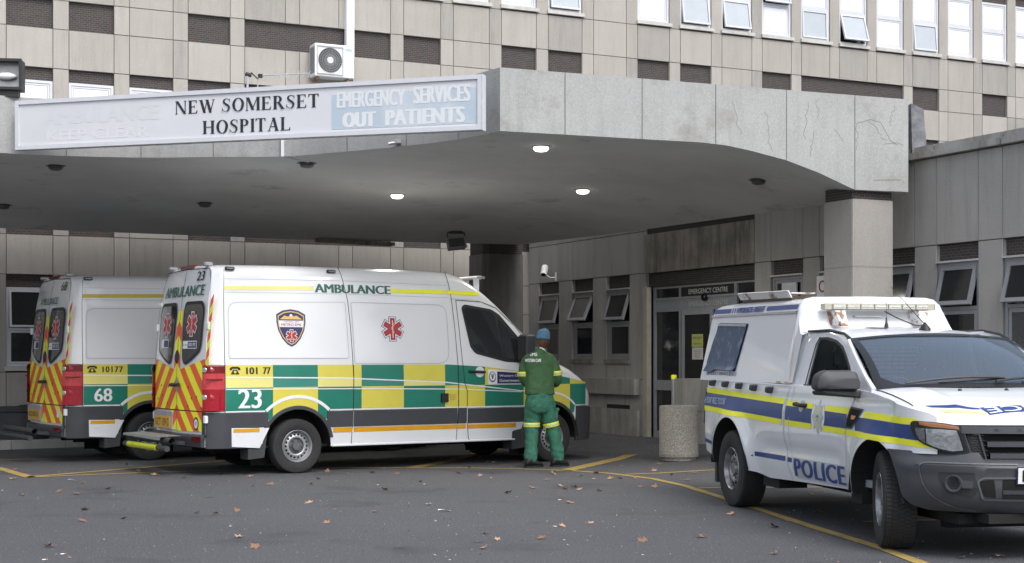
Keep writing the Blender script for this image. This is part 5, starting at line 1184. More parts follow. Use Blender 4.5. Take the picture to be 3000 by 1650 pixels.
# arch lips, liners, underbody
for mir in (0, 1):
    for c, r, zc in AC:
        f = (lambda y: 2 * HWD - y) if mir else (lambda y: y); q = MB()
        q.grid([[(c + (r + .01) * math.cos(a), f(y), zc + (r + .01) * math.sin(a)) for a in segs(.02, PI - .02, 20)] for y in (-.03, .36)])
        q.add([(c + (r + .01) * math.cos(a), f(.36), zc + (r + .01) * math.sin(a)) for a in segs(.02, PI - .02, 20)], [tuple(range(21))]); q.build('arch_liner', M['under'], trk)
q = MB(); q.box(-1.0, -.62, .1, 1.75, .40, .44); q.box(.42, 2.77, .1, 1.75, .40, .44); q.box(-.62, .42, .40, 1.45, .40, .44); q.box(2.77, 4.0, .40, 1.45, .40, .44); q.box(-.9, 3.9, .42, .52, .30, .42); q.box(-.9, 3.9, 1.33, 1.43, .30, .42); q.tube([(-.10, .15, TR), (-.10, 1.7, TR)], .05, 10); q.lathe([(0, -.13), (.1, -.1), (.14, 0), (.1, .1), (0, .13)], 12, Matrix.Translation((-.1, .925, TR))); q.tube([(.5, .8, .33), (2.6, .8, .36)], .04, 8); q.box(.55, .95, .1, .38, .27, .42); q.tube([(UFt, .2, TR), (UFt, 1.65, TR)], .04, 8); q.box(3.3, 4.0, .3, 1.55, .26, .34); q.build('chassis', M['under'], trk)
def tw(x, y, side_, st): make_wheel(trk, x, y, TR, .255, side_, st, rimr=.215, truck=True)
T0 = empty('x'); bpy.data.objects.remove(T0)
tw(-.10, .125, 1, 0); tw(-.10, 2 * HWD - .125, -1, 0); tw(UFt, .145, 1, math.radians(-18)); tw(UFt, 2 * HWD - .145, -1, math.radians(-18))
q = MB(); q.box(-.72, -.66, .05, .32, .20, .50); q.build('mudflap', M['dkgrey'], trk)
# tailgate end and lamp
q = MB(); rows = []
for z in segs(.55, 1.285, 8): rows.append([TM(0)(-1.08, z), (-1.105, .25, z), (-1.11, HWD, z), (-1.105, 1.6, z), TM(0, True)(-1.08, z)])
q.grid(rows); q.build('tailgate', M['white'], trk, smooth=True)
q = MB(); strip(q, -1.085, -.985, .80, 1.14, TM(.012), n=4, m=5); q.add([TM(.012)(-1.085, .8), TM(.012)(-1.085, 1.14), (-1.12, .18, 1.14), (-1.12, .18, .8)], [(0, 1, 2, 3)]); q.build('tail_lamp', M['redl'], trk, smooth=True)
q = MB(); q.box(-1.2, -1.1, .15, 1.7, .48, .62); q.build('rear_bumper', M['dkgrey'], trk)
# cab: A pillar, door frame etc on leaning side
def cin(z): return tin(z) if z < 1.2 else .06 + .12 * (z - 1.2) / .45
def CM(off, mir=False): return lambda u, z: (u, (2 * HWD - (cin(z) - off)) if mir else (cin(z) - off), z)
outer = [(1.345, 1.24), (1.345, 1.45), (1.35, 1.62), (1.42, 1.735), (1.95, 1.735), (2.20, 1.69), (2.36, 1.63), (2.52, 1.53), (2.72, 1.40), (2.92, 1.285), (3.06, 1.225)]
inner = [(1.64, 1.25), (1.645, 1.45), (1.66, 1.62), (1.70, 1.675), (1.88, 1.672), (2.08, 1.645), (2.24, 1.59), (2.36, 1.51), (2.48, 1.42), (2.58, 1.32), (2.63, 1.25)]
for mir in (False, True):
    q = MB(); g3 = []
    for (a, b_) in zip(outer, inner):
        row = []
        for k in range(5):
            t = k / 4; u, z = lerp(a[0], b_[0], t), lerp(a[1], b_[1], t); row.append(CM(.010 * math.sin(PI * t), mir)(u, z))
        row.append(tuple(Vector(row[-1]) + Vector((0, .03 * (-1 if mir else 1), 0)))); g3.append(row)
    q.grid(g3); q.grid([[CM(0, mir)(1.36, 1.20), CM(.002, mir)(1.36, 1.25)], [CM(0, mir)(3.0, 1.20), CM(.002, mir)(3.0, 1.25)]])
    q.build('door_frame', M['white'], trk, smooth=True, angle=.8)
    q = MB(); stroke(q, inner, .028, CM(.004, mir)); stroke(q, [(1.62, 1.25), (2.66, 1.25)], .022, CM(.014, mir)); q.build('window_seal', M['black'], trk, merge=0)
M['cabglass'] = None
m, nt, b = _nt('clear cab glass'); N = nt.nodes.new; Lk = nt.links.new
out = nt.nodes['Material Output']; tr = N('ShaderNodeBsdfTransparent'); tr.inputs[0].default_value = (.62, .70, .70, 1); gs = N('ShaderNodeBsdfGlossy'); gs.inputs['Roughness'].default_value = .03; gs.inputs[0].default_value = (.75, .88, 1.0, 1)
fz = N('ShaderNodeFresnel'); fz.inputs[0].default_value = 1.55; mxs = N('ShaderNodeMixShader'); Lk(fz.outputs[0], mxs.inputs[0]); Lk(tr.outputs[0], mxs.inputs[1]); Lk(gs.outputs[0], mxs.inputs[2]); Lk(mxs.outputs[0], out.inputs[0]); M['cabglass'] = m
m, nt, b = _nt('windscreen glass with painted haze'); N = nt.nodes.new; Lk = nt.links.new
out = nt.nodes['Material Output']; tr = N('ShaderNodeBsdfTransparent'); tr.inputs[0].default_value = (.72, .80, .84, 1); gs = N('ShaderNodeBsdfGlossy'); gs.inputs['Roughness'].default_value = .05; gs.inputs[0].default_value = (.70, .84, 1.0, 1)
fz = N('ShaderNodeFresnel'); fz.inputs[0].default_value = 1.62; mxs = N('ShaderNodeMixShader'); Lk(fz.outputs[0], mxs.inputs[0]); Lk(tr.outputs[0], mxs.inputs[1]); Lk(gs.outputs[0], mxs.inputs[2])
df = N('ShaderNodeBsdfDiffuse'); df.inputs[0].default_value = (.36, .45, .57, 1); m2 = N('ShaderNodeMixShader'); m2.inputs[0].default_value = .17; Lk(mxs.outputs[0], m2.inputs[1]); Lk(df.outputs[0], m2.inputs[2]); Lk(m2.outputs[0], out.inputs[0]); M['wsglass'] = m  # blue diffuse layer paints a pale haze over the windscreen
m, nt, b = _nt('clear lamp lens'); N = nt.nodes.new; Lk = nt.links.new
out = nt.nodes['Material Output']; tr = N('ShaderNodeBsdfTransparent'); tr.inputs[0].default_value = (.97, .97, .97, 1); gs = N('ShaderNodeBsdfGlossy'); gs.inputs['Roughness'].default_value = .03
fz = N('ShaderNodeFresnel'); fz.inputs[0].default_value = 1.4; mxs = N('ShaderNodeMixShader'); Lk(fz.outputs[0], mxs.inputs[0]); Lk(tr.outputs[0], mxs.inputs[1]); Lk(gs.outputs[0], mxs.inputs[2]); Lk(mxs.outputs[0], out.inputs[0]); M['clearlens'] = m
for mir in (False, True):
    q = MB(); c_ = [CM(-.012, mir)(*p) for p in inner]; q.add(c_, [tuple(range(len(c_)))]); q.build('door_window', M['cabglass'], trk)
# windscreen: grid between header and cowl
def hdr(t): # t 0..1 across, right to left
    v = lerp(.185, 2 * HWD - .185, t); s = 1 - (2 * t - 1) ** 2; return Vector((2.34 + .11 * s, v, 1.655 + .045 * s))
def cowl(t):
    v = lerp(.09, 2 * HWD - .09, t); s = max(0.0, 1 - (2 * t - 1) ** 2); return Vector((3.05 + .20 * s ** .8, v, 1.235 + .03 * s))
def WSm(off):
    def f(t, k): # k 0 cowl ..1 header
        p = cowl(t).lerp(hdr(t), k); b_ = .035 * math.sin(PI * k) ; return tuple(p + Vector((b_ * .6 + off * .5, 0, b_ + off * .85)))
    return f
q = MB(); f = WSm(0); q.grid([[f(a, k) for k in segs(.02, .99, 10)] for a in segs(.012, .988, 24)]); q.build('windscreen', M['wsglass'], trk, smooth=True)
q = MB(); f = WSm(.009)
def lowf(t): return .05 + .16 * math.exp(-(t / .07) ** 2) + .16 * math.exp(-((1 - t) / .07) ** 2)
T24 = segs(.0, 1, 48)
q.grid([[f(t, lerp(-.01, lowf(t), k / 5)) for k in range(6)] for t in T24]); q.grid([[f(t, lerp(.955 - .02 * math.exp(-((t - .5) / .18) ** 4), 1.005, k)) for k in (0, .5, 1)] for t in T24])
for a, b_ in ((-.002, .034), (.966, 1.002)): q.grid([[f(t, k) for t in (a, (a + b_) / 2, b_)] for k in segs(.1, .98, 14)])
q.build('windscreen_seal', M['ink'], trk, merge=0)
q = MB()
for cx_, cz_ in ((.955, .36), (.958, .22)): 
    f = WSm(.006); q.add([f(cx_ + .020 * math.cos(a), cz_ + .055 * math.sin(a)) for a in segs(0, 2 * PI, 16)[:-1]], [tuple(range(16))])
q.build('licence_disc', pm('pale paper disc', (.6, .68, .62), .6), trk)
q = MB(); f = WSm(.0075)
for cx_, cz_ in ((.955, .36), (.958, .22)): q.add([f(cx_ - .012, cz_ - .008), f(cx_ + .012, cz_ - .008), f(cx_ + .012, cz_ + .008), f(cx_ - .012, cz_ + .008)], [(0, 1, 2, 3)])
q.build('disc_print', M['dgreen'], trk)
# roof
q = MB(); rows = []
for k in range(9):
    t = k / 8; row = []
    for j in range(17):
        s = j / 16; h = hdr(s); e = 1 - abs(2 * s - 1) ** 3; v = lerp(h.y, lerp(.19, 2 * HWD - .19, s), t); x = lerp(h.x, 1.34, t); z = lerp(h.z, 1.725 + .055 * e, math.sin(t * PI / 2) ** .8); row.append((x, v, z))
    rows.append(row)
q.grid(rows); roof = q.build('roof', M['white2'], trk, smooth=True)
q = MB()
for mir in (0, 1):
    f = (lambda y: 2 * HWD - y) if mir else (lambda y: y)
    q.tube([(1.45, f(.185), 1.738), (1.9, f(.19), 1.742), (2.2, f(.195), 1.705), (2.33, f(.19), 1.662)], .013, 6)
q.build('roof_gutter', M['black'], trk, smooth=True)
q = MB(); q.tube([CM(.0)(2.34, 1.64), CM(.0)(2.6, 1.48), CM(.0)(2.85, 1.335), CM(.0)(3.05, 1.235)], .024, 8); q.tube([CM(.0, True)(2.38, 1.62), CM(.0, True)(2.6, 1.48), CM(.0, True)(2.85, 1.335), CM(.0, True)(3.05, 1.235)], .024, 8); q.build('a_pillar', M['white'], trk, smooth=True)
q = MB(); mm = lambda x, y: (x, y, 1.80)
rp = BVHTree.FromPolygons([tuple(p) for R in rows for p in R], [(i * 17 + k, i * 17 + k + 1, (i + 1) * 17 + k + 1, (i + 1) * 17 + k) for i in range(8) for k in range(16)])
def onroof(x, y, off=.004):
    h = rp.ray_cast(Vector((x, y, 3)), Vector((0, 0, -1))); z = h[0].z if h[0] else 1.72; return (x, y, z + off)
text_on(q, 'AS17', lambda x, y: onroof(x, y), 1.55, 1.95, .55, 1.3, bold=.03)
q.v = []; q.f = []; q.m = []
conform(q, [(1.62, .72), (1.70, .60), (1.86, .62), (1.95, .72), (1.82, .78), (1.74, .73)], onroof, .1); conform(q, [(1.60, .80), (1.72, .95), (1.66, 1.05), (1.78, 1.12), (1.70, 1.3), (1.60, 1.2), (1.56, .95)], onroof, .1); q.build('roof_marking', M['navy'], trk, merge=0)
q = MB()
for k, y in enumerate((.62, .70, .76, .84, .92, 1.12, 1.17, 1.22, 1.30)): q.box(2.36, 2.40, y, y + .035 + .01 * (k % 3), 1.690, 1.7005)
q.build('header_lettering', M['ink'], trk)
# cab interior
ci = MB(); ci.box(1.36, 1.40, .21, 1.64, .5, 1.70); ci.box(1.4, 3.0, .12, 1.73, .44, .5); ci.build('cab_back', pm('grey cab lining', (.30, .33, .34), .8, var=.2), trk)
ci = MB(); ci.box(1.402, 1.41, .45, 1.4, 1.30, 1.60); ci.build('rear_window', pm('bright rear window', (.6, .66, .68), .3), trk)
ci = MB()
for k in range(14): ci.box(1.412, 1.418, .47 + k * .068, .475 + k * .068, 1.30, 1.60)
for k in range(8): ci.box(1.412, 1.418, .46, 1.4, 1.31 + k * .038, 1.315 + k * .038)
ci.build('mesh_screen', M['dkgrey'], trk)
for y in (.52, 1.33):
    s_ = MB(); s_.box(1.55, 2.0, y - .26, y + .26, .75, .92); Tm = Matrix.Translation((1.58, y, 1.12)) @ Matrix.Rotation(-.2, 4, 'Y'); s_.obox(Tm, .14, .50, .58); so = s_.build('seat', pm('grey seat cloth', (.07, .075, .08), .9, var=.2), trk); so.modifiers.new('b', 'BEVEL').width = .05
    s_ = MB(); s_.obox(Matrix.Translation((1.55, y, 1.49)) @ Matrix.Rotation(-.1, 4, 'Y'), .10, .27, .17); ho = s_.build('headrest', M['dkgrey'], so); ho.modifiers.new('b', 'BEVEL').width = .035
    s_ = MB(); s_.tube([(1.57, y - .06, 1.35), (1.56, y - .06, 1.45)], .008, 6); s_.tube([(1.57, y + .06, 1.35), (1.56, y + .06, 1.45)], .008, 6); s_.build('headrest_post', M['chrome'], so)
ds = MB(); ds.grid([[(2.62, y, .95), (2.60, y, 1.12), (2.66, y, 1.20), (2.85, y, 1.225), (3.10, y, 1.21)] for y in (.1, .4, .9, 1.4, 1.74)]); ds.build('dashboard', M['dkgrey'], trk, smooth=True)
sw = MB(); Tm = Matrix.Translation((2.48, .52, 1.17)) @ Matrix.Rotation(-1.1, 4, 'Y'); P = [Tm @ Vector((.18 * math.cos(a), .18 * math.sin(a), 0)) for a in segs(0, 2 * PI, 28)]; sw.tube(P, .014, 8, cap=False); sw.bar(Tm @ Vector((-.17, 0, 0)), Tm @ Vector((.17, 0, 0)), .03); sw.bar(Tm @ Vector((0, 0, 0)), Tm @ Vector((0, 0, -.2)), .05); sw.build('steering_wheel', M['black'], trk, smooth=True)
rm_ = MB(); rm_.obox(Matrix.Translation((2.52, .925, 1.60)) @ Matrix.Rotation(.3, 4, 'Y'), .03, .24, .06); rm_.build('rear_view_mirror', M['black'], trk)
# hood
def hz(x, v): # bonnet height
    s = abs(1 - v / HWD); return 0
q = MB(); rows = []; HZ = [(2.95, 1.262), (3.2, 1.262), (3.45, 1.238), (3.7, 1.192), (3.9, 1.142), (4.05, 1.092), (4.15, 1.045), (4.2, 1.0)]
def hoodp(a, t, off=0):   # a across 0..1 (right to left), t 0 cowl..1 lip
    v = lerp(.085, 2 * HWD - .085, a); vr = v if a <= .5 else 2 * HWD - v
    p, n = ncurve(NC, NCl, s_of_v(max(vr, .09)) - 3.45); xf = p.x - .012 + (0 if vr > .12 else 0); c = cowl(a); x = lerp(c.x - .02, xf, t)
    e = max(0, 1 - vr / .34)   # near the edge
    zc = lerp(interp(HZ, x + (4.2 - xf) * t), 1.0, 0); ze = min(ttop(x) + .004, zc)
    if t > .86: zc = lerp(zc, 1.003 + .0 * t, ((t - .86) / .14) ** 2.2); ze = lerp(ze, 1.02, ((t - .86) / .14) ** 2)
    z = lerp(zc, min(ze, zc), e ** 2.0)
    z += .012 * math.exp(-((vr - .36) / .05) ** 2) * sstep(0, .15, t) * (1 - sstep(.75, .95, t))
    yv = lerp(v, (.085 if a <= .5 else 2 * HWD - .085), 0)
    return (x, v, z + off)
for a in segs(0, 1, 48): rows.append([hoodp(a, t) for t in segs(0, .8, 16) + segs(.82, 1.0, 10)])
q.grid(rows)
for a in (0, 1):  # bridge hood edge to fender tops
    pass
q.build('bonnet', M['white2'], trk, smooth=True, angle=.9)
q = MB()
for mir in (False, True):
    R_ = []
    for t in segs(0, 1, 20):
        h = Vector(hoodp(1 if mir else 0, t)); u = h.x if h.x < 3.45 else h.x
        s = min(h.x, 3.93); e = Vector(TM(0, mir)(s, ttop(s))); e.z += .0; R_.append([tuple(h + Vector((0, 0, -.002))), tuple(h.lerp(e, .5) + Vector((0, 0, .004))), tuple(e)])
    q.grid(R_)
q.build('wing_top', M['white'], trk, smooth=True, angle=1.0)
q = MB()
R_ = []
for t in segs(.03, 1, 22):
    h = Vector(hoodp(0, t, .003)); R_.append([tuple(h + Vector((0, -.006, 0))), tuple(h + Vector((0, .006, 0)))])
q.grid(R_); q.build('bonnet_gap', M['seam'], trk, merge=0)
def HP(off): # map by (v, x): position on hood
    def f(v, x):
        a = (v - .085) / (2 * HWD - .17); p, n = ncurve(NC, NCl, s_of_v(max(min(v, 2 * HWD - v), .09)) - 3.45); xf = p.x - .012; c = cowl(a); t = (x - (c.x - .02)) / (xf - (c.x - .02)); return hoodp(a, max(0, min(1, t)), off)
    return f
q = MB(); hm = HP(.004)
hood_b = BVHTree.FromPolygons([tuple(p) for R in rows for p in R], [(i * len(rows[0]) + k, i * len(rows[0]) + k + 1, (i + 1) * len(rows[0]) + k + 1, (i + 1) * len(rows[0]) + k) for i in range(len(rows) - 1) for k in range(len(rows[0]) - 1)])
def hpix(px, py):
    d = Vector(((px - 1288) / 3750, 1, (900 - py) / 3750)); o = Vector((-TO.x, -TO.y)); ol = Vector((o.dot(TH), o.dot(TL), 1.5)); dl = Vector((Vector(d.xy).dot(TH), Vector(d.xy).dot(TL), d.z)).normalized()
    h = hood_b.ray_cast(ol, dl)[0]; return (h.y, h.x)
HQ = lambda L: [hpix(*p) for p in L]
conform(q, HQ([(2325, 1022), (2365, 1021), (2430, 1024), (2462, 1028), (2466, 1031), (2420, 1028), (2345, 1026)]), hm, .05)
A_, B_ = hpix(2464, 1027), hpix(2490, 1045.5); conform(q, [A_, (HWD * 2 - A_[0], A_[1] + .01), (HWD * 2 - B_[0], B_[1] + .01), B_], hm, .05); q.build('bonnet_stripe', M['navy'], trk, merge=0)
q = MB(); conform(q, HQ([(2364, 1033), (2372, 1039), (2400, 1040), (2482, 1045), (2476, 1040), (2420, 1034)]), hm, .05); q.build('bonnet_stripe', pm('pale worn yellow', (.78, .70, .25), .4), trk, merge=0)
q = MB(); va, vb = B_[0] + .01, 2 * HWD - B_[0] - .01; xa, xb = A_[1] + .012, B_[1] - .010
text_on(q, 'POLICE', lambda u, z: HP(.007)(u, z), vb, va, xb, xa, bold=.03); q.build('bonnet_lettering', M['decalw'], trk)
for v in (.62, 1.02): q = MB(); p = HP(.0)(v, 3.42); q.lathe([(0, .018), (.012, .014), (.018, 0)], 10, Matrix.Translation(p)); q.build('washer_jet', M['black'], trk, smooth=True)
# wipers
for (a0, k0, a1, k1) in ((.12, .02, .62, .07), (.56, .02, 1.0, .09)):
    q = MB(); f = WSm(.02); P = [f(lerp(a0, a1, t), lerp(k0, k1, t) + .03 * math.sin(PI * t)) for t in segs(0, 1, 8)]; q.tube([tuple(Vector(p) + Vector((.01, 0, .02))) for p in P], .011, 6); P2 = [f(lerp(a0 + .16, a1 + .02, t), lerp(k0 + .03, k1 + .02, t)) for t in segs(0, 1, 6)]; q.tube([tuple(Vector(p) + Vector((0, 0, .0))) for p in P2], .008, 5); q.build('wiper', M['black'], trk, smooth=True)
# ---- front: headlight, grille, bumper
NS = lambda off: TM(off)
def NF(off, mir=False):  # by lateral v
    return lambda v, z: TM(off, mir)(s_of_v(v), z)
def smapv(P): return [(s_of_v(max(v, .012)), z) for v, z in P]
NSs = segs(3.45, SMAX, 60); NZs = segs(.60, 1.08, 24); nv_ = [TM(0)(a, z) for a in NSs for z in NZs]
nose_b = BVHTree.FromPolygons(nv_, [(i * 25 + k, i * 25 + k + 1, (i + 1) * 25 + k + 1, (i + 1) * 25 + k) for i in range(60) for k in range(24)])
def npix(x, y):
    px, py = 2600 * .85867 + x * 400 * .85867 / 1260, 1050 * .85867 + y * 400 * .85867 / 1260
    d = Vector(((px - 1288) / 3750, 1, (900 - py) / 3750)); o = Vector((-TO.x, -TO.y)); ol = Vector((o.dot(TH), o.dot(TL), 1.5)); dl = Vector((Vector(d.xy).dot(TH), Vector(d.xy).dot(TL), d.z)).normalized()
    h, _, fi, _ = nose_b.ray_cast(ol, dl)
    if h is None: return None
    i, k = divmod(fi, 24); a = Vector(TM(0)(NSs[i], h.z)).xy; b_ = Vector(TM(0)(NSs[i + 1], h.z)).xy; t = (h.xy - a).dot(b_ - a) / (b_ - a).length_squared; return (lerp(NSs[i], NSs[i + 1], t), h.z)
NPX = lambda L: [p for p in (npix(*q_) for q_ in L) if p]
LP = NPX([(214, 610), (222, 590), (240, 577), (300, 579), (400, 586), (520, 598), (660, 620), (685, 670), (712, 730), (742, 805), (768, 878), (700, 885), (640, 883), (570, 874), (500, 857), (400, 820), (335, 792), (275, 752), (240, 705), (220, 655)])
LPm = NPX([(356, 650), (500, 655), (640, 668), (665, 735), (700, 850), (600, 858), (500, 838), (430, 815), (366, 785)]); LPs = NPX([(262, 640), (345, 645), (355, 785), (300, 748), (272, 700)]); LPa = NPX([(295, 583), (400, 592), (520, 606), (655, 630), (663, 658), (540, 645), (420, 634), (300, 612)])
for mir in (False, True):
    q = MB(); conform(q, LP, TM(.006, mir), .03); hl_ = q.build('headlight', M['ink'], trk, smooth=True, angle=1.5)
    q = MB(); conform(q, LPm, TM(.010, mir), .03); q.build('reflector', pm('faceted reflector', (.66, .68, .70), .2, metal=.6, var=.25, vs=18, bump=.25, bs=30, dirt=((.22, .22, .23), 7, .60, .70)), hl_, smooth=True, angle=1.5)
    q = MB(); conform(q, LPs, TM(.010, mir), .03); q.build('side_reflector', pm('side lamp chrome', (.30, .31, .33), .25, metal=.5, var=.5, vs=20), hl_)
    q = MB(); conform(q, LPa, TM(.012, mir), .03); q.build('indicator', pm('amber indicator', (.70, .24, .05), .2, coat=1), hl_, smooth=True)
    q = MB(); conform(q, LP, TM(.018, mir), .03); q.build('lens', M['clearlens'], hl_, smooth=True, angle=1.5)
q = MB(); sg0 = s_of_v(.30)
def rowstrip(mb, v0, v1, z0, z1, off0, off1, n=14):  # symmetrical across
    rows = []
    for v in segs(v0, 2 * HWD - v0, n * 2):
        mir = v > HWD; vv = 2 * HWD - v if mir else v; s = s_of_v(vv); rows.append([TM(off0, mir)(s, z1), TM(off1, mir)(s, z1 - .006), TM(off1, mir)(s, z0 + .006), TM(off0, mir)(s, z0)])
    mb.grid(rows)
rowstrip(q, .285, 0, .935, .997, -.02, .012); rowstrip(q, .45, 0, .838, .885, -.05, .012); rowstrip(q, .47, 0, .752, .80, -.05, .012); q.build('grille_bar', M['clad'], trk, smooth=True, angle=.5)
q = MB(); rowstrip(q, .29, 0, .74, .96, -.06, -.055); q.build('grille_back', M['hole'], trk)
q = MB()
for mir in (False, True):
    PP = smapv([(.315, .935), (.385, .925), (.43, .752), (.365, .748)]); conform(q, PP, TM(-.01, mir), .05)
q.build('grille_mesh', pm('grille mesh', (.02, .02, .022), .6, bump=1, bs=200), trk)
q = MB()
for mir in (False, True):
    PP = [(s_of_v(v), z) for v, z in [(.30, .945), (.395, .937), (.445, .745), (.36, .742)]]; stroke(q, PP, .014, TM(.008, mir), closed=True)
    for k in range(10):
        for j in range(3):
            z = .76 + k * .018; v = .335 + j * .026 + (.93 - z) * .20 + (.013 if k % 2 else 0); stroke(q, [(s_of_v(v), z), (s_of_v(v + .016), z + .007), (s_of_v(v + .03), z)], .004, TM(-.004, mir), sub=.5)
q.build('grille_frame', M['clad'], trk, merge=0)
q = MB()
for k, ch in enumerate('RANGER'): text_on(q, ch, lambda v, z: TM(.0145, v > HWD)(s_of_v(2 * HWD - v if v > HWD else v), z), .50 + k * .155, .535 + k * .155, .955, .978)
q.build('grille_lettering', M['ink'], trk)
BC = catm([(3.50, -.035), (3.65, -.045), (3.80, -.02), (3.92, .04), (4.04, .13), (4.15, .24), (4.225, .36), (4.29, .53), (4.34, .72), (4.36, .925)], 4); BCl = [0.0]
for a, b_ in zip(BC, BC[1:]): BCl.append(BCl[-1] + (b_ - a).length)
def b_of_v(v):
    for i in range(len(BC) - 1):
        if BC[i].y <= v <= BC[i + 1].y: t = (v - BC[i].y) / (BC[i + 1].y - BC[i].y); return lerp(BCl[i], BCl[i + 1], t)
    return BCl[-1]
BP = [(.355, -.10), (.40, -.05), (.47, -.015), (.55, 0), (.64, .0), (.685, .008), (.70, .010), (.73, -.01), (.752, -.05), (.80, -.085)]
def BM(off, mir=False):
    def f(s, z):
        p, n = ncurve(BC, BCl, max(0, min(BCl[-1], s))); k = interp(BP, z) * sstep(0, .5, s) + off; x, y = p.x + n.x * k, p.y + n.y * k
        return (x, 2 * HWD - y if mir else y, z)
    return f
q = MB()
for mir in (False, True):
    rows = []
    for s in segs(0, BCl[-1], 44):
        p, n = ncurve(BC, BCl, s); zt = .80 if s < b_of_v(.37) else .752; zl = .355
        ua = p.x
        if ua < UFt + AC[1][1] + .02 and s < .5: zl = max(.355, AC[1][2] + math.sqrt(max(0, (AC[1][1] + .004) ** 2 - (ua - UFt) ** 2)))
        zl = max(zl, interp([(0, .75), (.12, .60), (.22, .47), (.32, .39), (.45, .36)], s))
        rows.append([BM(0, mir)(s, lerp(zl, zt, k / 14)) for k in range(15)] + [tuple(Vector(BM(0, mir)(s, zt)) + Vector((-.10, 0, .0)))])
    q.grid(rows)
q.build('front_bumper', M['clad'], trk, smooth=True, angle=.6)
q = MB()
for mir in (False, True):
    stroke(q, [(p.x, p.y) for p in catm([(b_of_v(.60), .724), (b_of_v(.14), .726), (b_of_v(.06), .722), (b_of_v(.035), .70), (b_of_v(.038), .62), (b_of_v(.06), .53), (b_of_v(.11), .45), (b_of_v(.2), .395), (b_of_v(.32), .372)], 5)], .009, BM(.006, mir))
q.build('bumper_ridge', pm('worn bumper edge', (.11, .115, .125), .5), trk, merge=0)
for mir in (False, True):
    bs_ = lambda P: [(b_of_v(v), z) for v, z in P]
    q = MB(); conform(q, round_poly(bs_([(.118, .655), (.125, .60), (.165, .50), (.30, .478), (.34, .53), (.315, .66)]), .02), BM(.004, mir), .06); fp_ = q.build('fog_recess', pm('recess plastic', (.028, .03, .035), .6), trk, smooth=True)
    s0 = b_of_v(.20); q = MB(); p, n = ncurve(BC, BCl, s0); cpt = Vector(BM(.0, mir)(s0, .578)); nn = Vector((n.x, -n.y if mir else n.y, 0)); Tm = Matrix.Translation(cpt) @ nn.to_track_quat('Z', 'Y').to_matrix().to_4x4()
    q.lathe([(.064, .0), (.064, .022), (.054, .022), (.050, .006), (0, .003)], 28, Tm); q.build('fog_ring', M['clad'], fp_, smooth=True, angle=.5)
    q = MB()
    for i in range(-3, 4):
        for j in range(-3, 4):
            x_, y_ = i * .013 + (j % 2) * .0065, j * .012
            if x_ * x_ + y_ * y_ < .0018: q.lathe([(.0055, 0), (0, 0)], 6, Tm @ Matrix.Translation((x_, y_, .010)))
    q.build('fog_mesh', M['hole'], fp_)
    q = MB(); conform(q, round_poly(bs_([(.245, .605), (.31, .60), (.305, .545), (.245, .545)]), .01), BM(.02, mir), .08); q.build('fog_blank', M['clad'], fp_)
    q = MB(); conform(q, round_poly(bs_([(.345, .60), (.44, .612), (.455, .475), (.37, .488)]), .015), BM(.003, mir), .06); conform(q, round_poly(bs_([(.495, .612), (.925, .617), (.925, .47), (.495, .468)]), .012), BM(.003, mir), .06); q.build('air_intake', M['hole'], trk, smooth=True)
    q = MB(); stroke(q, round_poly(bs_([(.335, .595), (.37, .622), (.91, .628), (.91, .458), (.37, .462)]), .02), .014, BM(.008, mir), closed=True); q.build('intake_rim', pm('intake rim', (.10, .105, .115), .45), trk, merge=0)
    q = MB(); stroke(q, bs_([(.5, .52), (.92, .52)]), .03, BM(.006, mir)); q.build('intake_slat', M['clad'], trk)
q = MB(); rowv = [(v, b_of_v(v)) for v in (.60, .7, .8, .925)]
q.grid([[BM(.02, m_)(b_of_v(2 * HWD - v if m_ else v), z) for z in (.585, .70)] for v, m_ in ((.595, False), (.75, False), (.925, False), (1.1, True), (1.255, True))]); pl_ = q.build('number_plate', M['platew'], trk)
q = MB(); q.grid([[BM(.017, m_)(b_of_v(2 * HWD - v if m_ else v), z) for z in (.578, .707)] for v, m_ in ((.587, False), (.75, False), (.925, False), (1.1, True), (1.263, True))]); q.build('plate_border', M['navyd'], pl_)
q = MB(); text_on(q, 'B', lambda v, z: BM(.023)(b_of_v(v), z), .625, .672, .60, .685, bold=.03); q.build('plate_lettering', M['ink'], pl_)
q = MB(); q.box(3.9, 4.22, .42, 1.43, .285, .355); q.box(2.6, 2.8, .08, 1.78, .30, .44); q.box(3.6, 3.7, .36, 1.5, .2, .6); q.build('skid_plate', M['under'], trk)
# ---- stripes on the side
def tstrip(mb, pts0, pts1, off=.003, n=None):
    a = [p[0] for p in pts0]; u0, u1 = a[0], a[-1]; zb = lambda u: interp(pts0, u); zt = lambda u: interp(pts1, u)
    UU = sorted(set([u0, u1] + [u for u in Us if u0 < u < u1] + segs(u0, u1, 12))); strip(mb, u0, u1, zb, zt, TM(off), us=UU, m=2)
yl, bl_ = MB(), MB()
tstrip(yl, [(-1.06, 1.135), (1.26, 1.073)], [(-1.06, 1.186), (1.26, 1.126)]); tstrip(yl, [(-1.07, .945), (1.23, .885)], [(-1.07, .997), (1.23, .932)]); tstrip(bl_, [(-1.07, .999), (1.24, .934)], [(-1.06, 1.133), (1.26, 1.071)])
tstrip(yl, [(1.325, 1.063), (1.93, 1.052)], [(1.325, 1.112), (1.93, 1.098)]); tstrip(yl, [(2.20, 1.045), (2.68, 1.034)], [(2.20, 1.093), (2.68, 1.083)])
tstrip(yl, [(1.31, .884), (1.92, .873)], [(1.31, .932), (1.92, .921)]); tstrip(yl, [(2.17, .868), (2.63, .861)], [(2.17, .916), (2.63, .910)])
tstrip(bl_, [(1.31, .934), (1.92, .923)], [(1.325, 1.061), (1.93, 1.05)]); tstrip(bl_, [(2.19, .918), (2.65, .912)], [(2.19, 1.043), (2.67, 1.032)])
def seam_s(u, v=None): return u
sE = 3.86
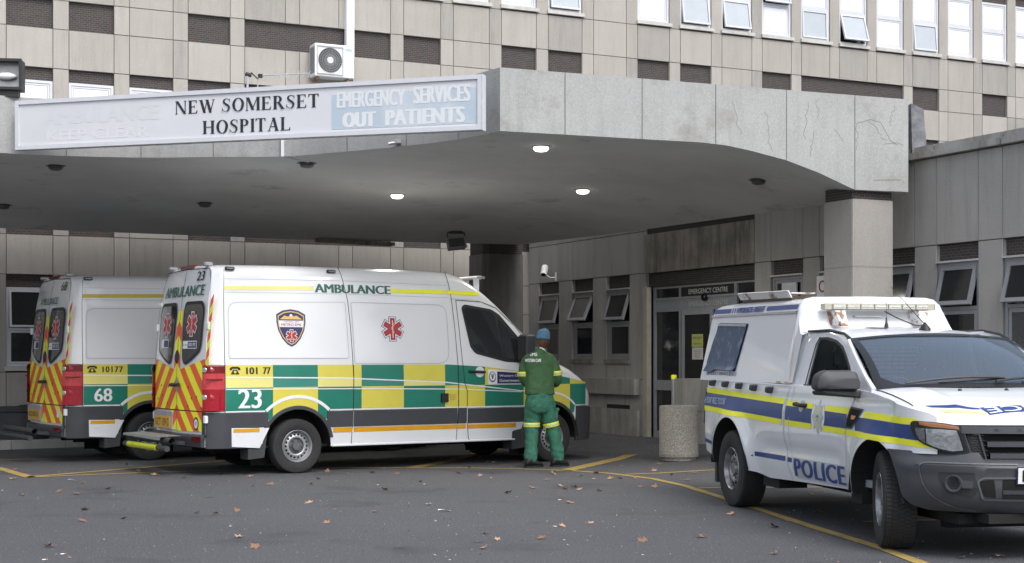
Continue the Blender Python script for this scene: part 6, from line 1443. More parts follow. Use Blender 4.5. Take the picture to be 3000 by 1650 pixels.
tstrip(yl, [(2.97, 1.016), (3.45, 1.003), (sE - .02, .992)], [(2.98, 1.066), (3.45, 1.055), (sE - .02, 1.043)]); tstrip(bl_, [(2.82, .905), (3.45, .893), (3.93, .876)], [(2.95, 1.014), (3.45, 1.001), (sE, .990)])
tstrip(yl, [(2.65, .856), (3.2, .852), (3.7, .838), (4.10, .815)], [(2.65, .904), (3.2, .897), (3.7, .887), (4.0, .862), (4.10, .835)])
yl.build('yellow_stripe', M['fyel'], trk, smooth=True, merge=0); 
for pts0, pts1 in (([(-1.075, .625), (-.69, .585)], [(-1.075, .665), (-.69, .622)]), ([(.47, .545), (.50, .545)], [(.47, .590), (.50, .590)]), ([(.525, .55), (1.275, .552)], [(.525, .594), (1.275, .597)]), ([(1.33, .55), (1.43, .549)], [(1.33, .592), (1.43, .589)])): tstrip(bl_, pts0, pts1)
bl_.build('blue_stripe', M['navy'], trk, smooth=True, merge=0)
q = MB(); strip(q, 1.46, 2.60, lambda u: .422, lambda u: .598, TM(.003), n=24, m=8); q.build('word_panel', pm('grey worn vinyl', (.45, .46, .49), .4, var=.06), trk)
q = MB(); text_on(q, 'POLICE', TM(.005), 1.48, 2.585, .432, .592, bold=.085, sp=1.1, cell=.03); q.build('door_lettering', M['navy'], trk)
q = MB(); text_on(q, 'SEA POINT VISIBLE POLICING', TM(.006), -.98, -.30, 1.02, 1.085, bold=.01); q.build('unit_lettering', pm('pale lettering', (.6, .65, .75), .5), trk)
# badge
q = MB(); conform(q, [(2.065 + .145 * math.cos(a), .985 + .128 * math.sin(a)) for a in segs(0, 2 * PI, 24)[:-1]], TM(.004), .08); q.build('badge_backing', M['decalw'], trk, merge=0)
for R_, r_, mt, o_ in ((.150, .105, pm('grey badge', (.50, .54, .57), .5), .006), (.125, .085, pm('yellow badge', (.60, .60, .42), .5), .0075)):
    q = MB(); conform(q, [(2.065 + (R_ if k % 2 == 0 else r_) * math.cos(PI * k / 8 + PI / 2) * .85, .985 + (R_ if k % 2 == 0 else r_) * math.sin(PI * k / 8 + PI / 2)) for k in range(16)], TM(o_), .08); q.build('badge', mt, trk, merge=0)
q = MB(); conform(q, [(2.065 + .05 * math.cos(a), .985 + .05 * math.sin(a)) for a in segs(0, 2 * PI, 20)[:-1]], TM(.009), .2); q.build('badge', pm('pale badge centre', (.55, .62, .60), .5), trk, merge=0)
q = MB(); stroke(q, [(2.065, .95), (2.065, 1.01)], .008, TM(.0105))
for k in (-1, 1): stroke(q, [(2.065, .985), (2.065 + .022 * k, 1.0), (2.065 + .028 * k, .98)], .007, TM(.0105))
q.build('badge', M['dgreen'], trk, merge=0)
# seams
q = MB(); stroke(q, [(1.37, 1.24), (1.30, 1.15), (1.285, 1.0), (1.285, .75), (1.32, .55), (1.40, .385)], .012, TM(.004)); stroke(q, [(1.46, 1.24), (1.42, 1.1), (1.40, .95), (1.41, .7), (1.45, .5), (1.52, .42), (2.6, .415), (2.635, .50), (2.65, .9), (2.70, 1.09), (2.80, 1.22)], .009, TM(.004)); stroke(q, [(-1.0, 1.262), (1.33, 1.235)], .010, TM(.004)); q.build('panel_gap', M['seamg'], trk, merge=0)
# side vent
q = MB(); conform(q, [(2.71, 1.097), (2.965, 1.083), (2.865, .995), (2.765, .915), (2.645, .915), (2.67, 1.0)], TM(.008), .06); sv_ = q.build('wing_vent', M['clad'], trk, smooth=True)
q = MB(); conform(q, [(2.728, 1.083), (2.925, 1.072), (2.845, .998), (2.755, .930), (2.668, .932), (2.69, 1.0)], TM(.011), .06); q.build('vent_opening', M['hole'], sv_, smooth=True)
q = MB(); conform(q, [(2.775, 1.03), (2.865, 1.025), (2.835, .995), (2.77, .995)], TM(.018), .06); q.build('indicator', pm('amber side lamp', (.6, .2, .03), .2), sv_, smooth=True)
# handle
q = MB(); conform(q, [(1.68 + .06 * math.cos(a), 1.068 + .052 * math.sin(a)) for a in segs(0, 2 * PI, 18)[:-1]], TM(.005), .06); q.build('handle_recess', M['seamg'], trk)
q = MB(); q.tube([TM(.0)(1.545, 1.083), TM(.035)(1.575, 1.083), TM(.04)(1.74, 1.077), TM(.0)(1.79, 1.075)], .019, 8); q.build('door_handle', M['black'], trk, smooth=True)
# canopy clamps
for u, z in ((-.73, 1.237), (-.335, 1.230), (.075, 1.222), (.48, 1.211), (.90, 1.199)):
    p = Vector(TM(0)(u, z)); q = MB(); q.prism([(-.05, -.03), (.03, -.035), (.055, .03), (-.035, .03)], Matrix.Translation(p + Vector((0, .03, 0))) @ Matrix.Rotation(PI / 2, 4, 'X'), .085); o = q.build('bed_hook', M['dkgrey'], trk); o.modifiers.new('b', 'BEVEL').width = .012
# mirror
me_ = empty('door_mirror', (0, 0, 0)); me_.parent = trk
def mir_body(f, nm):
    q = MB(); P = []
    for (x, ys, z0, z1) in ((2.80, (-.335, .015), 1.265, 1.375), (2.86, (-.33, .01), 1.262, 1.37), (2.92, (-.26, -.03), 1.28, 1.345)):
        P.append([(x, f(ys[0]), z0), (x, f(ys[1]), z0), (x, f(ys[1]), z1), (x, f(lerp(ys[0], ys[1], .25)), z1 + .015), (x, f(ys[0]), z1 - .03)])
    return P
for f, nm in ((lambda y: y, 'mirror_housing'), (lambda y: 2 * HWD - y, 'mirror_housing')):
    q = MB(); prof = [(2.74, .0), (2.80, .012), (2.88, .002), (2.92, -.05)]; rows = []
    for x, g_ in prof:
        y0, y1, z0, z1 = -.345 - g_, .01, 1.235 - g_ * .3, 1.385 + g_; rows.append([(x, f(y), z) for y, z in round_poly([(y0, z0), (y1, z0), (y1, z1), (y0 + .03, z1)], [.05, .02, .05, .09], 5)])
    q.grid(rows, close=True); q.add(rows[-1], [tuple(range(len(rows[-1])))]); q.add(rows[0], [tuple(range(len(rows[0])))]); q.build(nm, M['dkgrey'], me_, smooth=True, angle=.7)
    q = MB(); q.add([(2.72, f(-.33), 1.232), (2.90, f(-.30), 1.232), (2.86, f(.07), 1.232), (2.70, f(.05), 1.232), (2.72, f(-.32), 1.195), (2.88, f(-.28), 1.20), (2.86, f(.08), 1.165), (2.70, f(.06), 1.175)], [(0, 3, 2, 1), (4, 5, 6, 7), (0, 1, 5, 4), (1, 2, 6, 5), (2, 3, 7, 6), (3, 0, 4, 7)]); o = q.build('mirror_arm', M['dkgrey'], me_); o.modifiers.new('b', 'BEVEL').width = .012
# antennas
q = MB(); p = onroof(2.15, .97, 0); q.lathe([(.05, 0), (.045, .015), (.018, .05), (.008, .07)], 12, Matrix.Translation(p) @ Matrix.Diagonal((1.3, 1, 1, 1))); q.tube([Vector(p) + Vector((0, 0, .05)), Vector(p) + Vector((-.25, -.20, .39))], .004, 5, rs=[.005, .002]); q.build('aerial', M['black'], trk, smooth=True)
q = MB(); p = onroof(1.75, .80, 0); q.lathe([(.02, 0), (.016, .03), (.008, .05), (.006, .09)], 10, Matrix.Translation(p)); q.tube([Vector(p) + Vector((0, 0, .05)), Vector(p) + Vector((0, 0, .24))], .0022, 5); q.build('whip_aerial', M['black'], trk, smooth=True)
# ---- canopy
def kin(z): return .05 + .15 * (z - 1.25) / .7
cpn = empty('load_canopy', (0, 0, 0)); cpn.parent = trk
q = MB(); secs = []
top = [(1.262, None)]
def ksec(x, zt=2.055, wt=0.0):
    P = []
    for z in segs(1.262, 1.93, 5): P.append((x, kin(z) + wt, z))
    P += [(x, kin(1.95) + .004 + wt, 1.955), (x, .225 + wt, zt - .035), (x, .26 + wt, zt - .012), (x, .34 + wt, zt + .006), (x, .6, zt + .018), (x, HWD, zt + .022)]
    return P + [(x, 2 * HWD - y, z) for _, y, z in P[::-1][1:]]
xsk = [(-1.21, 2.02), (-1.19, 2.045), (-1.1, 2.058), (-.4, 2.065), (.4, 2.055), (1.0, 2.045), (1.16, 2.04)]
R_ = [ksec(x, z) for x, z in xsk]; q.grid(R_)
for R in (R_[0],): q.add(R, [tuple(range(len(R)))])
# front wrap: from u 1.16 forwards, sloping down to the cab
n_ = len(R_[0]); fr2 = []
for (a_, zt, xlow) in ((0, 2.045, 1.20), (1, 2.03, 1.24)):
    pass
q.build('canopy_shell', M['white2'], cpn, smooth=True, angle=.5)
# raised front hood of the canopy
q = MB()
def hump(x, zt, r, zb): 
    P = [(x, kin(zb) + .0, zb), (x, kin(min(zt - r, 1.95)) + .006, max(zb + .001, zt - r)), (x, .235, zt - r * .45), (x, .28, zt - r * .15), (x, .36, zt), (x, HWD, zt + .008)]
    return P + [(a, 2 * HWD - y, z) for a, y, z in P[::-1][1:]]
HR = [hump(1.10, 2.062, .11, 1.27), hump(1.14, 2.066, .11, 1.27), hump(1.17, 2.050, .11, 1.27), hump(1.20, 2.01, .11, 1.27), hump(1.26, 1.90, .10, 1.27), hump(1.30, 1.81, .06, 1.27), hump(1.33, 1.77, .05, 1.27), hump(1.38, 1.74, .03, 1.27)]
q.grid(HR)
for mir in (False, True):
    fy = (lambda p: (p[0], 2 * HWD - p[1], p[2])) if mir else (lambda p: p)
    q.grid([[fy((1.12, kin(z) + .004, z)), fy((1.26, lerp(kin(z), cin(min(z, 1.68)), .6) + .001, z)), fy((1.40, cin(min(z, 1.68)) + .004, z))] for z in segs(1.245, 1.735, 8)])
q.build('canopy_front', M['white2'], cpn, smooth=True, angle=.7)
q = MB(); K = lambda off: (lambda u, z: (u, kin(z) - off, z))
for mir in (False, True):
    f = (lambda y: 2 * HWD - y) if mir else (lambda y: y)
    q.add([(-1.215, f(.205), 1.925), (1.17, f(.20), 1.905), (1.17, f(.180), 1.912), (-1.215, f(.185), 1.932), (-1.215, f(.185), 1.955), (1.17, f(.18), 1.935), (1.17, f(.215), 1.940), (-1.215, f(.22), 1.960)], [(0, 1, 2, 3), (3, 2, 5, 4), (4, 5, 6, 7)])
q.build('canopy_gutter', rusty('rust stained gutter', (.45, .45, .46), .60, .68, 9), cpn)
q = MB(); KT = lambda off: (lambda u, t: (u, lerp(.205, .222, t) - off - .004, lerp(1.965, 2.016, t) - .02 * (u + 1.2) / 2.4))
strip(q, -1.18, -.66, .15, 1, KT(.004), n=2, m=1); strip(q, .36, 1.15, .15, 1, KT(.004), n=2, m=1)
for x in (-.62, -.55, -.48): strip(q, x, x + .03, .1, 1.05, KT(.004), n=1, m=1)
text_on(q, 'POLICE AS17', KT(.006), -.43, .31, .02, 1.1, bold=.02); q.build('canopy_stripe', M['navy'], cpn, merge=0)
q = MB(); q.add([K(.006)(*p) for p in [(-.93, 1.868), (-.05, 1.843), (-.16, 1.36), (-1.05, 1.372)]], [(0, 1, 2, 3)]); wf = q.build('side_opening', M['navyd'], cpn)
q = MB(); rnd = random.Random(2); rows = []
for i in range(9):
    t = i / 8; row = []
    for j in range(13):
        s = j / 12; u = lerp(lerp(-.925, -.06, t), lerp(-1.07, -.18, t), s); z = lerp(lerp(1.862, 1.838, t), lerp(1.385, 1.368, t), s); o_ = .012 + .010 * math.sin(t * 7 + s * 3) * s + .006 * rnd.random() + .02 * (1 if j == 12 else 0); row.append(K(o_)(u, z - (.03 if j == 12 and i < 3 else 0)))
    rows.append(row)
q.grid(rows); q.build('window_flap', pm('worn blue plastic flap', (.035, .065, .13), .5, coat=.05, dirt=((.20, .28, .37), 7, .52, .78), bump=.2, bs=14), cpn, smooth=True)
q = MB(); strip(q, -.925, -.07, lambda u: 1.838 - (u + .925) * .028, lambda u: 1.862 - (u + .925) * .028, K(.024), n=2, m=1); q.build('flap_rail', M['steel'], cpn)
q = MB(); text_on(q, 'SA POLICE SERVICE', K(.004), -1.02, -.36, 1.318, 1.35, bold=.01); text_on(q, '10111', K(.004), -.12 - .14, .02 - .14, 1.312, 1.352, bold=.02); phone_icon(q, K(.004), -.31, 1.33, .03); q.build('canopy_lettering', M['navy'], cpn)
q = MB(); stroke(q, [(1.17, 1.90), (1.25, 1.6), (1.32, 1.30)], .012, K(.009)); stroke(q, [(1.0, 1.275), (1.33, 1.268)], .016, K(.006)); q.build('rust_streak', pm('rust streak', (.50, .33, .18), .8, dirt=((.75, .73, .7), 6, .4, .6)), cpn, merge=0)
q = MB(); Tm = Matrix.Translation((.12, .40, 2.125)) @ Matrix.Rotation(.02, 4, 'Y'); q.obox(Tm @ Matrix.Translation((0, 0, .005)), 1.38, .24, .012); q.obox(Tm @ Matrix.Translation((0, -.135, -.005)) @ Matrix.Rotation(.5, 4, 'X'), 1.38, .012, .075); q.build('roof_vent', rusty('rusty white steel', (.66, .65, .62), .50, .60, 5, .6), cpn)
q = MB(); q.obox(Tm @ Matrix.Translation((-.02, -.03, -.045)), 1.32, .14, .05); q.build('vent_mesh', pm('rusted mesh', (.13, .10, .08), .9, var=.5, vs=60, dirt=((.25, .09, .03), 8, .55, .65)), cpn)
# light bar
lbx, lbz = 1.34, 1.968
q = MB(); q.box(lbx - .07, lbx + .035, .385, 1.475, lbz - .028, lbz + .032); lb = q.build('light_bar', pm('grimy light bar', (.26, .26, .22), .4, var=.2, vs=9), trk); lb.modifiers.new('b', 'BEVEL').width = .008
for k in range(7):
    y = .455 + k * .137; q = MB(); q.box(lbx + .035, lbx + .045, y, y + .122, lbz - .02, lbz + .024); lo_ = q.build('light_module', pm('cream lens', (.50, .49, .41), .25, coat=1), lb)
    q = MB()
    for j in range(5): q.lathe([(0, .003), (.009, 0)], 8, Matrix.Translation((lbx + .046, y + .018 + j * .0215, lbz)) @ Matrix.Rotation(PI / 2, 4, 'Y'))
    q.build('led', M['lens'], lo_)
for y in (.39, 1.41): q = MB(); q.box(lbx - .06, lbx + .046, y - .02, y + .045, lbz - .025, lbz + .03); q.build('end_cap', pm('yellowed end cap', (.42, .40, .32), .35), lb)
for y in (.52, 1.33):
    q = MB(); q.add([(lbx + .03, y - .045, lbz - .03), (lbx + .03, y + .055, lbz - .03), (1.47, y + .045, 1.785), (1.47, y - .025, 1.785), (lbx - .07, y - .09, lbz - .03), (1.30, y - .06, 1.80)], [(0, 1, 2, 3), (4, 0, 3, 5)]); q.build('light_bar_bracket', rusty('rusty bracket plate', (.62, .62, .62), .50, .58, 11), trk)
    q = MB(); q.lathe([(0, .003), (.075, .002)], 10, Matrix.Translation(onroof(1.46, y, .003)) @ Matrix.Diagonal((.55, 1, 1, 1))); q.build('rust_stain', pm('rust bloom', (.34, .17, .07), .9, dirt=((.75, .74, .72), 14, .42, .56)), trk)
q = MB(); q.tube([(1.30, 1.0, 1.93), (1.42, 1.08, 1.86), (1.5, 1.2, 1.80), (1.46, 1.30, 1.79)], .006, 5); q.build('cable', M['black'], trk, smooth=True)
q = MB(); q.tube([(1.30, .70, 1.885), (1.30, .99, 1.885)], .011, 8); q.box(1.24, 1.30, .695, .71, 1.878, 1.892); q.box(1.24, 1.30, .98, .995, 1.878, 1.892); q.build('grab_handle', M['steel'], trk, smooth=True)
# ------------------------------------------------------------------ paramedic
PY = 20.45; px_ = lambda x: (x - 1288) * PY / 3750; pz_ = lambda y: 1.5 + (900 - y) * PY / 3750
man = empty('person', (px_(1366), PY, 0), 0, 'paramedic in green overalls and blue knitted hat standing at the ambulance nose, back turned', 'person')
def skin(name, verts, edges, radii, mat, par, sub=2, disp=0.0, root=0):
    me = bpy.data.meshes.new(name); me.from_pydata(verts, edges, []); o = bpy.data.objects.new(name, me); COL.objects.link(o); me.materials.append(mat)
    md = o.modifiers.new('skin', 'SKIN'); md.use_smooth_shade = True
    if not me.skin_vertices: me.skin_vertices.new() if hasattr(me.skin_vertices, 'new') else None
    for i, r in enumerate(radii):
        sv = me.skin_vertices[0].data[i]; sv.radius = r if isinstance(r, tuple) else (r, r)
    me.skin_vertices[0].data[root].use_root = True
    s = o.modifiers.new('s', 'SUBSURF'); s.levels = sub; s.render_levels = sub
    if disp:
        t = bpy.data.textures.new('folds', 'CLOUDS'); t.noise_scale = .09; d = o.modifiers.new('d', 'DISPLACE'); d.texture = t; d.strength = disp; d.mid_level = .5
    o.parent = par; return o
def addskinlayer(me):
    pass
X0 = px_(1366)
def W(px, py, dy=0): return (px_(px) - X0, dy, pz_(py))
# joints (image px, py, depth): facing away and a little to the right
hip = W(1358, 1005); hL = W(1337, 1022, -.02); hR = W(1377, 1022, .03); kL = W(1338, 1075, .02); kR = W(1385, 1072, .07); aL = W(1337, 1158, -.06); aR = W(1403, 1153, .10)
sp1 = W(1357, 970); sp2 = W(1356, 935, .01); chs = W(1355, 905, .01); nk = W(1360, 880, .02); hd0 = W(1364, 872, .035); hd1 = W(1366, 858, .045)
sL = W(1326, 905, -.01); sR = W(1386, 905, .03); eL = W(1317, 952, .00); eR = W(1401, 952, .06); wL = W(1330, 966, .26); wR = W(1397, 968, .28)
M['skinm'] = pm('brown skin', (.12, .055, .032), .45, var=.1, vs=20)
M['jkt'] = pm('green jacket cloth', (.05, .125, .05), .8, var=.22, vs=14, bump=.35, bs=26); M['trs'] = pm('green trouser cloth', (.035, .155, .10), .8, var=.2, vs=14, bump=.35, bs=26)
M['boot'] = pm('black boot leather', (.012, .012, .013), .5)
# whole body (skin) : continuous, mostly covered by the clothes
V_ = [hip, sp1, sp2, chs, nk, hd0, sL, eL, wL, sR, eR, wR, hL, kL, aL, hR, kR, aR]
E_ = [(0, 1), (1, 2), (2, 3), (3, 4), (4, 5), (3, 6), (6, 7), (7, 8), (3, 9), (9, 10), (10, 11), (0, 12), (12, 13), (13, 14), (0, 15), (15, 16), (16, 17)]
Rr = [(.12, .09), (.12, .09), (.12, .09), (.10, .08), .052, .052, .045, .045, .03, .045, .045, .03, .085, .06, .045, .085, .06, .045]
for side_, w in ((-1, wL), (1, wR)):       # hands: palm, four fingers, thumb, curled round a phone
    b0 = len(V_); wi = 8 if side_ < 0 else 11; palm = (w[0] - side_ * .02, w[1] + .07, w[2] + .02); V_.append(palm); E_.append((wi, b0)); Rr.append((.036, .018))
    for k in range(4):
        fx = (k - 1.5) * .019; a = (palm[0] + fx, palm[1] + .045, palm[2] + .012); c_ = (palm[0] + fx - side_ * .01, palm[1] + .07, palm[2] + .04 - .004 * abs(k - 1.3)); i = len(V_); V_ += [a, c_]; E_ += [(b0, i), (i, i + 1)]; Rr += [.0095, .008]
    i = len(V_); V_ += [(palm[0] - side_ * .04, palm[1] + .015, palm[2] + .025), (palm[0] - side_ * .045, palm[1] + .045, palm[2] + .045)]; E_ += [(b0, i), (i, i + 1)]; Rr += [.011, .009]
body_ = skin('body', V_, E_, Rr, M['skinm'], man, 1)
# head as a shaped sphere, joined visually with the neck; face turned away to the right
hc = Vector(hd1); R_h = Matrix.Translation(hc) @ Matrix.Rotation(math.radians(-38), 4, 'Z') @ Matrix.Rotation(math.radians(-14), 4, 'X')   # local +y = face direction
q = MB(); rows = []
for i in range(17):
    th = PI * i / 16; row = []
    for k in range(24):
        ph = 2 * PI * k / 24; x = math.sin(th) * math.cos(ph); y = math.sin(th) * math.sin(ph); z = math.cos(th)
        X, Y_, Z = x * .078, y * .098, z * .118
        if Z < -.01: f_ = 1 - .28 * (-Z / .118) ** 1.2; X *= f_; Y_ *= (1 - .18 * (-Z / .118)) ; Y_ += .018 * (-Z / .118)
        if Y_ > .06: 
            Y_ += .022 * math.exp(-(X / .014) ** 2) * math.exp(-((Z + .012) / .02) ** 2)       # nose
            Y_ -= .010 * math.exp(-((abs(X) - .032) / .014) ** 2) * math.exp(-((Z - .012) / .014) ** 2)  # eye sockets
            Y_ += .008 * math.exp(-(X / .025) ** 2) * math.exp(-((Z + .052) / .008) ** 2)     # lips
        row.append(R_h @ Vector((X, Y_, Z)))
    rows.append(row)
q.grid(rows, close=True); q.build('head', M['skinm'], man, smooth=True, angle=3)
for s in (-1, 1):
    q = MB(); q.lathe([(0, -.006), (.02, -.008), (.03, 0), (.026, .01), (.014, .004), (0, .002)], 12, R_h @ Matrix.Translation((s * .078, -.005, -.005)) @ Matrix.Rotation(s * PI / 2 * .85, 4, 'Y') @ Matrix.Diagonal((1.1, .75, 1, 1))); q.build('ear', M['skinm'], man, smooth=True, angle=3)
    q = MB(); q.lathe([(0, .012), (.008, .008), (.011, 0)], 10, R_h @ Matrix.Translation((s * .032, .082, .012)) @ Matrix.Rotation(-PI / 2, 4, 'X')); q.build('eye', M['decalw'], man, smooth=True)
# beanie
q = MB(); rows = []
for t, (r, z) in enumerate([(1.0, .005), (1.045, .0), (1.06, .02), (1.05, .05), (1.01, .055), (1.015, .075), (.95, .10), (.80, .128), (.55, .150), (.25, .160), (.02, .162)]):
    row = []
    for k in range(56):
        ph = 2 * PI * k / 56; rb = (1 + .022 * (k % 2) * (1 if t < 8 else .3)); row.append(R_h @ Vector((.084 * r * rb * math.cos(ph), .104 * r * rb * math.sin(ph) - .012, z + .012 + .012 * math.sin(ph))))
    rows.append(row)
q.grid(rows, close=True); q.build('knitted_hat', pm('blue knitted wool', (.085, .19, .29), .95, var=.25, vs=60, bump=.8, bs=90), man, smooth=True, angle=3)
# jacket: torso rings (elliptical loft) + sleeves
def ring(c, rx, ry, rot=.35, n=32, sq=2.4, tx=0.0):
    out = []
    for k in range(n):
        a = 2 * PI * k / n; ca, sa = math.cos(a), math.sin(a); x = rx * math.copysign(abs(ca) ** (2 / sq), ca); y = ry * math.copysign(abs(sa) ** (2 / sq), sa)
        out.append((c[0] + x * math.cos(rot) - y * math.sin(rot), c[1] + x * math.sin(rot) + y * math.cos(rot), c[2] + tx * x))
    return out
rn = random.Random(9)
def wr(P, amt, seed=0):
    out = []
    for i, R in enumerate(P):
        c_ = [sum(p[j] for p in R) / len(R) for j in range(3)]; row = []
        for k, p in enumerate(R):
            f_ = 1 + amt * math.sin(i * 1.9 + k * .55 + seed) * math.cos(k * .37 - i * .8 + seed) + amt * .6 * math.sin(i * 3.1 + seed + k * .2); row.append((c_[0] + (p[0] - c_[0]) * f_, c_[1] + (p[1] - c_[1]) * f_, p[2] + .004 * math.sin(k * .9 + i)))
        out.append(row)
    return out
def garment(q, name, mat, vox=.011, sm=6, disp=.016, sc=.11):
    o = q.build(name, mat, man, smooth=True, angle=3)
    r = o.modifiers.new('r', 'REMESH'); r.mode = 'VOXEL'; r.voxel_size = vox; r.use_smooth_shade = True
    m_ = o.modifiers.new('m', 'SMOOTH'); m_.factor = .6; m_.iterations = sm
    for k, (st, nz) in enumerate(((disp, sc), (disp * .35, sc * .4))):
        t = bpy.data.textures.new('folds', 'CLOUDS'); t.noise_scale = nz; t.noise_depth = 1; d = o.modifiers.new('d', 'DISPLACE'); d.texture = t; d.strength = st; d.mid_level = .5; d.texture_coords = 'GLOBAL'
    return o
def limb(mb, pts, rad, seed=0, amt=.05, n=20):
    P = catm([(*p, r) for p, r in zip(pts, rad)], 5); R = []; prev = None
    for i, p in enumerate(P):
        a = P[max(i - 1, 0)]; b_ = P[min(i + 1, len(P) - 1)]; d = Vector((b_[0] - a[0], b_[1] - a[1], b_[2] - a[2])).normalized()
        u = Vector((1, 0, 0)) if prev is None else prev; u = (u - d * u.dot(d)).normalized(); prev = u; v = d.cross(u); ctr = Vector(p[:3]); row = []
        for k in range(n):
            a_ = 2 * PI * k / n; r = p[3] * (1 + amt * math.sin(i * 1.7 + seed + k * .5) + amt * .7 * math.sin(i * 2.9 + k * .9 + seed * 2)); row.append(tuple(ctr + (u * math.cos(a_) + v * math.sin(a_)) * r))
        R.append(row)
    mb.grid(R, close=True); mb.add(R[0], [tuple(range(n))]); mb.add(R[-1], [tuple(range(n))])
q = MB()
JR = [ring(W(1358, 993), .205, .125), ring(W(1358, 990), .212, .13), ring(W(1358, 975), .208, .135), ring(W(1357.5, 960), .198, .13), ring(W(1357, 945), .195, .125), ring(W(1356.5, 930), .205, .13), ring(W(1356, 915), .218, .135), ring(W(1356, 905), .222, .13), ring(W(1356, 897), .212, .12), ring(W(1357, 891), .175, .105), ring(W(1358.5, 887), .115, .085), ring(W(1360, 884, .015), .075, .075), ring(W(1360.5, 882, .02), .068, .070)]
q.grid(wr(JR, .010), close=True); q.add(JR[0], [tuple(range(32))]); q.add(JR[-1], [tuple(range(32))])
A_L = [W(1336, 901, 0), W(1325, 912, 0), W(1317.5, 932, .0), W(1317, 953, .02), W(1322, 963, .12), wL]; A_R = [W(1376, 901, .03), W(1388, 912, .04), W(1397, 932, .06), W(1402, 952, .08), W(1401, 963, .16), wR]
limb(q, A_L, [.070, .078, .072, .068, .060, .048], 1); limb(q, A_R, [.070, .078, .072, .068, .060, .048], 2)
jk = garment(q, 'jacket', M['jkt'])
q = MB(); R = [ring(W(1360, 886, .015), .095, .09, 0), ring(W(1361, 875.5, .028), .080, .078, 0), ring(W(1361, 875.5, .028), .072, .07, 0), ring(W(1360, 884, .02), .07, .07, 0)]; q.grid(R, close=True); co = q.build('collar', M['jkt'], man, smooth=True, angle=1)
# trousers
q = MB(); TP = [ring(W(1358, 983), .175, .12), ring(W(1358, 998), .185, .13), ring(W(1358, 1010), .198, .14), ring(W(1358.5, 1022), .20, .14), ring(W(1359, 1032), .185, .13), ring(W(1360, 1038), .15, .11)]
q.grid(wr(TP, .008, 2), close=True); q.add(TP[-1], [tuple(range(32))]); q.add(TP[0], [tuple(range(32))])
limb(q, [W(1343, 1005, -.02), W(1341, 1022, -.01), W(1338.5, 1050, .01), W(1337, 1078, .0), W(1337, 1105, -.03), W(1336, 1130, -.05), W(1335, 1150, -.06), W(1335, 1165, -.06)], [.105, .118, .112, .098, .092, .090, .092, .080], 3, .03)
limb(q, [W(1374, 1005, .03), W(1377, 1022, .04), W(1382, 1050, .06), W(1388, 1075, .07), W(1395, 1100, .07), W(1400, 1125, .08), W(1403, 1146, .09), W(1403, 1161, .09)], [.105, .118, .112, .098, .092, .090, .094, .080], 5, .03)
tr_o = garment(q, 'trousers', M['trs'], .011, 8, .026, .10)
q = MB(); Tm = Matrix.Translation(W(1396, 1042, .03)) @ Matrix.Rotation(.5, 4, 'Z') @ Matrix.Rotation(.10, 4, 'Y'); q.obox(Tm, .045, .14, .16); o = q.build('cargo_pocket', M['trs'], tr_o); o.modifiers.new('b', 'BEVEL').width = .02
q = MB(); q.obox(Tm @ Matrix.Translation((.004, 0, .065)), .052, .148, .045); o = q.build('pocket_flap', M['trs'], tr_o); o.modifiers.new('b', 'BEVEL').width = .012
q = MB(); Tm2 = Matrix.Translation(W(1323, 1045, .0)); q.obox(Tm2, .04, .14, .16); o = q.build('cargo_pocket', M['trs'], tr_o); o.modifiers.new('b', 'BEVEL').width = .02
# reflective bands
m, nt, b = _nt('chequered reflective band'); N = nt.nodes.new; Lk = nt.links.new; tc = N('ShaderNodeTexCoord'); ck_ = N('ShaderNodeTexChecker'); ck_.inputs['Scale'].default_value = 55; ck_.inputs['Color1'].default_value = (.62, .72, .08, 1); ck_.inputs['Color2'].default_value = (.50, .56, .52, 1)
Lk(tc.outputs['Object'], ck_.inputs['Vector']); Lk(ck_.outputs[0], b.inputs['Base Color']); b.inputs['Roughness'].default_value = .4; M['band'] = m
def band(c, d, r, h, name='reflective_band', par=None):
    d = Vector(d).normalized(); T = Matrix.Translation(c) @ d.to_track_quat('Z', 'Y').to_matrix().to_4x4(); q = MB(); q.lathe([(r, -h / 2), (r + .004, -h / 2 + .004), (r + .004, h / 2 - .004), (r, h / 2)], 28, T); o = q.build(name, M['band'], par or man, smooth=True, angle=1); 
    q = MB(); q.lathe([(r + .002, -h / 2 - .004), (r + .007, -h / 2), (r + .007, -h / 2 + .008)], 28, T); q.lathe([(r + .007, h / 2 - .008), (r + .007, h / 2), (r + .002, h / 2 + .004)], 28, T); q.build('band_edge', M['fyel'], o, smooth=True, angle=1)
band(W(1316, 940, .005), (.02, .1, -1), .079, .055); band(W(1400, 938, .068), (.10, .12, -1), .079, .055)
band(W(1337.5, 1069, .004), (.0, .0, 1), .108, .052, par=tr_o); band(W(1386.5, 1069, .068), (.22, .04, -1), .108, .052, par=tr_o)
# lettering on the back
jb = BVHTree.FromObject(jk, bpy.context.evaluated_depsgraph_get())
def onback(x, z):
    h = jb.ray_cast(Vector((x, -2, z)), Vector((0, 1, 0))); y = h[0].y if h[0] else -.15; return (x, y - .022, z)
q = MB(); text_on(q, 'EMS', onback, W(1333, 0)[0], W(1351, 0)[0], W(0, 896)[2], W(0, 888)[2], bold=.025); text_on(q, 'WESTERN CAPE', onback, W(1320, 0)[0], W(1361, 0)[0], W(0, 911)[2], W(0, 903)[2], bold=.02); q.build('back_lettering', M['decalw'], man)
q = MB(); q.tube([onback(x, z) for x, z in [(W(1357, 0)[0], W(0, 875)[2]), (W(1362, 0)[0], W(0, 876)[2]), (W(1368, 0)[0], W(0, 880)[2]), (W(1373, 0)[0], W(0, 886)[2])]], .008, 6); q.build('lanyard', M['decalw'], man)
